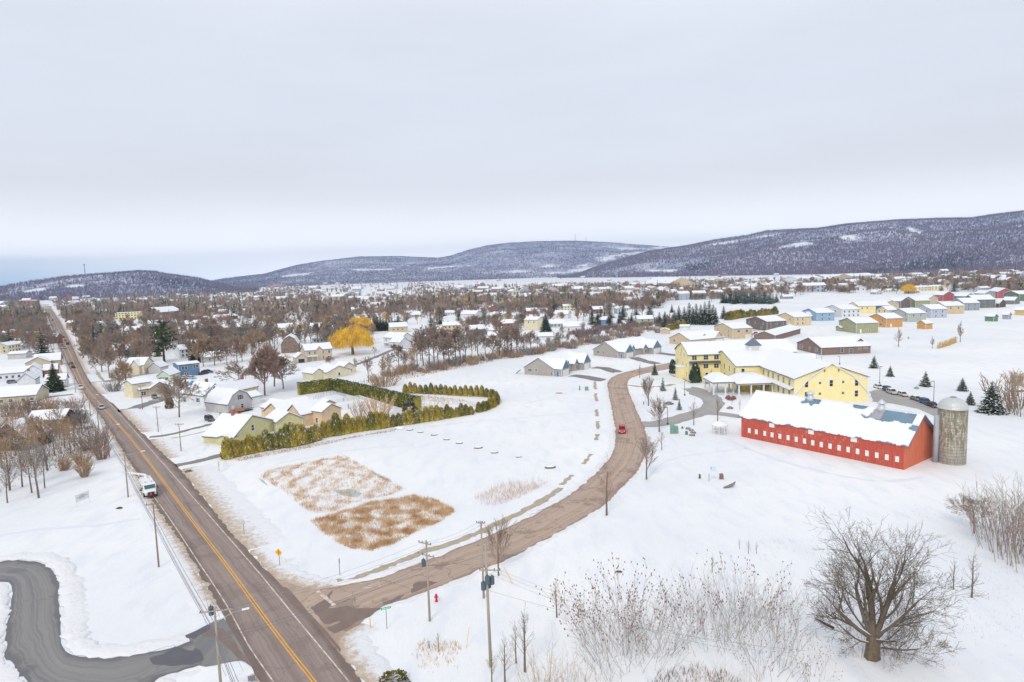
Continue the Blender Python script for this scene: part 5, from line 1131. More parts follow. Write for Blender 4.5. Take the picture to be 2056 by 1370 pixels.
for i, (x, y, c, d, nm) in enumerate(((129.5, 700, pS, 1, 'silver'), (125, 695, pG, 1, 'grey'), (136, 692, pK, -1, 'black'), (131, 685, pR, -1, 'dark red'), (128, 679, pG, -1, 'charcoal'), (123.5, 674.5, pB, -1, 'blue'), (121, 666, pW, -1, 'white'), (120.5, 661, pT, -1, 'tan'), (114, 668, pW, 1, 'pale'), (110, 652, pS, 1, 'light silver'), (106, 644, pK, 1, 'small black'))):
    car(x, y, (x+4*d, y+8*d), 'sedan' if i % 2 else 'suv', c, nm+' car far along the straight part of the highway', 'cars far along the highway', parts=False, name='distant_car')
car(310.5, 799.5, (318, 806), 'sedan', pG, 'grey car parked under the cream split-level house entry', snow=False)
car(338, 795, (330, 800), 'suv', paint('maroon', (112, 52, 58)), 'dark maroon car parked beside the split-level house', snow=False)
car(421, 845, (435, 850), 'suv', pK, 'black car parked at the end of the muddy drive by the gambrel house')
car(371, 760, (384, 760), 'sedan', pW, 'snow-covered white car in front of the blue house', snow=True); car(384, 761, (396, 761), 'sedan', pS, 'second snowy car in front of the blue house', snow=True)
car(409, 752, (418, 750), 'pickup', pK, 'black pickup beside the blue house wall'); car(418, 749, (426, 748), 'suv', pB, 'dark blue car next to the black pickup by the blue house')
car(414, 783, (425, 782), 'sedan', pG, 'grey car between the tarp cottage and the low white outbuilding', snow=True)
car(26, 770, (38, 769), 'suv', pG, 'grey car beside the long white motel building')
car(58, 813, (46, 815), 'sedan', pW, 'white car parked along the long tan ranch building', snow=True)
car(1500, 673, (1488, 675), 'sedan', paint('teal_black', (48, 66, 72)), 'dark teal sedan parked beside the red pickup at the tan two-storey house'); car(1517, 673, (1529, 672), 'pickup', pR, 'red pickup parked by the tan two-storey house')
for i, (x, y, k, c, sn, lb) in enumerate(((1764, 780, 'sedan', pW, 1, 'cream white car nearest the yellow residence in the snowy car park'), (1783, 786, 'suv', paint('navy', (64, 72, 96)), 0, 'dark navy car in the car park row'), (1791, 791, 'suv', pS, 1, 'silver snow-topped car beside the dark navy one'), (1812, 795, 'sedan', pT, 1, 'tan sedan with a snowy roof in the car park row'), (1839, 804, 'sedan', pG, 1, 'grey snow-covered car in the middle of the car park row'), (1858, 811, 'suv', pB, 0, 'bright blue car near the silo in the car park row'), (1872, 817, 'sedan', pK, 0, 'black car next to the bright blue one by the silo'))):
    car(x, y, (x+14, y+5), k, c, lb, 'cars in the residence car park', snow=bool(sn), z=.04)
# utility bucket truck ------------------------------------------------
def bucket_truck():
    p = P(303, 999); q = P(320, 1028); rz = atan2(q.y-p.y, q.x-p.x); p = p-(q-p).normalized()*3.4
    o = empty('bucket_truck', (p.x, p.y, .05), rz, 'white utility bucket truck with an orange cone on its bumper and raised boom', 'truck')
    TW = paint('truck_white', (232, 234, 234))
    mb = MB(); mb.loft([sect(1.5, 1.15, .6, 2.75), sect(2.2, 1.18, .6, 2.8), sect(2.75, 1.15, .6, 2.55), sect(3.25, 1.1, .6, 1.75), sect(3.9, 1.0, .6, 1.6), sect(4.1, .92, .7, 1.35)]); mb.build('cab', TW, o)
    mb = MB(); mb.poly([(2.80, -1.0, 2.5), (3.28, -.98, 1.8), (3.28, .98, 1.8), (2.80, 1.0, 2.5)][::-1]); mb.build('windscreen', mat('truck_glass', (52, 102, 106), .15, spec=.6), o)
    for s in (-1, 1):
        mb = MB(); mb.poly([(1.9, s*1.19, 1.75), (2.7, s*1.19, 1.75), (2.6, s*1.17, 2.4), (1.9, s*1.18, 2.4)][::s]); mb.build('side_window', DGLASS, o)
        mb = MB(); mb.box(2.9, 3.0, s*1.45-.09, s*1.45+.09, 1.6, 2.2); mb.tube((2.9, s*1.1, 1.9), (2.95, s*1.45, 1.9), .03, .03, 5); mb.build('wing_mirror', DARKM, o)
        mb = MB(); mb.box(4.0, 4.14, s*.78-.18, s*.78+.18, .95, 1.2); mb.build('headlight', LAMPW, o)
        for x in (3.0, -2.3):
            mb = MB(); mb.tube((x, s*.95, .5), (x, s*1.25, .5), .5, .5, 16); w = mb.build('wheel', RUBBER, o); mb = MB(); mb.tube((x, s*1.24, .5), (x, s*1.28, .5), .25, .25, 10); mb.build('rim', STEEL, w)
    mb = MB(); mb.box(4.05, 4.2, -.62, .62, .72, 1.3); mb.box(4.1, 4.3, -1.05, 1.05, .42, .72); mb.build('grille_bumper', DARKM, o)
    mb = MB(); mb.box(-3.8, 1.4, -1.2, 1.2, .75, 2.3); mb.box(-3.7, 1.3, -1.0, 1.0, 2.3, 2.75); mb.build('service_body', TW, o)
    for k in range(4): mb = MB(); mb.box(-3.6+k*1.25, -2.5+k*1.25, 1.2, 1.225, .95, 2.15); mb.box(-3.6+k*1.25, -2.5+k*1.25, -1.225, -1.2, .95, 2.15); mb.build('locker_door', GREYW, o)
    mb = MB(); mb.tube((-1.8, 0, 2.7), (-1.8, 0, 3.5), .4, .3, 10); mb.build('turret', TW, o)
    mb = MB(); e = (-3.4, -3.4, 4.4); mb.tube((-1.8, 0, 3.5), e, .24, .17, 6); bm_ = mb.build('boom', TW, o)
    mb = MB(); mb.box(e[0]-.6, e[0]+.1, e[1]-.75, e[1]-.05, e[2]-.5, e[2]+.55); mb.build('bucket', TW, o)
    for x, y in ((1.7, .6), (1.7, -.6), (-3.6, 1.0)): mb = MB(); mb.rev([(.13, 2.78), (.1, 2.95), (.02, 2.98)], 8, 0, x, y); mb.build('beacon', mat('amber_lens', (240, 120, 50), .4), o)
    c = empty('traffic_cone', (0, 0, 0), 0, 'orange traffic cone carried on the bucket truck bumper', 'traffic cone')
    w = o.matrix_basis @ Vector((4.22, 0, .72)); w = Matrix.Translation(o.location) @ Matrix.Rotation(rz, 4, 'Z') @ Vector((4.2, 0, .72)); c.location = w
    mb = MB(); mb.rev([(.19, .0), (.19, .03), (.13, .04), (.03, .7), (.02, .72)], 12); mb.build('cone_body', mat('cone_orange', (246, 84, 34), .6), c); mb = MB(); mb.rev([(.098, .25), (.075, .4)], 12); mb.build('reflective_collar', TRIM, c)
bucket_truck()

# ------------------------------------------------------------------ poles and wires
INS = mat('insulator', (96, 104, 116), .4)
def pole(px, py, top, label, arms=(), m=WOODP, r=.16, lean=0, name='utility_pole', xf=(), lamp=None, rz=0.0, group=None, h=None):
    p = P(px, py); h = h or HT(px, py, top)
    o = empty(name, (p.x, p.y, 0), rz, label, 'utility pole' if name == 'utility_pole' else name.replace('_', ' '), group)
    mb = MB(); mb.tube((0, 0, -.3), (lean, 0, h), r, r*.62, 10); mb.build('pole', m, o, True)
    for (z, w, off) in arms:
        x = lean*(z/h); mb = MB(); mb.box(x-w/2+off, x+w/2+off, -.2, -.1, h+z-.06, h+z+.06); a = mb.build('crossarm', m, o)
        for s in (-.46, -.2, .2, .46): mb = MB(); mb.rev([(.04, h+z+.06), (.07, h+z+.14), (.05, h+z+.24)], 6, 0, x+w*s+off, -.15); mb.build('insulator', INS, a)
        mb = MB(); mb.tube((x-w*.25+off, -.16, h+z-.05), (x, -.16, h+z-.75), .02, .02, 4); mb.tube((x+w*.25+off, -.16, h+z-.05), (x, -.16, h+z-.75), .02, .02, 4); mb.build('arm_brace', STEEL, o)
    for (z, a) in xf:
        mb = MB(); mb.rev([(.24, z), (.28, z+.05), (.28, z+.85), (.2, z+.95)], 12, 0, .48*cos(a), .48*sin(a)); mb.tube((.48*cos(a), .48*sin(a), z+.9), (.48*cos(a), .48*sin(a), z+1.15), .05, .04, 6); mb.build('transformer', mat('transformer_grey', (84, 100, 110), .5), o)
    if lamp:
        z, lx, ly = lamp; mb = MB(); mb.tube((0, 0, z), (lx*.6, ly*.6, z+.65), .035, .03, 5); mb.tube((lx*.6, ly*.6, z+.65), (lx, ly, z+.75), .03, .03, 5); a = mb.build('lamp_arm', STEEL, o)
        v = Vector((lx, ly, 0)).normalized(); mb = MB(); mb.loft([[(lx+v.x*t+v.y*w, ly+v.y*t-v.x*w, z+.72+hh) for w, hh in ((-.13, 0), (.13, 0), (.1, .13), (-.1, .13))] for t in (0, .75)]); mb.build('lamp_head', TRIM, a)
    return o, h
pl1, h1 = pole(444, 1384, 1212, 'weathered utility pole with a long crossarm and street lamp beside the loop drive', [(-.25, 3.4, .2)], xf=((8.4, 2.6),), lamp=(7.6, 2.6, .6), rz=.2)
pl2, h2 = pole(319, 1138.5, 1006, 'thin utility pole in the snow beside the highway, nearest the bucket truck', [(-.1, 2.6, .3)], m=WOODD, r=.14, rz=.3)
pl3, h3 = pole(257.6, 998.5, 908, 'grey utility pole with a lamp arm over the highway', [(-.2, 2.6, .4)], lamp=(8.5, 3.0, .5), rz=.3)
pl4, h4 = pole(219.6, 917, 856, 'brown utility pole between the thicket and the highway', [(-.2, 2.2, .3)], m=WOODD, lamp=(7.5, 2.4, .4))
for (x, y, t, lb, m) in ((199, 866, 800, 'brown utility pole next to the dark bush by the highway', WOODD), (182, 836.5, 780, 'tall pale utility pole with a street lamp where the highway bends', WOODP), (169.5, 819, 786, 'short dark pole at the corner of the lower side street', WOODD), (152, 790, 742, 'pale pole beside the white pickup truck', WOODP), (137, 757, 712, 'slim pole by the brick-ended motel', WOODP), (286.6, 822, 773, 'brown utility pole in the yard of the cream split-level house', WOODD), (318, 867.5, 815, 'brown utility pole in the snowy yard below the split-level house', WOODD), (363.8, 907, 849, 'lone utility pole above the narrow drive to the cedar hedge', WOODD), (128, 728, 692, 'pole beside the far stretch of highway near the tall spruce', WOODD), (118, 700, 672, 'distant pole on the shop side of the highway', WOODD)):
    pole(x, y, t, lb, [(-.2, 2.2, .2)], m=m, r=.13, lamp=(6.5, 2.2, .4) if 'lamp' in lb else None)
pA, hA = pole(863, 1247, 1078, 'weathered utility pole with two crossarms across the side road from the reeds', [(-.35, 2.0, -.1), (-1.9, 2.6, 0)], xf=((7.2, 3.4),), rz=-.55)
pB, hB = pole(971.5, 1201, 1040, 'taller paired utility pole with brown foot beside the vase-shaped tree', [(-.2, 1.2, 0)], rz=-.2)
pC, hC = pole(985.5, 1338, 1080, 'tall utility pole carrying several dark transformers in front of its pair', [(-3.0, 2.4, .3)], r=.19, xf=((9.6, .2), (9.0, 1.5), (9.0, 3.3), (9.9, 4.8)), rz=-.1, lean=-.1)
def wire(a, b_, sag, r=.018, name='overhead_wire', label=None, group=None, n=18):
    mb = MB(); a, b_ = Vector(a), Vector(b_); pts = [a.lerp(b_, i/n)+Vector((0, 0, -4*sag*(i/n)*(1-i/n))) for i in range(n+1)]
    for p, q in zip(pts[:-1], pts[1:]): mb.tube(p, q, r, r, 4, caps=False)
    tag(mb.build(name, WIRE), label, 'cable', group)
def at(o, x, y, z): return Matrix.Translation(o.location) @ Matrix.Rotation(o.rotation_euler.z, 4, 'Z') @ Vector((x, y, z))
chain = [(at(pl1, 0, 0, 0), h1), (pl2.location, h2), (pl3.location, h3), (pl4.location, h4), (P(199, 866), HT(199, 866, 800)), (P(182, 836.5), HT(182, 836.5, 780)), (P(152, 790), HT(152, 790, 742)), (P(128, 728), 9)]
first = (P(500, 1560), 10)
chain = [first]+chain; names = ('the frame edge and the lamp pole by the loop drive', 'the loop drive pole and the thin pole', 'the thin pole and the grey lamp pole', 'the grey lamp pole and the brown pole', 'the brown pole and the dark bush pole', 'the dark bush pole and the bend pole', 'the bend pole and the pickup', 'the pickup and the far pole')
for k in range(len(chain)-1):
    (a, ha), (b_, hb) = chain[k], chain[k+1]; d = (Vector(b_)-Vector(a)); d.z = 0; d.normalize(); n = Vector((d.y, -d.x, 0))
    for j, (off, dz, r) in enumerate(((-1.2, .05, .012), (.2, .05, .012), (1.6, .05, .012), (.15, -2.2, .025), (-.15, -2.6, .03), (.1, -3.0, .022), (-.1, -3.3, .022))):
        if k > 4 and j not in (1, 3, 4): continue
        wire(Vector(a)+n*off+Vector((0, 0, ha+dz-.1)), Vector(b_)+n*off+Vector((0, 0, hb+dz-.1)), .35, r, label=('upper thin' if dz > 0 else 'lower thick')+' wire between '+names[k], group='overhead wires beside the highway')
for j, (z1, z2, off) in enumerate(((h1-.1, hA-.35, 1.3), (h1-.1, hA-.35, -1.0), (h1-.1, hA-1.9, .3), (h1-3.2, hA-3.2, 0), (h1-3.6, hA-3.5, .1))):
    wire(at(pl1, off, 0, z1), at(pA, off*.6, 0, z2), .7, .011 if j < 3 else .022, label='wire crossing the highway toward the side road pole', group='wires crossing the highway')
for j, (za, zb, off) in enumerate(((hA-.35, hB-.2, .5), (hA-.35, hB-.2, -.5), (hA-3.3, hB-4.6, 0))):
    wire(at(pA, off, 0, za), at(pB, off, 0, zb), .5, .013 if j < 2 else .028, label='wire between the two side road poles', group='wires between side road poles')
for j, (off, z) in enumerate(((-.8, -3.0), (.3, -3.0), (1.2, -3.0), (0, -5.4))):
    wire(at(pC, off, 0, hC+z), P(1480+j*45, 1480)+Vector((0, 0, 8.5)), .9, .009 if j < 3 else .012, label='wire running from the transformer pole over the shrubs', group='wires over the foreground shrubs')
wire(at(pl1, 0, 0, h1-3.4), P(318, 867.5)+Vector((0, 0, 5)), .6, .012, label='long thin service wire along the highway toward the yard poles')
wire(P(286.6, 822)+Vector((0, 0, 7.5)), P(318, 867.5)+Vector((0, 0, 6.5)), .4, .013, label='service wire between the two brown yard poles')
wire(P(318, 867.5)+Vector((0, 0, 6.4)), P(363.8, 907)+Vector((0, 0, 6.6)), .4, .013, label='service wire from the yard pole to the lone pole')

# ------------------------------------------------------------------ signs and small things
def text(s, size, parent, loc, rot, m, ext=.003, name='lettering'):
    c = bpy.data.curves.new(name, 'FONT'); c.body = s; c.size = size; c.align_x = 'CENTER'; c.align_y = 'CENTER'; c.extrude = ext; c.materials.append(m)
    o = bpy.data.objects.new(name, c); link(o, parent); o.location = loc; o.rotation_euler = rot; return o
BLK = mat('sign_black', (58, 52, 66), .7); SGRN = mat('sign_green', (0, 168, 118), .6); SYEL = mat('sign_yellow', (242, 172, 20), .6); GPOST = mat('sign_post', (112, 112, 124), .6)
def sign(name, px, py, top, label, build, rz=0, r=.04, m=None):
    p = P(px, py); h = HT(px, py, top); o = empty(name, (p.x, p.y, 0), rz, label, 'sign'); mb = MB(); mb.tube((0, 0, -.1), (0, 0, h), r, r, 6); mb.build('post', m or GPOST, o); build(o, h); return o
def diamond(o, h):
    mb = MB(); s = .62; mb.loft([[(-s, y, h-.5), (0, y, h-.5-s), (s, y, h-.5), (0, y, h-.5+s)] for y in (-.09, -.05)]); pl = mb.build('sign_plate', SYEL, o)
    mb = MB(); mb.loft([[(-.06, y, h-.8), (.06, y, h-.8), (.06, y, h-.25), (-.06, y, h-.25)] for y in (-.097, -.091)]); mb.loft([[(-.06, y, h-.62), (.24, y, h-.44), (.24, y, h-.36), (-.06, y, h-.54)] for y in (-.0975, -.0915)]); mb.build('symbol', mat('sign_symbol', (176, 120, 30), .7), pl)
sign('warning_sign', 562, 1137.5, 1101, 'yellow diamond warning sign on a thin post beside the highway snowbank', diamond, rz=-.35)
def plate(w, z0, z1, m, y=-.08):
    def f(o, h):
        mb = MB(); mb.box(-w/2, w/2, y, y+.03, h-z1, h-z0); mb.build('sign_plate', m, o)
    return f
sign('road_sign', 490.5, 1075, 1044, 'small pale rectangular road sign near the upper highway snowbank', plate(.7, 0, .6, mat('sign_back', (196, 206, 196), .6)), rz=-.2)
sign('road_sign', 682.5, 1155.5, 1120, 'dark sign seen edge-on beside the road mouth', plate(.10, 0, .75, GPOST), rz=1.2, r=.05)
o = sign('road_sign', 506, 1372, 1357, 'grey sign plate just above the lower picture edge beside the highway', plate(.75, -.1, .5, mat('sign_grey', (122, 126, 138), .6)), rz=.3)
def street_name(o, h):
    mb = MB(); mb.box(-.62, .62, -.02, .02, h-.02, h+.24); pl = mb.build('sign_plate', SGRN, o)
    mb = MB()
    for x, w in ((-.5, .1), (-.37, .08), (-.26, .1), (-.13, .09), (.05, .1), (.18, .12), (.38, .1)): mb.box(x, x+w, -.026, -.02, h+.03, h+.18)
    mb.build('text_line', mat('sign_white', (206, 238, 222), .6), pl)
sign('street_name_sign', 777, 1262.5, 1221, 'green street name sign on a dark post beside the road mouth', street_name, rz=.42, m=GPOST)
sign('marker_post', 744, 1262, 1240, 'yellow marker post standing beside the green street sign', lambda o, h: None, r=.06, m=SYEL)
p = P(163, 1016); q1, q2 = P(153, 1019.5), P(179.5, 1008.5); rz = atan2(q2.y-q1.y, q2.x-q1.x); W_ = (q2-q1).length
o = empty('real_estate_sign', (q1.x, q1.y, 0), rz, 'white board sign with three short dark text lines standing in the snow', 'sign')
for x in (0, W_): mb = MB(); mb.box(x-.06, x+.06, -.06, .06, -.1, 2.6); mb.build('post', TRIM, o)
mb = MB(); mb.box(.07, W_-.07, -.03, .03, .95, 2.45); pl = mb.build('board', mat('board_white', (226, 228, 228), .7), o)
for k, (w, z) in enumerate(((.42, 2.05), (.82, 1.8), (.45, 1.55))):
    mb = MB(); rr = random.Random(k); x = W_/2-W_*w/2
    while x < W_/2+W_*w/2:
        ww = rr.uniform(.06, .13); mb.box(x, x+ww, -.036, -.03, z-.055, z+rr.uniform(.035, .07)); x += ww+rr.choice((.03, .03, .03, .1))
    mb.build('text_line', BLK, pl)
mb = MB(); mb.box(W_*.45, W_*.52, -.036, -.03, 2.2, 2.4); mb.build('logo_mark', mat('logo_grey', (196, 200, 200), .7), pl)
# blue and white sign in the snow by the barn
q1, q2 = P(1425.5, 966), P(1437, 969); o = empty('notice_sign', (q1.x, q1.y, 0), -.5, 'pale blue and white notice sign on white posts in the snow before the barn', 'sign')
for x in (0, 1.25): mb = MB(); mb.box(x-.05, x+.05, -.05, .05, -.1, 3.2); mb.build('post', TRIM, o)
mb = MB(); mb.box(.06, 1.19, -.03, .03, 2.1, 3.1); pl = mb.build('board', mat('board_blue', (206, 216, 234), .7), o); mb = MB(); mb.box(.12, .38, -.036, -.03, 2.5, 2.95); mb.build('logo_mark', mat('logo_blue', (150, 182, 222), .7), pl)
sign('marker_post', 1423.5, 966.5, 951, 'short grey post beside the pale notice sign', lambda o, h: None, r=.05)
# hydrants, boxes, bins
def hydrant(px, py, label, s=1.0):
    p = P(px, py); o = empty('fire_hydrant', (p.x, p.y, 0), 0, label, 'fire hydrant'); R_ = mat('hydrant_red', (208, 44, 56), .5)
    mb = MB(); mb.rev([(.17, 0), (.17, .06), (.12, .08), (.12, .62), (.16, .64), (.15, .74), (.06, .86), (.03, .92)], 14); mb.build('barrel', R_, o)
    for s_ in (-1, 1): mb = MB(); mb.tube((s_*.1, 0, .5), (s_*.24, 0, .5), .07, .07, 8); mb.build('side_cap', R_, o)
    mb = MB(); mb.tube((0, -.1, .42), (0, -.24, .42), .09, .09, 8); mb.build('front_cap', R_, o); o.scale = (s, s, s)
hydrant(876.3, 1208, 'red fire hydrant in the snow beside the double-armed utility pole', 1.25)
hydrant(1292.5, 812, 'small red hydrant among the street trees by the curved road', 1.0)
GRNB = mat('utility_green', (122, 160, 144), .6, var=.1, scale=2); GRND = mat('utility_dark_green', (70, 132, 118), .6)
def ubox(px, py, w, d, h, label, m=GRNB, rz=0, name='utility_cabinet', pad=True):
    p = P(px, py); o = empty(name, (p.x, p.y, 0), rz, label, 'utility box')
    mb = MB(); mb.loft([[(-w/2, -d/2, .08), (w/2, -d/2, .08), (w/2, d/2, .08), (-w/2, d/2, .08)], [(-w/2, -d/2, h*.86), (w/2, -d/2, h*.86), (w/2, d/2, h), (-w/2, d/2, h)]]); mb.build('cabinet', m, o)
    mb = MB(); mb.box(-w/2+.06, -.02, -d/2-.02, -d/2, .15, h*.8); mb.box(.02, w/2-.06, -d/2-.02, -d/2, .15, h*.8); mb.build('cabinet_door', m, o)
    mb = MB(); mb.box(-w/2-.1, w/2+.1, -d/2-.1, d/2+.1, 0, .09); mb.build('pad', mat('pad_tan', (188, 164, 128), .9), o); return o
ubox(1350.5, 870.5, 1.05, .8, 2.4, 'tallest pale green utility cabinet beside the entry drive', rz=.1); ubox(1358, 870.3, .85, .8, 2.0, 'shorter green cabinet pressed against the tallest one', rz=.1)
ubox(1370, 861, .4, .35, .6, 'tiny dark blue-green box near the orange stake', mat('box_teal', (40, 106, 130), .6)); ubox(1378.5, 873, .55, .5, .95, 'small dark green box by the snow-topped shrubs', GRND)
ubox(1178, 784, 1.2, 1.0, 1.3, 'green transformer box in the snow below the grey duplex', GRNB); ubox(1164, 783.5, .35, .35, 1.6, 'narrow green post box left in snow near the transformer box', GRND)
ubox(1448.5, 962, .7, .6, 1.1, 'small brown box in the open snow by the notice sign', mat('box_brown', (140, 108, 108), .8), name='storage_box'); ubox(1405, 961, .35, .3, .9, 'narrow dark box standing alone in the snow', mat('box_dark', (100, 96, 100), .8), name='storage_box')
sign('marker_stake', 1374.5, 858.5, 851, 'thin orange stake in the snow beside the small boxes', lambda o, h: None, r=.05, m=mat('stake_orange', (252, 186, 132), .7))
sign('marker_stake', 862, 1302, 1287, 'short blue stake in dry grass near the lower edge', lambda o, h: None, r=.05, m=mat('stake_blue', (30, 104, 168), .6))
sign('mailbox', 1232, 751, 745, 'dark mailbox on a post beside the curved road', lambda o, h: MB.build((lambda m_: (m_.box(-.15, .15, -.3, .3, h-.1, h+.2), m_)[1])(MB()), 'box', DARKM, o))
sign('warning_sign', 1273.5, 757, 752, 'small yellow sign beside the bend of the curved road', plate(.9, -.2, .6, SYEL))
q = P(1029.5, 1173); mb = MB(); q0 = P(1012, 1151); mb.tube((q.x, q.y, 0), (q0.x, q0.y, 0.9), .07, .07, 6); tag(mb.build('guy_marker', mat('guy_yellow', (238, 202, 130), .7)), 'pale yellow guy wire cover leaning in the snow near the transformer pole', 'cable guard')
q = P(936, 1302); mb = MB(); mb.tube((q.x, q.y, 0), (q.x+.35, q.y+1.2, 2.0), .045, .045, 6); tag(mb.build('guy_marker', MATS['guy_yellow']), 'thin yellow guy wire cover below the hydrant', 'cable guard')
def streetlamp(px, py, top, label, arm=1):
    p = P(px, py); h = HT(px, py, top); o = empty('street_lamp', (p.x, p.y, 0), 0, label, 'street lamp', None); LP = mat('lamp_pole', (92, 90, 104), .6)
    mb = MB(); mb.tube((0, 0, -.1), (0, 0, h), .09, .07, 8); mb.rev([(.28, 0), (.28, .5), (.15, .55)], 10); mb.build('pole', LP, o); mb = MB(); mb.box(min(0, arm*.9), max(0, arm*.9), -.14, .14, h-.02, h+.12); mb.build('lamp_head', LP, o)
streetlamp(1340.5, 852.5, 818, 'dark street lamp at the entry drive near the green cabinets', -1); streetlamp(1374.7, 794.5, 765, 'street lamp in front of the dark clipped cedar', 1)
streetlamp(1874, 820, 765, 'car park lamp post beside the bright blue car', -1); streetlamp(1766, 771, 736, 'car park lamp post behind the cream white car', 1); streetlamp(1685.8, 732, 716, 'lamp post rising behind the long yellow roof', -1)
# gazebo
def gazebo():
    p = P(1449, 873); p.y += 1.6; o = empty('gazebo', (p.x, p.y, 0), 0, 'white octagonal gazebo with a snowy roof beside the red barn', 'gazebo'); R = 1.85
    c = [(R*cos(pi/8+i*pi/4), R*sin(pi/8+i*pi/4)) for i in range(8)]
    for i, (x, y) in enumerate(c):
        mb = MB(); mb.box(x-.07, x+.07, y-.07, y+.07, 0, 2.2); mb.build('post', TRIM, o)
        x2, y2 = c[(i+1) % 8]; mb = MB(); n = 9
        for k in range(1, n): mb.box(x+(x2-x)*k/n-.02, x+(x2-x)*k/n+.02, y+(y2-y)*k/n-.02, y+(y2-y)*k/n+.02, .15, .95)
        mb.tube((x, y, .98), (x2, y2, .98), .045, .045, 4); mb.tube((x, y, .15), (x2, y2, .15), .04, .04, 4); mb.build('railing', TRIM, o); mb = MB(); mb.tube((x, y, 2.12), (x2, y2, 2.12), .1, .1, 4); mb.build('header_beam', TRIM, o)
    mb = MB(); mb.rev([(R+.35, 2.18), (R+.35, 2.26), (.35, 3.0), (.3, 3.05)], 8); r_ = mb.build('roof', TRIM, o); r_.rotation_euler.z = pi/8
    mb = MB(); mb.rev([(R+.3, 2.24), (R+.32, 2.42), (R*.6, 2.95), (.32, 3.2), (.3, 3.2)], 16); mb.build('roof_snow', RSNOW, r_)
    mb = MB(); mb.rev([(.32, 3.1), (.32, 3.4), (.4, 3.42), (.05, 3.75)], 8); mb.build('cupola', TRIM, o); mb = MB(); mb.rev([(R-.1, 0), (R-.1, .14)], 8); mb.build('deck', GREYW, o)
gazebo()
# rocks and logs
def rock(px, py, s, label, sx=1.0, m=STONE, name='rock', snow=True, cat='rock', group=None, seed=0, sz=.5):
    rng = np.random.default_rng(seed+int(px)); p = P(px, py); me = bpy.data.meshes.new(name); import bmesh
    bm = bmesh.new(); bmesh.ops.create_icosphere(bm, subdivisions=2, radius=s)
    for v in bm.verts: v.co *= rng.uniform(.82, 1.15); v.co.x *= sx; v.co.z *= sz; v.co.z += s*sz*.4
    for f in bm.faces: f.material_index = 1 if (snow and f.normal.z > .55 and f.calc_center_median().z > s*sz*.7) else 0
    bm.to_mesh(me); bm.free(); me.materials.append(m); me.materials.append(RSNOW); o = mkobj(name, me); o.location = (p.x, p.y, 0); o.rotation_euler.z = rng.uniform(-.3, .3); tag(o, label, cat, group)
ords = ('nearest the cedar hedge', 'second from the cedar hedge', 'third from the cedar hedge', 'fourth from the cedar hedge', 'fifth from the cedar hedge', 'sixth from the cedar hedge', 'seventh from the cedar hedge', 'eighth from the cedar hedge')
for i, (x, y, s) in enumerate(((823, 864, .8), (844, 868.5, .75), (872, 874, .8), (896.5, 883, .75), (922.6, 890.5, .8), (960, 900, .95), (993, 909.5, .8), (1042, 918, .6))):
    rock(x, y, s*.82, 'snow-capped rock in the curved row, '+ords[i], 1.5, group='row of rocks in the snowy field', sz=.42)
rock(1105, 939.5, .8, 'brown flat rock alone near the curved road', 1.6, mat('brown_rock', (132, 108, 92), .9, var=.2, scale=2)); rock(802, 861, 1.0, 'snow-buried mound at the hedge end of the rock row', 1.5, RSNOW, 'snow_mound', cat='snow mound')
rock(1122, 790, .7, 'flat orange-brown board lying in the field below the duplex', 1.9, mat('brown_board', (176, 130, 96), .9), 'board_piece', False, 'debris', sz=.25)
rock(1242, 1148.5, .35, 'dark oval drain lid in the snow above the red-tipped shrubs', 1.5, DARKM, 'drain_lid', False, 'drain lid', sz=.3); rock(240, 1021, .5, 'dark lump in the snow below the board sign', 1.4, BARKD, 'snow_clod', False, 'clod', sz=.35)
LOGM = mat('dead_log', (134, 126, 120), .9, var=.25, scale=3)
a, b_ = P(1452, 981), P(1477, 977); mb = MB(); mb.loft([[(a.x+(b_.x-a.x)*t, a.y+(b_.y-a.y)*t+w*cos(q), max(0, z0)+w*.8*(1+sin(q))) for q in np.linspace(0, 2*pi, 7)[:-1]] for t, w, z0 in ((0, .08, .1), (.12, .22, 0), (.4, .32, 0), (.7, .4, .1), (.9, .34, .4), (1, .08, .95))]); tag(mb.build('fallen_log', LOGM), 'grey fallen log with a raised end in the snow before the barn', 'log')
a, b_ = P(1637, 1246), P(1674, 1263); mb = MB(); mb.tube((a.x, a.y, .25), (b_.x, b_.y, .12), .1, .17, 7); tag(mb.build('fallen_branch', BARKD), 'dark broken branch in the snow beside the big bare tree', 'branch')
# small snow-topped shrubs near the gazebo
def lowshrub(px, py, w, label, m=CEDARD, group=None, h=.7, snow=.35, name='low_shrub'):
    return put_tree(('low', m.name, snow), lambda: cedar_gen(3, 1.0, 1.0, m, snow, 500, .5)[1:], P(px, py), w, label=label, group=group, name=name, cat='shrub', sz=h)
for i, (x, y, lb) in enumerate(((1382, 862, 'farthest'), (1388.5, 865.5, 'second'), (1392, 870, 'third'), (1390, 875, 'nearest'))): lowshrub(x, y, .75, lb+' of four snow-capped shrubs between the green box and the gazebo', mat('olive_leaf', (112, 104, 60), .9, var=.3, scale=2), 'snow-capped shrubs by the green box', .55, .75)
lowshrub(1419, 771, .9, 'small green shrub at the foot of the yellow west wing'); lowshrub(1343, 812, 1.5, 'brown flattened bush among the little spruces', TWIG, None, .8); lowshrub(1370, 739, .9, 'low brown shrub by the grey-white side entry', TWIG)
for i, (x, y, w) in enumerate(((1462, 801, 1.0), (1467, 803.5, 1.2), (1473, 802, .9))): lowshrub(x, y, w, ('first', 'second', 'third')[i]+' reddish shrub below the porch columns', mat('red_shrub', (170, 110, 110), .9, var=.3, scale=2), 'reddish shrubs by the porch', 1.1, .15)
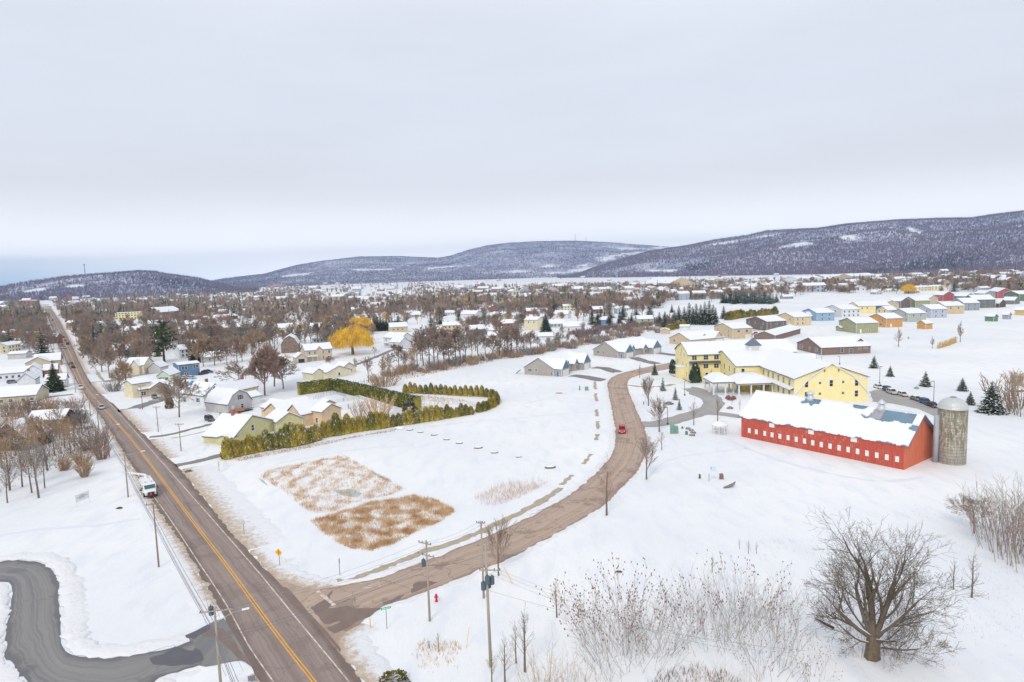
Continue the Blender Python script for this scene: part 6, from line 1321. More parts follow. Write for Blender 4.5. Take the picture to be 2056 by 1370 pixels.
lowshrub(1466, 821, 1.0, 'brown tussock in the snow beside the entry court', mat('tussock', (178, 154, 120), .9, var=.3, scale=3)); lowshrub(1840, 781, .8, 'short snowy bush near the car park', mat('grey_bush', (190, 186, 184), .9), None, .7)
lowshrub(791, 1372, 1.7, 'dark olive evergreen shrub poking out at the lower edge', mat('olive_leaf2', (110, 102, 40), .9, var=.4, scale=3), None, 1.0, .12); lowshrub(379, 948, .9, 'brown weed clump above the highway snowbank', MATS['tussock'], None, .5, .1)
# fences near the pool yard
def fence(name, label, pts, h, m, step, post=.05, rails=(.1, .95), w=.03, picket=.0):
    g = [P(*q) for q in pts]; o = empty(name, (g[0].x, g[0].y, 0), 0, label, 'fence'); mp_, mr_, mk_ = MB(), MB(), MB()
    for a, b_ in zip(g[:-1], g[1:]):
        a, b_ = a-g[0], b_-g[0]; L_ = (b_-a).length; n = max(1, int(L_/step))
        for k in range(n+1):
            q = a.lerp(b_, k/n); mb = MB(); mb.box(q.x-post, q.x+post, q.y-post, q.y+post, 0, h*1.04); mb.build('fence_post', m, o)
        for r_ in rails: mr_.tube((a.x, a.y, h*r_), (b_.x, b_.y, h*r_), w, w, 4)
        if picket:
            k = int(L_/picket)
            for i in range(k): q = a.lerp(b_, (i+.5)/k); d = (b_-a).normalized()*picket*.36; mk_.loft([[(q.x-d.x, q.y-d.y, .08), (q.x+d.x, q.y+d.y, .08), (q.x+d.x, q.y+d.y+.03, .08), (q.x-d.x, q.y-d.y+.03, .08)], [(q.x-d.x, q.y-d.y, h), (q.x+d.x, q.y+d.y, h), (q.x+d.x, q.y+d.y+.03, h), (q.x-d.x, q.y-d.y+.03, h)]])
    mr_.build('fence_rail', m, o)
    if picket: mk_.build('fence_panel', m, o)
fence('white_fence', 'white board fence round the yard beyond the peach cottage', [(638, 838), (644, 824), (664, 826), (700, 822), (738, 814)], 1.7, TRIM, 3.0, picket=.35)
fence('white_fence', 'long low white fence below the tall clipped hedge', [(642, 816), (690, 806), (722, 800), (760, 812), (792, 823)], 1.2, TRIM, 3.0, picket=.45)
fence('pool_fence', 'thin black metal fence on the snowed-over terrace', [(630, 804), (650, 796), (676, 791), (694, 798)], 1.3, mat('fence_metal', (110, 116, 140), .6), 1.2, post=.03, rails=(.1, .5, .95), w=.02)
o = empty('goal_frame', P(704, 806), 0, 'orange goal frame on the snowed-over yard rink', 'goal'); 
for a, b_ in (((-1.1, 0, 0), (-1.1, 0, 1.2)), ((1.1, 0, 0), (1.1, 0, 1.2)), ((-1.1, 0, 1.2), (1.1, 0, 1.2))): mb = MB(); mb.tube(a, b_, .05, .05, 6); mb.build('goal_bar', mat('goal_orange', (226, 150, 110), .7), o)
fence('paddock_fence', 'faint post fence in the snow behind the pale blue-grey house', [(1926, 624), (1960, 622), (1996, 620)], 1.2, GREYW, 6.0, rails=(.9,))
# corn stubble row of sticks
pts = spline(G([(1884, 700), (1905, 694), (1919, 688)]), 1.4); rr = random.Random(3)
o = empty('stake_row_fence', (pts[0][0], pts[0][1], 0), 0, 'row of tan bundled stakes standing in the snow field', 'fence')
for q in pts:
    mb = MB(); x, y = q[0]-pts[0][0], q[1]-pts[0][1]
    for _ in range(7): mb.tube((x+rr.uniform(-.5, .5), y+rr.uniform(-.5, .5), 0), (x+rr.uniform(-.7, .7), y+rr.uniform(-.7, .7), rr.uniform(2.0, 3.6)), .14, .05, 4)
    mb.build('bundle', mat('straw', (204, 176, 120), .9, var=.2, scale=2), o)
# lean-to stair by duplex
q = P(1046, 750); o = empty('wooden_steps', (q.x, q.y, 0), .3, 'small brown wooden steps against the grey duplex', 'steps'); mb = MB(); mb.loft([[(0, 0, 1.6), (0, .9, 1.6), (0, .9, 1.45), (0, 0, 1.45)], [(-2.1, 0, .1), (-2.1, .9, .1), (-2.1, .9, 0), (-2.1, 0, 0)]]); mb.build('stair_flight', BRICK if False else mat('stair_brown', (126, 106, 94), .8), o)
q = P(468, 838); o = empty('wooden_deck', (q.x, q.y, 0), .1, 'reddish wooden deck stairs beside the lime cottage', 'deck'); mb = MB(); mb.loft([[(0, 0, 1.7), (0, 2, 1.7), (0, 2, 1.5), (0, 0, 1.5)], [(3.6, -1.5, .2), (3.6, .5, .2), (3.6, .5, 0), (3.6, -1.5, 0)]]); mb.build('stair_flight', mat('deck_red', (176, 120, 100), .8), o)
mb = MB(); mb.box(-.1, 3, 1.9, 2.0, 1.5, 2.5); mb.build('deck_rail', MATS['deck_red'], o)
q = P(1700, 756); q = Vector((110.2, 236, 0)); o = empty('wellhead_frame', (q.x, q.y, 0), 0, 'grey metal frame standing behind the yellow east gable', 'frame')
for a, b_ in (((-1, 0, 0), (-1, 0, 11)), ((1, 0, 0), (1, 0, 11)), ((-1, 0, 11), (1, 0, 11)), ((-1, 0, 9.5), (1, 0, 9.5))): mb = MB(); mb.tube(a, b_, .08, .08, 5); mb.build('frame_bar', STEEL, o)
ORD = ['first', 'second', 'third', 'fourth', 'fifth', 'sixth', 'seventh', 'eighth', 'ninth', 'tenth', 'eleventh', 'twelfth', 'thirteenth', 'fourteenth', 'fifteenth', 'sixteenth', 'seventeenth', 'eighteenth', 'nineteenth', 'twentieth']+['twenty-'+w for w in ('first', 'second', 'third', 'fourth', 'fifth', 'sixth', 'seventh', 'eighth', 'ninth')]+['thirtieth']+['thirty-'+w for w in ('first', 'second', 'third', 'fourth', 'fifth', 'sixth', 'seventh', 'eighth', 'ninth')]+['fortieth']+['forty-'+w for w in ('first', 'second', 'third', 'fourth', 'fifth', 'sixth', 'seventh')]
# ------------------------------------------------------------------ near vegetation
# the big old tree
def big_tree():
    rng = random.Random(11); S = []; Q = dict(TREES['maple']); Q.update(rmin=.014, lv=5, seg=[4, 6, 5, 3, 3, 2], wig=[.05, .12, .17, .22, .24, .25], up=[0, .06, .05, .04, .03, .02], bare=[9, .25, .12, 0, 0, 0], kids=[0, 1.0, 1.05, 1.0, .95, 0], ang=[40, 34, 38, 42, 42, 0], len=[.6, .55, .58, .6, .6, .5], rr=[.5, .5, .5, .5, .5, .5], end=.4, fork=1)
    tr = [((0, 0, -.2), (.05, 0, 1.2), 1.0, .84), ((.05, 0, 1.2), (.1, 0, 2.6), .84, .8), ((.1, 0, 2.6), (.1, 0, 3.3), .8, .6)]
    for a, b_, ra, rb in tr: S.append((Vector(a), Vector(b_), ra, rb, 0))
    limbs = [((-.75, 0, .55), 8.5, .36), ((-.4, .25, .9), 9.5, .3), ((.0, .1, 1), 11.5, .46), ((.22, -.1, 1), 11.0, .42), ((.5, .3, .95), 10, .28), ((.75, -.2, .8), 9.5, .26), ((.95, .1, .45), 8.0, .2), ((-.95, -.3, .25), 6.5, .16), ((.9, -.5, .15), 6.8, .14), ((-.5, .7, .7), 7.5, .2), ((.3, -.9, .5), 6.5, .17), ((1, .4, .1), 5.5, .12), ((-.2, .2, 1), 8, .2)]
    for d, L_, r in limbs:
        z = rng.uniform(2.3, 3.2) if d[2] > .3 else rng.uniform(1.4, 2.4); d = Vector(d).normalized()
        grow(S, rng, Vector((.08, 0, z)), d, L_*.82, r, 1, Q)
    zm = max(s[1].z for s in S); 
    S = [(a if a.z > .15 else Vector((a.x, a.y, .15)) if lv else a, b_ if b_.z > .15 else Vector((b_.x, b_.y, .15)), ra, rb, lv) for a, b_, ra, rb, lv in S]
    p = P(1751, 1322); h = HT(1751, 1322, 1012)
    o = empty('old_bare_tree', (p.x, p.y, 0), 0, 'huge old bare tree with a thick gnarled trunk in the snow foreground', 'tree'); k = h/zm; o.scale = (k*1.1, k, k)
    mkobj('trunk', segs_mesh('trunk', [s for s in S if s[4] == 0], mat('old_bark', (118, 102, 84), .95, var=.35, scale=3, bump=.6)), o); mkobj('crown', segs_mesh('crown', [s for s in S if s[4] > 0], [mat('old_twigs', (112, 100, 88), .95, var=.2, scale=.8)]), o)
    mb = MB(); r2 = random.Random(4)
    for s in S:
        if s[4] == 1 and s[2] > .13 and (s[1]-s[0]).normalized().z < .85:
            up = Vector((0, 0, s[2]*.75)); mb.tube(s[0]+up, s[1]+Vector((0, 0, s[3]*.75)), s[2]*.62, s[3]*.62, 5)
    mb.build('branch_snow', RSNOW, o)
big_tree()
for i, (x, y, t, rb) in enumerate(((1728, 1318, 1250, 1.6), (1790, 1312, 1235, 2.0), (1815, 1325, 1270, 1.7), (1700, 1270, 1235, 1.2))):
    bush(3+i % 2, x, y, t, ('first', 'second', 'third', 'fourth')[i]+' bramble clump around the foot of the huge old tree', 'brambles under the old tree', rb=rb, n=26, m=TWIGG, lean=1.0, rmin=.007)
# trees along the side road
bare('vase', 1, 1001, 1156, 1027, 'vase-shaped bare tree by the paired utility poles', rmin=.013, sk=.95, r=.13)
bare('young', 2, 1218, 1035, 905, 'slim young tree with reddish twigs at the outer curve of the road', twig=TWIGR, rmin=.014)
bare('vase', 3, 1298, 963, 868, 'vase-shaped bare tree nearest below the red car', rmin=.015, sk=.9)
bare('young', 4, 1328.5, 904, 860, 'small reddish bare tree by the entry drive mouth', twig=TWIGR, rmin=.02, spread=1.3)
bare('vase', 5, 1323.5, 868, 790, 'spreading vase-shaped tree at the entry drive corner', rmin=.017, spread=1.25, sk=.95)
bare('vase', 6, 1302, 815, 750, 'vase-shaped tree behind the small red hydrant', rmin=.018, spread=.9)
bare('young', 7, 1393, 854, 797, 'slender bare tree below the entry drive, closer to the cabinets', rmin=.022); bare('young', 8, 1441, 846, 790, 'slender bare tree beside the entry court near the gazebo', rmin=.022); bare('young', 9, 1284, 759, 727, 'small bare tree at the top bend of the curved road', rmin=.025)
bare('young', 10, 1428, 768, 738, 'thin bare tree against the yellow west wing', rmin=.025); bare('young', 2, 1485, 822, 800, 'thin sapling in front of the porch', rmin=.02); bare('young', 4, 1470, 812, 797, 'small sapling beside the reddish porch shrubs', rmin=.02, twig=TWIGR)
bare('young', 11, 1804, 697, 655, 'bare young tree in the snow field behind the orange shed, with a dark stem', rmin=.05); bare('young', 12, 1872, 700, 674, 'faint bare sapling beside the straw stake row', rmin=.05); bare('young', 13, 1928, 687, 644, 'taller bare tree at the far end of the straw stake row', rmin=.06)
conifer(1, 1314.5, 753, 728, 'small spruce between the curved road and the path', snow=.15, rb=3.0); conifer(2, 1331, 785, 757, 'blue-grey spruce, upper of three on the snowy island', mats=NEEDLEB, snow=.4, gap=.25); conifer(3, 1356, 803, 777, 'blue-grey spruce, middle of three on the snowy island', mats=NEEDLEB, snow=.4, gap=.2); conifer(2, 1364, 823, 800, 'blue-grey spruce, lowest of three on the snowy island', mats=NEEDLEB, snow=.35, gap=.2)
cedar(11, P(1351, 750), 5.2, 'dark clipped cedar near the west end of the residence', None, m=NEEDLE, name='clipped_cedar', shape=.45, rb=1.2); cedar(12, P(1396, 768), 6.6, 'taller dark clipped cedar in front of the yellow west wing', None, m=NEEDLE, name='clipped_cedar', shape=.55, rb=1.35)
for i, (x, y, t, rb, lb) in enumerate(((1755, 739, 713, 3.4, 'behind the car park lamp'), (1787, 756, 734, 3.4, 'second along from the yellow gable'), (1858, 776, 745, 3.4, 'midway between the car park and the far snow'), (1932, 785, 758, 3.6, 'wide and low beyond the silo dome'), (1948, 813, 786, 3.2, 'small one close to the silo'), (1990, 829, 765, 3.6, 'largest and darkest beyond the silo'))):
    conifer(4+i, x, y, t, 'conifer standing in snow, '+lb, 'conifers in the snow behind the car park', mats=NEEDLE if i in (3, 4, 5) else NEEDLEO, snow=.22, rb=rb+.6, gap=.14, name='fir_tree')
conifer(7, 1824, 668+12, 676, 'tiny round conifer in the far snow field', rb=4)
# saplings in the lower foreground
for (x, y, t, k, lb, tw) in ((1118, 1240, 1148, 14, 'pale sapling alone between the poles and the red-tipped shrubs', TWIGT), (1054, 1349, 1195, 15, 'tallest leader sapling beside the transformer pole', TWIGG), (1036, 1332, 1240, 16, 'thin sapling just behind the tallest leader sapling', TWIGG), (1014, 1375, 1255, 17, 'thin sapling between the tall pole and the leader saplings', TWIGG), (988, 1378, 1290, 18, 'sapling at the foot of the transformer pole', TWIGT), (881, 1310, 1262, 14, 'wispy sapling near the blue stake', TWIGT), (1951, 1200, 1090, 15, 'bare young tree up the slope from the huge old tree', TWIGG), (1914, 1184, 1110, 16, 'thin sapling right beside the huge old tree crown', TWIGG), (1503, 1112, 1080, 14, 'tiny sapling in the open snow above the shrubs', TWIGT), (1485, 1102, 1078, 17, 'second tiny sapling in the open snow', TWIGT), (1519, 1112, 1085, 18, 'third tiny sapling in the open snow', TWIGT), (440, 946, 922, 14, 'tiny sapling by the narrow drive', TWIGT), (1430, 1150, 1108, 18, 'pinkish sapling rising behind the thicket', TWIGR)):
    bare('young', k, x, y, t, lb, twig=tw, rmin=.012, spread=.9)
bare('maple', 21, 1956, 1071, 985, 'spreading bare tree on the slope beside the shrub belt', rmin=.022, spread=1.25)
# red-tipped sumac clumps and thickets
TWIGF = mat('twigs_fine', (158, 150, 143), .95, var=.2, scale=.3)
HEADS = mat('sumac_heads', (162, 128, 122), .9, var=.2, scale=3)
SUM = [(1258, 1300, 1150, 3.6, 66, 1), (1225, 1285, 1165, 3.0, 50, 1), (1300, 1290, 1160, 3.2, 54, 1), (1190, 1262, 1180, 2.4, 30, 1), (1330, 1300, 1195, 2.4, 34, 1), (1262, 1338, 1220, 4.0, 70, 0), (1215, 1330, 1225, 2.6, 44, 0), (1310, 1325, 1225, 2.8, 44, 0), (1400, 1262, 1150, 3.2, 50, 0), (1440, 1255, 1140, 3.4, 60, 0), (1480, 1240, 1128, 3.2, 60, 1), (1515, 1245, 1135, 3.0, 55, 1), (1555, 1260, 1160, 3.0, 55, 0), (1470, 1290, 1185, 3.4, 60, 0), (1530, 1330, 1225, 3.2, 50, 1), (1420, 1300, 1200, 3.2, 50, 0), (1580, 1290, 1190, 2.4, 34, 0), (1560, 1355, 1250, 3.0, 40, 1), (1628, 1370, 1290, 2.4, 34, 1), (1600, 1240, 1190, 1.8, 22, 0), (1380, 1230, 1150, 2.0, 24, 1)]
for i, (x, y, t, rb, n, tip) in enumerate(SUM):
    bush(20+i % 5, x, y, t, ORD[i]+(' red-tipped sumac' if tip and i not in (9, 11, 14, 20) else ' grey-stemmed')+' clump '+('in the thicket over the curved wires, ' if x < 1350 else 'in the wide central thicket, ')+('at its back' if t < 1170 else 'midway in' if t < 1200 else 'at its front'), 'sumac thicket in the foreground snow', rb=rb*1.15, n=int(n*.5), m=TWIGF, lean=.95, twigs=5, rmin=.0055, tips=HEADS if tip and i not in (9, 11, 14, 20) else None, name='sumac_shrub')
for i, (x, y, t) in enumerate(((1095, 1385, 1290), (1130, 1395, 1300), (1160, 1400, 1320), (1070, 1392, 1315), (1205, 1400, 1330), (1450, 1390, 1320), (1500, 1395, 1325), (1400, 1395, 1330))):
    bush(30+i % 3, x, y, t, f'{ORD[i]} tan-stemmed shrub of the lowest row, counting from the leader saplings', 'shrubs along the lower edge', rb=2.4, n=20, m=TWIGT, lean=.7, rmin=.007)
for i, (x, y, t) in enumerate(((1990, 1085, 985), (2010, 1100, 975), (2030, 1110, 965), (2050, 1125, 960), (2075, 1130, 960), (1975, 1060, 980), (2000, 1070, 968), (2040, 1085, 958), (2064, 1100, 955), (2095, 1150, 980), (2110, 1120, 960))):
    bush(33+i % 4, x, y, t, f'{ORD[i]} tall shrub of the belt on the slope, counting from the spreading bare tree', 'shrub belt on the slope', rb=2.4, n=20, m=TWIGR if i % 2 else TWIGG, lean=.35, rmin=.0065)
for i, (x, y, t) in enumerate(((2040, 815, 745), (2060, 830, 770), (2034, 770, 742), (2052, 775, 745))):
    bush(30+i % 3, x, y, t, ('largest', 'second', 'third', 'smallest')[i]+' brown bush beside the brush pile beyond the silo', 'bushes beyond the silo', rb=5 if i < 2 else 3, n=44, m=TWIG if i < 2 else TWIGT, lean=.8, rmin=.03)
rock(2044, 786, 1.6, 'low brown brush pile beyond the silo', 2.0, mat('brush_pile', (150, 116, 92), .9, var=.3, scale=2), 'brush_pile', True, 'brush pile')
# arborvitae hedges: every shrub is its own
def hedge_row(pts, n, h0, h1, where, start, ww=1.0):
    g = resample(spline(G(pts), .5), n=n)
    for i, q in enumerate(g):
        t = i/(n-1); h = (h0+(h1-h0)*t)*RUN.uniform(.78, 1.2); q = q+np.array([RUN.uniform(-.2, .2), RUN.uniform(-.2, .2)])
        o = cedar(40+i % 6, q, h, f'{ORD[i]} arborvitae {start} of the {where}', 'arborvitae hedge: '+where, m=(CEDAR, CEDAR, CEDARD)[RUN.randrange(3)] if True else None, snow=.06 if t < .4 else .12, name='arborvitae', shape=.6)
        k = o.scale[0]; o.scale = (k*ww*1.15*max(1, 4.2/h*.9), k*ww*1.15*max(1, 4.2/h*.9), k)
hedge_row([(458, 921), (500, 911), (550, 902), (600, 894), (636, 885)], 18, 4.4, 4.8, 'hedge beside the lime cottage', 'from the drive', 1.15)
hedge_row([(650, 878), (700, 870), (760, 861), (820, 852), (880, 843), (945, 832)], 28, 5.0, 2.9, 'long middle hedge', 'from the gap', 1.15)
hedge_row([(962, 828), (985, 820), (997, 810), (994, 802), (975, 797), (930, 795), (880, 792), (815, 789)], 30, 2.8, 3.3, 'curved far hedge', 'from its near end', 1.1)
# tall clipped hedge in two legs
def clipped(name, label, a, b_, w, h, seed):
    A, B = P(*a), P(*b_); d = (B-A); L_ = d.length; rz = atan2(d.y, d.x); rng = np.random.default_rng(seed); n = int(L_*h*42)
    o = empty(name, (A.x, A.y, 0), rz, label, 'hedge')
    side_ = rng.random(n); s = rng.random(n)*L_; C = np.zeros((n, 3)); C[:, 0] = s; front = side_ < .42; back = (side_ >= .42) & (side_ < .55); top = side_ >= .55
    u = rng.random(n); bul = .12*np.sin(s*2.2)+.1*np.sin(s*.9+1)
    C[:, 1] = np.where(front, -bul*.6, np.where(back, w+bul, u*w)); C[:, 2] = np.where(top, h+bul*.8-(abs(u-.5)**2)*1.0, u*h)
    C += rng.normal(0, .07, C.shape); C[:, 2] = np.maximum(.05, C[:, 2]); a_ = rng.uniform(0, 2*pi, n)
    U = np.c_[np.cos(a_)*.13, np.sin(a_)*.13, np.zeros(n)]; W = np.c_[np.cos(a_+1.2)*.08, np.sin(a_+1.2)*.08-(front*.05), np.full(n, .14)]
    mi = np.where(rng.random(n) < np.where(top, .10, .03), 1, 0); mkobj('foliage', quad_mesh('foliage', C, U, W, [mat('hedge_leaf', (96, 106, 44), .9, scale=.5, col2=(68, 78, 32)), RSNOW], mi, tri=True), o)
    mb = MB(); mb.box(.2, L_-.2, .25, w-.25, 0, h-.3); mb.build('core', CEDARD, o)
clipped('clipped_hedge', 'tall clipped green hedge, shorter leg above the snowed-over terrace', (602, 794), (672, 784), 3.0, 4.4, 1)
clipped('clipped_hedge', 'tall clipped green hedge, long leg running down to the dark round end', (668, 785), (832, 826), 3.2, 4.3, 2)
put_tree(('lowdark',), lambda: cedar_gen(3, 1.0, 1.0, mat('dark_leaf', (104, 98, 86), .9, var=.3, scale=2), .05, 700, .4)[1:], P(822, 828), 2.4, label='rounded dark bare hedge end beside the arborvitae row', cat='shrub', name='round_shrub', sz=3.2)
bush(31, 757, 835, 790, 'orange-tan bare bush between the clipped hedge and the arborvitae row', rb=3.6, n=50, m=mat('twigs_orange', (206, 174, 138), .95, var=.15, scale=.5), lean=.8, rmin=.03); bush(32, 722, 840, 805, 'smaller tan bare bush behind the middle hedge', rb=2.2, n=36, m=TWIGT, lean=.8, rmin=.022)
# reeds
def in_poly(x, y, q):
    r = np.zeros(len(x), bool); j = len(q)-1
    for i in range(len(q)):
        c = ((q[i][1] > y) != (q[j][1] > y)) & (x < (q[j][0]-q[i][0])*(y-q[i][1])/(q[j][1]-q[i][1]+1e-9)+q[i][0]); r ^= c; j = i
    return r
def blades(name, label, px, n, hmin, hmax, m, seed, thr=-.2, edge=1.0, fq=.22, group=None, w=.05, clump=1):
    q = [P(*a).xy for a in px]; q = [(a.x, a.y) for a in q]; Q_ = np.array(q); rng = np.random.default_rng(seed); lo, hi = Q_.min(0), Q_.max(0)
    x = rng.uniform(lo[0], hi[0], n*6); y = rng.uniform(lo[1], hi[1], n*6)
    ok = in_poly(x, y, q); 
    dist = np.min([np.hypot(*(np.stack([x, y], 1)-(np.array(q[i])+(np.array(q[(i+1) % len(q)])-np.array(q[i]))*t)).T) for i in range(len(q)) for t in np.linspace(0, 1, 12)], axis=0)
    dens = fbm2(x, y, seed, 5, fq)+edge*np.exp(-dist/1.6)*1.3; ok &= (dens+rng.normal(0, .8, len(x)) > thr) & (dist > .3+.5*fbm2(x, y, seed+3, 4, .9)+rng.normal(0, .3, len(x))); x, y = x[ok][:n], y[ok][:n]; k = len(x)
    h = rng.uniform(hmin, hmax, k); a = rng.uniform(0, 2*pi, k); ln = rng.normal(0, .3, (k, 2))
    C = np.c_[x, y, np.full(k, .02)]; U = np.c_[np.cos(a)*w, np.sin(a)*w, np.zeros(k)]; W = np.c_[ln[:, 0]*h*.5, ln[:, 1]*h*.5, h*.5]
    me = quad_mesh(name, C, U, W, m, tri=True); o = mkobj(name, me); tag(o, label, 'reeds', group, 'stuff'); return o
cz = lambda L_: [(380+x/3.0687, 720+y/3.0687) for x, y in L_]
blades('reed_bed', 'tan reeds through snow, upper bed nearer the hedge', cz([(435, 728), (480, 690), (700, 645), (910, 603), (955, 600), (1050, 650), (1110, 680), (1230, 745), (1335, 810), (1260, 838), (1200, 850), (1020, 892), (880, 950), (780, 962), (700, 925), (620, 850), (520, 785)]), 19000, .2, .65, REED, 3, thr=.8, edge=.7, w=.028, fq=1.1)
blades('reed_bed', 'denser tan reeds through snow, lower bed nearer the side road', cz([(745, 1000), (900, 955), (1100, 892), (1250, 865), (1380, 845), (1480, 860), (1600, 905), (1640, 945), (1560, 1000), (1400, 1075), (1230, 1160), (1120, 1190), (1000, 1175), (900, 1130), (800, 1060)]), 25000, .22, .8, REED, 7, thr=.5, edge=.7, w=.03, fq=1.0)
blades('dry_grass', 'rusty grass strip along the foot of the hedge', [(470, 921), (560, 905), (640, 890), (760, 868), (800, 860), (795, 866), (700, 882), (640, 897), (560, 912), (475, 928)], 3000, .15, .45, mat('rust_grass', (182, 136, 96), .95, scale=.5, col2=(150, 108, 76)), 8, thr=-.3, w=.05)
blades('dry_grass', 'faint pinkish weeds on the snow slope inside the road curve', [(950, 1000), (1010, 970), (1080, 960), (1110, 965), (1060, 995), (1000, 1018), (955, 1018)], 900, .6, 1.6, mat('pink_weed', (206, 180, 166), .95), 9, thr=.1, edge=0, w=.03)
blades('dry_grass', 'tan weeds under the tree belt edge', [(640, 790), (780, 770), (900, 745), (1050, 715), (1200, 690), (1330, 662), (1330, 655), (1190, 680), (1040, 705), (900, 730), (800, 745), (760, 760), (700, 770)], 15000, .4, 1.5, mat('tan_weed', (196, 164, 134), .95, scale=.3, col2=(150, 124, 104)), 10, thr=.0, edge=0, fq=.06, w=.10)
blades('dry_grass', 'rust weeds between the hedges', [(805, 805), (840, 795), (900, 800), (975, 812), (940, 822), (860, 832), (835, 812)], 1600, .3, 1.0, mat('rust_weed', (188, 150, 128), .95), 11, thr=.3, edge=0, w=.05)
blades('dry_grass', 'weed stubble on the lower road corner', [(840, 1285), (920, 1290), (940, 1340), (860, 1360), (820, 1330)], 260, .2, .7, REED, 12, thr=.5, edge=0, w=.04)
blades('dry_grass', 'scattered weeds over the open foreground snow', [(1000, 1180), (1300, 1100), (1600, 1080), (1900, 1000), (2056, 960), (2056, 1370), (1000, 1370)], 2600, .15, .6, mat('pale_weed', (190, 176, 160), .95), 13, thr=.75, edge=0, w=.02, fq=.15)
blades('undergrowth', 'brown brush tangle at the lower picture edge', [(1290, 1375), (1330, 1345), (1400, 1335), (1470, 1350), (1520, 1390), (1300, 1400)], 500, .3, 1.0, mat('brown_brush', (132, 108, 96), .95), 14, thr=-.2, edge=0, w=.03)
blades('undergrowth', 'brown brush under the bare thicket beside the highway', [(-40, 1010), (60, 960), (110, 930), (200, 905), (215, 880), (190, 850), (150, 810), (60, 800), (-40, 830)], 12000, .4, 1.8, mat('brown_brush2', (142, 116, 98), .95, scale=.3, col2=(112, 92, 84)), 15, thr=.15, edge=0, w=.05, fq=.12)
ICE = mat('dark_ice', (176, 190, 194), .4)
for k, poly in enumerate(([(698, 1066), (720, 1070), (728, 1074), (716, 1084), (700, 1078)], [(670, 985), (700, 982), (730, 990), (715, 998), (690, 996)], [(520, 960), (530, 965), (540, 976), (526, 970)], [(745, 945), (765, 955), (788, 968), (776, 966), (750, 953)])):
    fan('frozen_water', poly, .02+.0004*k, ICE, .2, seed=k+5, sub=.4)

TRK = mat('trodden_snow', (222, 226, 232), .8, bump=.5, scale=3)
for k, (q, w) in enumerate((([(449, 915), (455, 938), (440, 952), (448, 985), (470, 1015)], .5), ([(640, 893), (760, 874), (900, 852), (1060, 838), (1190, 826)], .45), ([(412, 905), (418, 890), (440, 870), (455, 862)], .4), ([(1500, 900), (1400, 912), (1330, 930), (1290, 975)], .35), ([(0, 1075), (90, 1062), (190, 1055), (290, 1040)], .45), ([(1180, 775), (1100, 800), (1030, 815)], .4), ([(1460, 880), (1500, 900), (1600, 935), (1750, 965), (1850, 960)], .5), ([(560, 930), (700, 905), (820, 895)], .4))):
    c = spline(G(q), .8); ribbon('foot_track', offset(c, w), offset(c, -w), 3, .012, TRK, (.2, .2), seed=60+k)
# ------------------------------------------------------------------ thicket beside the highway
TH = [(20, 985, 870, 'forest'), (45, 978, 880, 'forest'), (78, 1000, 880, 'forest'), (95, 945, 820, 'maple'), (62, 935, 830, 'forest'), (110, 915, 835, 'forest'), (130, 900, 830, 'forest'), (150, 895, 840, 'forest'), (5, 940, 845, 'forest'), (32, 915, 820, 'forest'), (120, 880, 815, 'forest'), (15, 1010, 925, 'forest'), (-15, 1000, 880, 'forest'), (64, 990, 900, 'forest'), (165, 872, 812, 'maple'), (100, 850, 800, 'round'), (60, 848, 798, 'round'), (90, 980, 905, 'forest'), (142, 915, 860, 'forest'), (-10, 960, 850, 'maple'), (75, 905, 830, 'forest'), (45, 880, 820, 'forest')]
for i, (x, y, t, k) in enumerate(TH):
    bare(k, 50+i % 5, x, y, t, f'{ORD[i]} bare tree of the roadside thicket by the old brown house', 'thicket trees by the highway', twig=(TWIGT, TWIG, TWIGG)[i % 3], rmin=.028, spread=.85)
for i, (x, y, t, rb, m) in enumerate(((188, 905, 855, 3.4, TWIG), (166, 935, 900, 1.6, TWIGT), (128, 945, 912, 1.2, TWIGT), (205, 922, 890, 1.8, TWIGR), (150, 820, 795, 4.0, TWIGR), (160, 850, 825, 3.5, TWIG), (130, 838, 812, 3.2, TWIGG), (50, 830, 795, 5.0, TWIG), (100, 822, 796, 3.2, TWIGT), (25, 835, 805, 4.0, TWIG), (83, 838, 810, 3.6, TWIGR), (170, 958, 920, 1.0, TWIGT))):
    bush(60+i % 4, x, y, t, f'{ORD[i]} bush among the thicket beside the highway', 'thicket bushes by the highway', rb=rb, n=60, m=m, lean=.8, rmin=.03)
conifer(8, 25, 826, 808, 'small spruce near the long tan ranch building', rb=3); conifer(9, 53, 822, 807, 'low round spruce near the long tan ranch building', rb=4.2)
conifer(10, 110, 786, 729, 'dark spruce beside the white farmhouse with the green porch', rb=3.3, dens=1.3, snow=.02, mats=NEEDLEO)
# mid-left specimen trees
bare('maple', 61, 360, 838, 750, 'broad bare tree before the blue tarp cottage', rmin=.04, sk=1.1); cedar(45, P(341, 820), 3.6, 'round brown-green bush at the foot of the bare tree by the tarp cottage', None, m=mat('brown_cedar', (128, 108, 84), .9, var=.3, scale=1), name='round_bush', shape=.25, rb=1.5)
bare('maple', 62, 532, 794, 690, 'tall twin-stemmed reddish-brown tree beside the white garage wing', twig=TWIGR, rmin=.055, spread=.95, sk=1.25); bare('maple', 63, 569, 781, 707, 'wide bare tree near the cream colonial garage', twig=TWIG, rmin=.05, spread=1.15, sk=1.15); bare('maple', 64, 551, 776, 690, 'reddish tree behind the tall twin-stemmed one', twig=TWIGR, rmin=.055, sk=1.2)
bare('round', 65, 480, 775, 720, 'low spreading bare tree above the snowy drive', rmin=.045, spread=1.3); bare('round', 66, 493, 762, 738, 'small bare tree beside the spreading one', rmin=.045)
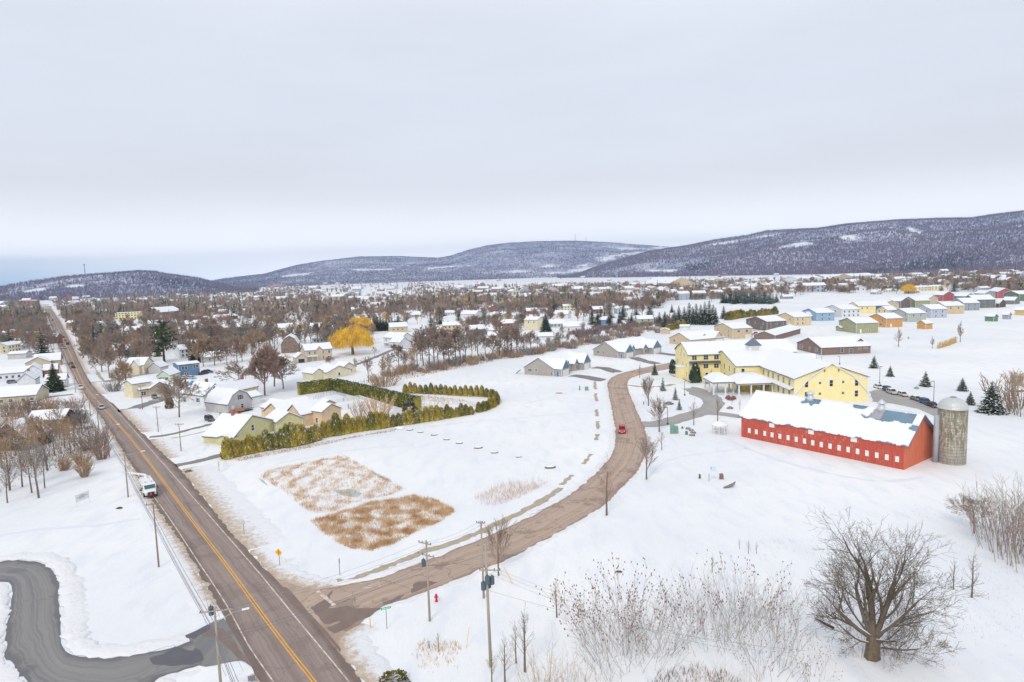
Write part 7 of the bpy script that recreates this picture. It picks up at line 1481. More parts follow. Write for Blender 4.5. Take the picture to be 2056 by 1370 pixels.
bare('maple', 67, 255, 781, 715, 'tall tan bare tree at the corner of the side street', twig=TWIGT, rmin=.05, spread=.9); bare('maple', 68, 242, 781, 738, 'bare tree right beside the highway corner', twig=TWIGT, rmin=.05); bush(61, 228, 786, 762, 'grey bush at the highway corner below the tan tree', rb=3, n=50, m=TWIGG, lean=.8, rmin=.04)
bare('round', 69, 205, 747, 690, 'dark round-headed tree on the highway verge', rmin=.06); bare('round', 70, 663, 735, 715, 'low reddish ornamental tree by the cream colonial house', twig=TWIGR, rmin=.05, spread=1.5)
for i, (x, y, t) in enumerate(((740, 768, 712), (770, 776, 712), (784, 760, 706), (828, 754, 692), (712, 742, 718), (752, 716, 695), (830, 738, 715))):
    bare('forest', 71+i % 3, x, y, t, f'{ORD[i]} bare tree between the cream ranch house and the tree belt', 'bare trees by the cream ranch house', rmin=.04, twig=(TWIG, TWIGT)[i % 2])
bush(62, 770, 775, 745, 'brush clump with rust grasses by the clipped hedge', rb=5, n=90, m=TWIGT, lean=.9, rmin=.035)
# willows
def willow_gen(seed):
    rng = random.Random(seed); S = []; Q = dict(TREES['maple']); Q.update(rmin=.05, lv=2, seg=[3, 4, 3], kids=[2.4, 1.6, 0], bare=[.4, .2, 0], len=[.8, .6, .5], ang=[46, 42, 0]); grow(S, rng, Vector((0, 0, -.1)), Vector((0, 0, 1)), 5.0, .55, 0, Q)
    zm = max(s[1].z for s in S); S = [(a*(10.5/zm), b_*(10.5/zm), ra, rb, lv) for a, b_, ra, rb, lv in S]
    r = np.random.default_rng(seed); n = 6500; th = r.uniform(0, 2*pi, n); ph = np.arccos(r.uniform(-.15, 1, n)); lump = 1+.10*np.sin(th*5+seed)+.08*np.sin(th*9+ph*7)
    R = r.uniform(.45, 1.0, n)**.6*lump; C = np.c_[7.4*R*np.sin(ph)*np.cos(th), 7.4*R*np.sin(ph)*np.sin(th), 4.4+5.8*R*np.cos(ph)]; l = r.uniform(.8, 2.4, n)*(.5+.6*np.sin(ph)); C[:, 2] = np.maximum(C[:, 2], .9+l*.4)
    U = np.c_[r.normal(0, .045, n), r.normal(0, .045, n), np.zeros(n)]; W = np.c_[np.cos(th)*.12*l+r.normal(0, .06, n), np.sin(th)*.12*l+r.normal(0, .06, n), -l*.42]
    keep = C[:, 2]+W[:, 2]*2 > .3
    return [('trunk', segs_mesh('trunk', [s for s in S if s[4] == 0], BARK)), ('limbs', segs_mesh('limbs', [s for s in S if s[4]], TWIGT)), ('crown', quad_mesh('crown', C[keep], U[keep], W[keep], [WILLOW], tri=True))]
for i, (x, y, t, lb, s, v) in enumerate(((709, 712, 650, 'large golden weeping willow standing in the snow below the town', 1, 1), (723, 672, 632, 'second golden willow behind the large one', 1, 2), (769, 646, 626, 'third golden willow beside the dark pines', 1, 1), (604, 664, 649, 'small golden willow crown behind the gambrel barn', 1, 2), (556, 628, 611, 'golden willow far behind in the middle of town', 1, 1), (435, 672, 657, 'low golden crown near the far brick roofs', 1, 2), (935, 610, 597, 'golden willow in the far town above the tree belt', 1, 1), (912, 609, 596, 'orange-tan willow beside the far golden one', 1, 2), (1010, 615, 603, 'golden tree among pale roofs in the far centre of town', 1, 1), (1824, 590, 569, 'orange willow behind the coloured house estate', 1, 2), (1072, 606, 594, 'small golden tree by the far dark pines', 1, 1), (548, 597, 590, 'tiny golden crown on the far slope of town', 1, 2))):
    h = HT(x, y, t); put_tree(('willow', v), lambda v=v: willow_gen(v), P(x, y), h/10.8, label=lb, group='golden willows', name='willow_tree')
# big pine and mid spruces
def pine_gen(seed):
    rng = np.random.default_rng(seed); C, U, W, M_ = [], [], [], []; mb = MB(); mb.tube((0, 0, -.1), (0, 0, 17), .5, .1, 8); lim = MB()
    for k in range(46):
        z = 4.0+13.3*(k/46); a = rng.uniform(0, 2*pi); L_ = (5.0*(1-((z-8)/11)**2) if z > 8 else 4.6)*rng.uniform(.55, 1.1)+.5; e = np.array([cos(a)*L_, sin(a)*L_, z+L_*.12]); lim.tube((0, 0, z), tuple(e), .1, .04, 4, caps=False)
        for j in range(int(46*L_/4)):
            t = rng.uniform(.25, 1.05); c = np.array([cos(a)*L_*t, sin(a)*L_*t, z+L_*.12*t])+rng.normal(0, 1, 3)*np.array([.55, .55, .28]); aa = rng.uniform(0, 6.28)
            C.append(c); U.append((cos(aa)*.26, sin(aa)*.26, rng.uniform(-.05, .05))); W.append((-sin(aa)*.14, cos(aa)*.14, rng.uniform(.08, .22))); M_.append(1 if rng.random() < .03 else 0)
    return [('trunk', mb.mesh('trunk', BARKD)), ('limbs', lim.mesh('limbs', BARKD)), ('crown', quad_mesh('crown', np.array(C), np.array(U), np.array(W), [NEEDLEO, RSNOW], M_))]
h = HT(330, 727, 642); put_tree(('pine', 1), lambda: pine_gen(5), P(330, 727), h/17.6, label='tall dark pine with layered crown left of the cottages, tallest evergreen in town'.replace('left of', 'behind'), name='pine_tree', cat='conifer')
conifer(12, 392.5, 728, 681, 'dark spruce standing between the pine and the pale ranch house', rb=3.3, dens=1.3, snow=.04); conifer(13, 318, 716, 690, 'brown-green cedar at the foot of the tall pine', rb=3.2, mats=CEDARD, snow=0); conifer(14, 272, 724, 700, 'shorter brown-green evergreen near the brick cottage', rb=3, mats=CEDARD, snow=0)
conifer(15, 1096, 674, 629, 'big dark spruce behind the long white shed', rb=3.6, dens=1.4, snow=.12)
for i, (x, y, t, rb) in enumerate(((1189, 652, 618, 2.6), (1200, 657, 622, 3.0), (1206, 650, 616, 2.4), (1224, 654, 622, 3.0), (1214, 648, 620, 2.4), (1244, 650, 624, 2.8), (1268, 655, 627, 3.0), (1262, 652, 636, 3), (1305, 640, 606, 3.2), (1324, 655, 626, 3.0), (1335, 657, 625, 3.2), (1363, 649, 614, 3.2), (1374, 651, 616, 3.0), (1384, 646, 607, 2.8), (1398, 650, 609, 3.2), (1407, 647, 611, 2.8), (1415, 652, 606, 3.0), (1424, 650, 604, 3.0), (1432, 652, 612, 2.8), (1355, 652, 622, 2.6), (1391, 652, 616, 3.0), (1453, 640, 614, 3.2), (1349, 628, 611, 3.0), (1437, 648, 618, 2.4))):
    conifer(16+i % 5, x, y, t, f'{ORD[i]} dark spruce counting along from the big spruce toward the tan ranch house', 'spruces above the duplexes', rb=rb, snow=.14, dens=1.1, mats=(NEEDLE, NEEDLEO)[i % 2])
for i in range(26):
    x = 1452+i*4.2+RUN.uniform(-2, 2); y = 611-RUN.uniform(0, 4); conifer(16+i % 5, x, y, y-RUN.uniform(18, 29), f'{ORD[i]} spruce of the snowy far windbreak beyond the farm track', 'far spruce windbreak', rb=RUN.uniform(2.8, 3.8), snow=.2 if i > 6 else .03, mats=(NEEDLE, NEEDLEB)[i % 2])
for i in range(9):
    x = 800-i*6; conifer(16+i % 5, x, 665-RUN.uniform(0, 4), 632+RUN.uniform(0, 9), f'{ORD[i]} dark pine of the grove behind the white farmhouse', 'pine grove behind the farmhouse', rb=4.4, snow=.0, mats=NEEDLEO, dens=1.1)
hedge_row([(1462, 643), (1490, 638), (1530, 634), (1556, 631)], 16, 5.5, 5.5, 'far olive hedge by the two-storey houses', 'from the spruces', 1.8); hedge_row([(1340, 664), (1352, 662), (1372, 656)], 8, 4, 4.5, 'olive hedge behind the tan ranch house', 'from the shed', 1.8)

# ------------------------------------------------------------------ tree belt across the middle
BELT = [(800, 742, 690), (812, 748, 700), (838, 738, 668), (850, 735, 655), (862, 730, 655), (872, 738, 650), (880, 733, 660), (892, 728, 655), (902, 735, 665), (915, 728, 662), (925, 726, 650), (936, 730, 670), (948, 722, 668), (960, 718, 655), (975, 716, 672), (990, 718, 668), (1003, 713, 660), (1012, 715, 655), (1028, 712, 645), (1020, 708, 650), (1038, 710, 652), (1052, 708, 672), (1065, 702, 665), (1080, 704, 672), (1100, 700, 675), (1120, 698, 668), (1140, 695, 668), (1160, 690, 662), (1180, 690, 664), (1200, 686, 664), (1220, 680, 660), (1240, 676, 656), (1258, 673, 655), (1280, 668, 650), (1300, 664, 648), (1320, 662, 645), (845, 725, 672), (905, 715, 660), (955, 705, 655), (1005, 700, 640), (1040, 690, 634), (1130, 682, 655), (1170, 675, 650)]
BELT.sort()
for i, (x, y, t) in enumerate(BELT):
    k = ('maple', 'forest', 'forest')[i % 3]; bare(k, 80+i % 4, x, y, t+RUN.uniform(-4, 4), f'{ORD[i]} bare tree of the field-edge belt, counting from the farmhouse', 'tree belt beyond the snowy field: '+('a' if x < 900 else 'b' if x < 1050 else 'c' if x < 1190 else 'd'), twig=(TWIG, TWIGG, TWIGR)[i % 3], rmin=.055, spread=.95)
for i in range(46):
    x = 780+i*12+RUN.uniform(-5, 5); y = float(np.interp(x, [780, 900, 1050, 1200, 1330], [762, 742, 716, 692, 667]))-RUN.uniform(0, 12)
    bush(66+i % 4, x, y, y-RUN.uniform(10, 22), f'{ORD[i]} undergrowth shrub along the tree belt edge, from the farmhouse', 'undergrowth shrubs along the tree belt', rb=4.5, n=60, m=(TWIG, TWIGR, TWIGT, TWIGG)[i % 4], lean=.9, rmin=.05)
SNB = mat('snowy_brush', (150, 134, 134), .95, scale=.25, col2=(110, 92, 88), thr=(.35, .6))
for i in range(30):
    x = 1150+i*7.5; y = float(np.interp(x, [1150, 1250, 1380], [686, 668, 652]))-RUN.uniform(0, 16); bush(66+i % 4, x, y, y-RUN.uniform(9, 16), f'{ORD[i]} snow-dusted brush clump below the spruces, counting from the first duplex', 'snow-dusted brush above the duplexes', rb=6, n=60, m=SNB, lean=1.0, rmin=.07)

# ------------------------------------------------------------------ the town beyond
TOWN = random.Random(2024)
def town_zone(px):
    return ('short of the highway' if px < 95 else 'beside the highway' if px < 240 else 'behind the tall dark pine' if px < 440 else 'behind the gambrel barn' if px < 620 else 'around the golden willows' if px < 860 else 'beyond the tree belt' if px < 1100 else 'beyond the duplexes' if px < 1330 else 'beyond the far windbreak' if px < 1640 else 'beyond the coloured estate')
def lower(px): # nearest row of the town on the picture at this column
    return float(np.interp(px, [-150, 0, 95, 160, 200, 240, 330, 420, 500, 620, 690, 760, 830, 900, 1000, 1100, 1180, 1300, 1345, 1440, 1560, 1640, 1760, 1900, 2056, 2300], [722, 722, 716, 705, 742, 738, 712, 712, 700, 692, 688, 655, 668, 700, 690, 668, 650, 640, 610, 608, 605, 598, 594, 588, 600, 600]))
def tlower(px): return lower(px)+float(np.interp(px, [90, 110, 180, 260, 420, 560, 640, 740, 800, 860], [0, 4, 14, 26, 28, 24, 22, 26, 14, 0]))
def upper(px): return hor(px)+float(np.interp(px, [0, 400, 700, 1000, 1400, 2056], [13, 12, 14, 20, 23, 24]))
def on_road(px, py):
    for (l, r) in ((ML, MR),):
        ys = [q[1] for q in reversed(l)]; xl = np.interp(py, ys, [q[0] for q in reversed(l)]); xr = np.interp(py, [q[1] for q in reversed(r)], [q[0] for q in reversed(r)])
        if xl-7 < px < xr+9: return True
    return False
FIELDS = [[(700, 553), (860, 556), (1060, 557), (1240, 555), (1560, 548), (2056, 538), (2056, 546), (1560, 562), (1200, 572), (940, 574), (800, 566)], [(1430, 612), (1640, 603), (1700, 590), (1640, 586), (1560, 605), (1440, 606)], [(560, 640), (600, 632), (640, 640), (620, 655), (575, 655)], [(640, 590), (800, 584), (840, 592), (660, 600)]]
CLEAR = [(303, 706, 366, 745), (384, 712, 402, 735), (226, 640, 288, 664), (318, 634, 370, 648), (428, 640, 480, 656), (548, 704, 672, 745), (766, 690, 842, 716), (776, 664, 822, 676), (225, 712, 268, 728), (560, 668, 650, 682), (675, 706, 745, 730), (1050, 660, 1115, 676)]
def in_field(px, py): return any(a < px < c and b_ < py < d for a, b_, c, d in CLEAR) or any(bool(in_poly(np.array([px]), np.array([py]), q)[0]) for q in FIELDS)
def free(p, d):
    for q, e in OCC:
        if abs(p.x-q.x) < d+e and abs(p.y-q.y) < d+e and (p-q).length < (d+e): return False
    return True
# special buildings in town
def tb(name, label, A, B, D, wh, rh, axis, m, nwin=0, cat='building', **k):
    z = (2,) if wh < 4.5 else (2, 5) if wh < 8 else (2, 5, 8)
    house(name, label, A, B, D, wh, rh, axis, m, grid_wins('f', [(i+.5)/nwin for i in range(nwin)], z, 1.5, 1.4) if nwin else (), cat=cat, trim=False, nseg=1, jit=0, **k)
    for t in (0, .33, .66, 1): q = P(A[0]+(B[0]-A[0])*t, (A[1]+(B[1]-A[1])*t)); OCC.append((Vector((q.x, q.y+D*.4)), D*.6+4))
tb('office_block', 'yellow three-storey block with a snowy flat roof standing among bare trees', (232, 643), (281, 641), 18, 8, 8.6, 'x', YELW, 8)
tb('school_building', 'long brown hall with a snowy pitched roof in the middle of town', (322, 637), (366, 633), 30, 6, 12, 'x', wallc('brick_brown', (146, 104, 100)), 6)
tb('brick_building', 'low brick building with snowy roof near the golden crown', (432, 645), (478, 641), 14, 4, 6, 'x', BRICK, 5)
tb('church', 'brick church with a greenish roof near the far end of the highway', (146, 608), (161, 607), 16, 8, 15, 'x', BRICK, 4, roofm=mat('church_roof', (158, 160, 150), .8))
mb = MB(); q = P(141.5, 609); mb.box(-3, 3, -3, 3, 0, 22); o = empty('church_tower', (q.x, q.y, 0), 0, 'square brick church tower rising over the far town', 'tower'); mb.build('tower_wall', BRICK, o); mb = MB(); mb.loft([[(-3.3, -3.3, 22), (3.3, -3.3, 22), (3.3, 3.3, 22), (-3.3, 3.3, 22)], [(-.2, -.2, 27), (.2, -.2, 27), (.2, .2, 27), (-.2, .2, 27)]]); mb.build('spire', SHING, o)
tb('brick_building', 'dark red brick block with a pale roof beside the far highway end', (42, 612), (62, 611), 30, 10, 11, 'x', BRICK, 6); tb('brick_building', 'second red brick block in the far town near the church', (68, 611), (80, 610), 20, 9, 10, 'x', REDW, 4)
tb('commercial_building', 'long white low roof along the far end of the highway', (48, 623), (104, 620), 40, 5, 5.8, 'x', CREAM, 0)
tb('brick_building', 'reddish building with a flat roof on the far slope of town', (552, 578), (572, 577), 40, 12, 13, 'x', wallc('pink_brick', (196, 148, 136)), 4); tb('brick_building', 'far tan-red building beside the reddish flat-roofed one', (605, 573), (625, 572), 40, 10, 11, 'x', wallc('tan_brick', (190, 150, 128)), 4)
tb('arena_building', 'large snow-roofed arena with tan walls near the foot of the hill', (1288, 577), (1340, 578), 70, 7, 20, 'x', TAN, 0); tb('warehouse', 'long warehouse with brown walls beside the arena', (1342, 578), (1392, 575), 60, 8, 10, 'x', wallc('red_tan', (176, 136, 120)), 0)
tb('apartment_block', 'long beige apartment block below the foot of the hill', (1655, 568), (1706, 566), 40, 12, 16, 'x', BUFF, 10); tb('apartment_block', 'second beige apartment block with twin snowy gables', (1709, 567), (1758, 565), 40, 12, 17, 'x', BUFF, 10); tb('apartment_block', 'third pale apartment block at the windbreak side', (1600, 571), (1650, 569), 40, 11, 15, 'x', WHITEW, 8)
tb('motel_row', 'yellow and white row houses behind the coloured estate', (1836, 586), (1868, 584), 14, 5, 7, 'x', CREAM, 5); tb('motel_row', 'yellow row house beside the cream row', (1869, 584), (1896, 583), 14, 5, 7, 'x', YELW, 4); tb('farm_building', 'red-walled low farm building at the foot of the hill', (1988, 563), (2012, 562), 20, 6, 9, 'x', REDW, 0); tb('cottage_house', 'white and blue house behind the orange willow', (1920, 581), (1960, 579), 14, 5, 8, 'x', WHITEW, 4)
for i, (A, B, c, lb, wh) in enumerate((((1312, 608), (1335, 607), BRICK, 'brown two-storey house with a hipped snowy roof above the first spruces', 5), ((1255, 610), (1288, 609), BRICK, 'wide brick house with a hipped snowy roof beyond the spruces', 4.5), ((1363, 603), (1385, 602), PALEB, 'tall pale grey house in a row beyond the spruce group', 8), ((1392, 602), (1418, 601), SAGE, 'second tall pale house beyond the spruce group', 8), ((1430, 600), (1452, 599), PALEB, 'third tall pale house beside the far windbreak', 8), ((985, 645), (1013, 646), CREAM, 'cream house with a steep snowy roof beyond the tree belt', 5), ((925, 640), (955, 641), WHITEW, 'white L-shaped house roof beyond the tree belt', 4.5), ((745+5, 648), (770, 647), WHITEW, 'white house in front of the pine grove', 5), ((560, 672), (590, 670), CREAM, 'cream house half hidden behind the gambrel barn', 5), ((622, 668), (648, 667), WHITEW, 'white cottage behind the colonial house', 4), ((640, 652), (672, 652), WHITEW, 'wide white-roofed house near the first willow', 4), ((230, 716), (262, 712), BRICK, 'orange brick cottage under the bare trees beside the highway', 3.2), ((1112, 640), (1140, 640), WHITEW, 'white cottage behind the big spruce', 4))):
    house('cottage_house', lb, A, B, 10, wh, wh+3, 'x', c, grid_wins('f', (.25, .7), (1.6,) if wh < 6 else (1.6, 4.4)), nseg=1, jit=0); q = P((A[0]+B[0])/2, A[1]); OCC.append((Vector((q.x, q.y+5)), 12))
# house prototypes for the town: one mesh of several materials when too small for parts
def town_house(k):
    wc = (CREAM, WHITEW, TAN, GREYW, GREYW if k < 10 else BRICK, PALEB, BUFF, WHITEW, WHITEW, GREIGE)[k % 10]; r = random.Random(k); L_, D = r.uniform(10, 16), r.uniform(7.5, 10); wh = r.choice((2.8, 2.8, 5.2)); rh = wh+r.uniform(1.8, 3.0); mb = MB()
    x0, x1, y0, y1 = -L_/2, L_/2, -D/2, D/2
    for a, rev in ((x0, True), (x1, False)): q = [(a, y0, 0), (a, y1, 0), (a, y1, wh), (a, 0, rh), (a, y0, wh)]; mb.poly(q[::-1] if rev else q)
    mb.poly([(x0, y0, 0), (x1, y0, 0), (x1, y0, wh), (x0, y0, wh)]); mb.poly([(x1, y1, 0), (x0, y1, 0), (x0, y1, wh), (x1, y1, wh)])
    pr = [(y0, wh), (0, rh), (y1, wh)]; n0 = len(mb.f); band(pr, .01, .14, x0-.35, x1+.35, 'x', mb, eave=.4); 
    for i in range(n0, len(mb.f)): mb.m[i] = 2
    n0 = len(mb.f); band(pr, .13, .42, x0-.3, x1+.3, 'x', mb, eave=.33)
    for i in range(n0, len(mb.f)): mb.m[i] = 1
    for z in ([1.5] if wh < 4 else [1.5, 4.0]):
        for s in (.18, .4, .66, .86):
            x = x0+L_*s; mb.box(x-.5, x+.5, y0-.04, y0+.01, z-.6, z+.6, 3); mb.box(x-.5, x+.5, y1-.01, y1+.04, z-.6, z+.6, 3)
        for y in (-D*.22, D*.22): mb.box(x1-.01, x1+.04, y-.45, y+.45, z-.6, z+.6, 3); mb.box(x0-.04, x0+.01, y-.45, y+.45, z-.6, z+.6, 3)
    mb.box(x0*.4-.4, x0*.4+.4, .2, 1.0, wh, rh+.9, 2)
    return mb.mesh('town_house', [wc, RSNOW, SHING, GLASS]), ('cream', 'white', 'tan', 'light grey', 'light grey' if k < 10 else 'brick', 'pale blue-grey', 'buff', 'white', 'white', 'greige')[k % 10]
THM = [town_house(k) for k in range(20)]
def sample_town(n, dmin, yfun, tries=60000, dfree=0):
    out = []
    for _ in range(tries):
        if len(out) >= n: break
        px = TOWN.uniform(-120, 2180); lo, hi = upper(px), lower(px); u = yfun(TOWN.random()); py = lo+(hi-lo)*u
        if on_road(px, py) or in_field(px, py): continue
        p = P(px, py).xy
        if not free(p, dmin): continue
        out.append((px, py, p)); OCC.append((p, dmin))
    return out
HS = sample_town(270, 9.0, lambda u: u**1.25)
def band_of(py, px):
    d = py-hor(px); return 'in the near streets of town' if d > 95 else 'in the middle of town' if d > 55 else 'in the far town'
for (px, py, p) in HS:
    k = TOWN.randrange(20); m, cn = THM[k]; o = mkobj('town_house', m); o.location = (p.x, p.y, 0); o.rotation_euler.z = TOWN.choice((.1, .1, 1.67, .25, -.2))+TOWN.uniform(-.1, .1)
    z = town_zone(px); bd = band_of(py, px); tag(o, f'snow-roofed {cn} house {bd}, {z}', 'house', f'snow-roofed town houses, {bd}, {z}')
# more roofs too small and too many to count one by one
def merge(name, meshes, places, label, cat=None, kind='stuff'):
    V, Fc, Mi = [], [], []; mats_, mi_map, base = [], {}, 0
    for (mk, x, y, z, rz, s) in places:
        me = meshes[mk]; n = len(me.vertices)
        if mk not in mi_map:
            co = np.empty(n*3); me.vertices.foreach_get('co', co); fs = [tuple(p.vertices) for p in me.polygons]; ms = []
            for p in me.polygons:
                mm = me.materials[p.material_index]
                if mm not in mats_: mats_.append(mm)
                ms.append(mats_.index(mm))
            mi_map[mk] = (co.reshape(-1, 3), fs, ms)
        co, fs, ms = mi_map[mk]; c, sn = cos(rz), sin(rz); q = co*s; V.append(np.c_[q[:, 0]*c-q[:, 1]*sn+x, q[:, 0]*sn+q[:, 1]*c+y, q[:, 2]+z]); Fc += [tuple(base+i for i in f) for f in fs]; Mi += ms; base += n
    me = bpy.data.meshes.new(name); me.from_pydata(np.concatenate(V).tolist(), [], Fc)
    for mm in mats_: me.materials.append(mm)
    me.polygons.foreach_set('material_index', Mi); me.update(); o = mkobj(name, me); tag(o, label, cat, None, kind); return o
FH = []
for _ in range(430):
    px = TOWN.uniform(-120, 2180) if TOWN.random() < .5 else TOWN.uniform(600, 2180); py = upper(px)-4+TOWN.random()**1.3*42
    if on_road(px, py) or (in_field(px, py) and TOWN.random() < .8): continue
    p = P(px, py).xy; FH.append((TOWN.randrange(20), p.x, p.y, 0, TOWN.uniform(-.4, .4)+TOWN.choice((0, pi/2)), TOWN.uniform(1, 1.9)))
merge('distant_roofs', [m for m, _ in THM], FH, 'countless tiny snowy roofs of the far town', 'houses')
# town trees: 285 nearest as things (trunk + crown), the rest as one mass
NB = 235
TS = []
for _ in range(30000):
    if len(TS) >= NB: break
    px = TOWN.uniform(-100, 2150) if TOWN.random() < .6 else TOWN.uniform(100, 800); lo, hi = upper(px), tlower(px); py = hi-(hi-max(lo, hi-115))*TOWN.random()**1.3
    if on_road(px, py) or in_field(px, py): continue
    if 1640 < px and py > 592: continue
    dens = sin(px*.021)+sin(px*.0043+2)+sin(py*.09+px*.01)
    if dens < -1.0 and TOWN.random() < .75: continue
    p = P(px, py).xy
    if not free(p, 2.2): continue
    TS.append((px, py, p)); OCC.append((p, 2.0))
for i, (px, py, p) in enumerate(TS):
    k = TOWN.choice(('forest', 'maple', 'round', 'forest')); v = 90+TOWN.randrange(3); tw = TOWN.choice((TWIG, TWIGG, TWIGR, TWIG, TWIGT)); far = (py-hor(px)) < 75
    h = TOWN.uniform(9, 15.5); key = ('town', k, v, tw.name, far)
    def gen(k=k, v=v, tw=tw, far=far):
        a, b_, n = tree_proto(k, v, 12, 1.0, None, .11 if far else .075, tw, None, .9 if far else 1.0); return [('trunk', a), ('crown', b_)]
    z = town_zone(px); bd = band_of(py, px); cn = {'twigs': 'brown', 'twigs_grey': 'grey', 'twigs_reddish': 'reddish', 'twigs_tan': 'tan'}[tw.name]
    put_tree(key, gen, p, h/12, label=f'bare {cn} tree {bd}, {z}', group=f'bare {cn} town trees, {bd}, {z}')
for i in range(150):
    for _ in range(50):
        px = TOWN.uniform(-100, 2150); lo, hi = upper(px), lower(px); py = lo+(hi-lo)*TOWN.random()**1.2; p = P(px, py).xy
        if not on_road(px, py) and not in_field(px, py) and free(p, 1.5): break
    else: continue
    z = town_zone(px); bd = band_of(py, px); v = 16+TOWN.randrange(5); mm = TOWN.choice((NEEDLE, NEEDLEO)); w = TOWN.uniform(1.0, 1.5)
    key = ('con', v, mm.name, .06, 3.6, .8, 0); h = TOWN.uniform(9, 17)
    put_tree(key, lambda v=v, mm=mm: conifer_gen(v, 10, 3.6, mm, .06, .8, .35, 0), p, h/10, label=f'dark evergreen {bd}, {z}', group=f'dark evergreens, {bd}, {z}', name='evergreen_tree', cat='conifer')
# merged far trees: slender clumps
def clump_mesh(seed, m, con=False):
    r = np.random.default_rng(seed); n = 44 if not con else 26
    if con:
        t = r.random(n); a = r.uniform(0, 6.28, n); R = 2.6*(1-t)*r.uniform(.5, 1, n); C = np.c_[R*np.cos(a), R*np.sin(a), 11*t+.5]; U = np.c_[np.sin(a)*.9*(1.1-t), -np.cos(a)*.9*(1.1-t), np.zeros(n)]; W = np.c_[np.zeros(n), np.zeros(n), np.full(n, .9)]
    else:
        a = r.uniform(0, 6.28, n); e = r.uniform(.0, 1.15, n); l = r.uniform(3.0, 6.5, n); z0 = r.uniform(2.5, 5.5, n); C = np.c_[np.cos(a)*.6, np.sin(a)*.6, z0]; U = np.c_[np.sin(a)*.26, -np.cos(a)*.26, np.zeros(n)]; W = np.c_[np.cos(a)*np.cos(e)*l*.5, np.sin(a)*np.cos(e)*l*.5, np.sin(e)*l*.5]
        C = np.r_[C, [[0, 0, 0]]]; U = np.r_[U, [[.25, 0, 0]]]; W = np.r_[W, [[0, 0, 3.0]]]
    return quad_mesh('clump', C, U, W, m, tri=True)
CL = [clump_mesh(i, m) for i, m in enumerate((TWIG, TWIGG, TWIGR, TWIGT, TWIG, TWIGR))]; CC = [clump_mesh(30+i, NEEDLE, True) for i in range(2)]
W1, W2 = [], []
for _ in range(26000):
    px = TOWN.uniform(-150, 2200); lo, hi = hor(px)+9, lower(px)-6; t = TOWN.random()**1.5; py = lo+(min(hi, lo+75)-lo)*t
    if on_road(px, py) or (in_field(px, py) and TOWN.random() < .97): continue
    dens = sin(px*.023)+sin(px*.0063+1)+sin(py*.13+px*.012)+sin(px*.051+py*.2)
    if dens < -.2 and TOWN.random() < (.75 if px > 640 else .45): continue
    if px > 640 and py < hor(px)+30 and TOWN.random() < .6: continue
    p = P(px, py).xy
    if TOWN.random() < (.07 if px > 500 else .13): W2.append((TOWN.randrange(2), p.x, p.y, 0, TOWN.uniform(0, 6), TOWN.uniform(.9, 1.5)))
    else: W1.append((TOWN.randrange(6), p.x, p.y, 0, TOWN.uniform(0, 6), TOWN.uniform(.8, 1.4)))
merge('distant_woods', CL, W1, 'hazy mass of bare trees filling the far town', 'trees'); merge('distant_evergreen_woods', CC, W2, 'scattered mass of dark evergreens in the far town', 'trees')
# bare woods between the streets: fully branched, one mass
def fast_mesh(name, V, Q, mi, mats):
    me = bpy.data.meshes.new(name); k = Q.shape[1]; me.vertices.add(len(V)); me.vertices.foreach_set('co', V.astype(np.float32).ravel()); me.loops.add(Q.size); me.loops.foreach_set('vertex_index', Q.astype(np.int32).ravel())
    me.polygons.add(len(Q)); me.polygons.foreach_set('loop_start', np.arange(0, Q.size, k, dtype=np.int32)); me.polygons.foreach_set('material_index', mi.astype(np.int32))
    for m in mats: me.materials.append(m)
    me.update(calc_edges=True); return me
LT = []
for k, (kd, v) in enumerate((('forest', 201), ('maple', 202), ('round', 203), ('forest', 204), ('maple', 205))):
    Q = dict(TREES[kd]); TREES['light'] = Q; Q['lv'] = 3; Q['kids'] = [q*.8 for q in Q['kids']]; rng = random.Random(v); S = []; Q['rmin'] = .10
    grow(S, rng, Vector((0, 0, -.1)), Vector((0, 0, 1)), 6.5, .26, 0, Q); zm = max(s[1].z for s in S); S = [(a*(12/zm), b_*(12/zm), ra, rb, lv) for a, b_, ra, rb, lv in S if ra > 0]
    S = [(a, b_, min(ra, .085) if lv > 1 else ra, min(rb, .085) if lv > 1 else rb, lv) for a, b_, ra, rb, lv in S]
    me = segs_mesh('tree', S, TWIG); n = len(me.vertices); co = np.empty(n*3); me.vertices.foreach_get('co', co); li = np.empty(len(me.loops), int); me.loops.foreach_get('vertex_index', li); LT.append((co.reshape(-1, 3), li.reshape(-1, 4)))
Vs, Qs, Ms, base = [], [], [], 0
WC = 0
for _ in range(16000):
    if WC >= 1500: break
    px = TOWN.uniform(-100, 2150) if TOWN.random() < .45 else TOWN.uniform(-100, 700); lo, hi = upper(px), tlower(px)-12; py = lo+(min(hi, lo+150)-lo)*(.18+.82*TOWN.random())
    if on_road(px, py) or in_field(px, py) or (px > 1640 and py > 590): continue
    dens = sin(px*.019+1)+sin(px*.0061+2)+sin(py*.085+px*.013)
    if dens < -.5 and TOWN.random() < .6: continue
    p = P(px, py).xy
    if not free(p, 1.0): continue
    OCC.append((p, .8)); co, q = LT[TOWN.randrange(5)]; s_ = TOWN.uniform(.75, 1.25); a = TOWN.uniform(0, 6.28); c, sn = cos(a)*s_, sin(a)*s_
    Vs.append(np.c_[co[:, 0]*c-co[:, 1]*sn+p.x, co[:, 0]*sn+co[:, 1]*c+p.y, co[:, 2]*s_]); Qs.append(q+base); base += len(co); Ms.append(np.full(len(q), TOWN.choice((0, 0, 1, 2, 3)))); WC += 1
tag(mkobj('town_woods', fast_mesh('town_woods', np.concatenate(Vs), np.concatenate(Qs), np.concatenate(Ms), [TWIG, TWIGG, TWIGR, TWIGT])), 'mass of bare brown trees between the town streets', 'trees', None, 'stuff')
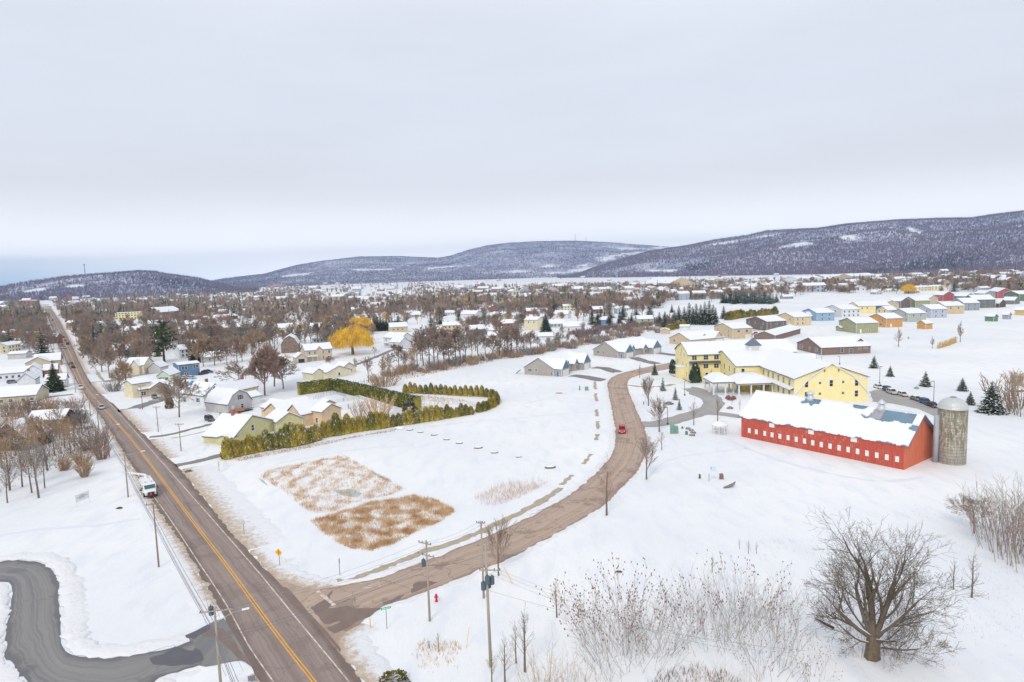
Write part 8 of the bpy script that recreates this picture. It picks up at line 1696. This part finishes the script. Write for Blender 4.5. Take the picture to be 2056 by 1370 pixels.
# woods on the slopes
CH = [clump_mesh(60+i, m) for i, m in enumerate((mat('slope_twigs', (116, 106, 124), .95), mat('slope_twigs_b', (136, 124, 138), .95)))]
def slope_mesh():
    V, Fm = [], []; rr = np.random.default_rng(9); cnt = (16000, 42000, 60000); C, U, W, Mi = [], [], [], []
    for (Wd, cl, ts, seed), n in zip(HILLS, cnt):
        ni, nj, _ = Wd.shape; i = rr.uniform(0, ni-1.01, n); j = rr.uniform(0, 45.9, n); i0, j0 = i.astype(int), np.minimum(j.astype(int), nj-2); fi, fj = (i-i0)[:, None], (j-j0)[:, None]
        p = (Wd[i0, j0]*(1-fi)*(1-fj)+Wd[i0+1, j0]*fi*(1-fj)+Wd[i0, j0+1]*(1-fi)*fj+Wd[i0+1, j0+1]*fi*fj); c = cl[i0, j0]
        nz = fbm2(p[:, 0], p[:, 1], seed+2, 5, .004); ok = (c+rr.normal(0, .22, n) < .45) & (nz+rr.normal(0, .35, n) > -.75) & (p[:, 2] > -1); p = p[ok]; k = len(p); s = p[:, :2].copy(); s /= np.linalg.norm(s, axis=1)[:, None]
        nz2 = fbm2(p[:, 0], p[:, 1], seed+9, 4, .006); con = (nz2+rr.normal(0, .25, k) > 1.05) | (rr.random(k) < .012)
        for _ in range(2):
            a = rr.uniform(0, pi, k); h = rr.uniform(6, 12, k); w = np.where(con, 2.6, rr.uniform(1.2, 2.4, k))
            C.append(p+np.c_[rr.normal(0, 2.5, (k, 2)), np.full(k, -1.0)]); U.append(np.c_[np.cos(a)*w, np.sin(a)*w, np.zeros(k)]); W.append(np.c_[rr.normal(0, 1.0, (k, 2)), h*.55]); Mi.append(np.where(con, 2, (rr.random(k) < .5).astype(int)))
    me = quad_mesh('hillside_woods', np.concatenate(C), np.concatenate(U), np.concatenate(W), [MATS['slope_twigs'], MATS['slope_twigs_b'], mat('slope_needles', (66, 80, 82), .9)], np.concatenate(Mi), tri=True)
    tag(mkobj('hillside_woods', me), 'bare woods with darker evergreen stands covering the hillsides', 'woods', None, 'stuff')
slope_mesh()
def mast(px, base, top, r_, label):
    d = f0+RV*((px-1028)/F)+UV*((685-base)/F); dl = hypot(d.x, d.y); x, y, z = d.x/dl*r_, d.y/dl*r_, HCAM+d.z/dl*r_; h = (base-top)/F*r_
    o = empty('radio_mast', (x, y, z-12), 0, label, 'mast'); mb = MB(); mb.tube((0, 0, 0), (0, 0, h+12), 2.2, 1.6, 4); mb.build('mast_pole', mat('mast_grey', (150, 152, 164), .8), o)
    mb = MB(); mb.box(-2.8, 2.8, -2.8, 2.8, h+6, h+11); mb.build('antenna', MATS['mast_grey'], o)
mast(1155, 486, 470, 7100, 'tallest radio mast on the middle ridge'); mast(1177, 488, 477, 7100, 'second radio mast on the middle ridge'); mast(171, 552, 534, 3580, 'faint mast on the low ridge over the highway')

# ------------------------------------------------------------------ haze
mb = MB(); mb.box(-9500, 9500, -400, 9800, -31.5, 420); hz = bpy.data.materials.new('haze_air'); hz.use_nodes = True; t = hz.node_tree; t.nodes.clear()
ho = t.nodes.new('ShaderNodeOutputMaterial'); hv = t.nodes.new('ShaderNodeVolumePrincipled'); hv.inputs['Color'].default_value = (.50, .68, 1.0, 1); hv.inputs['Density'].default_value = HAZE_D; hv.inputs['Anisotropy'].default_value = .1
t.links.new(hv.outputs[0], ho.inputs['Volume'])
if HAZE_D > 0: tag(mb.build('haze', hz), 'thin bluish winter air softening the far hills', 'haze', None, 'stuff')
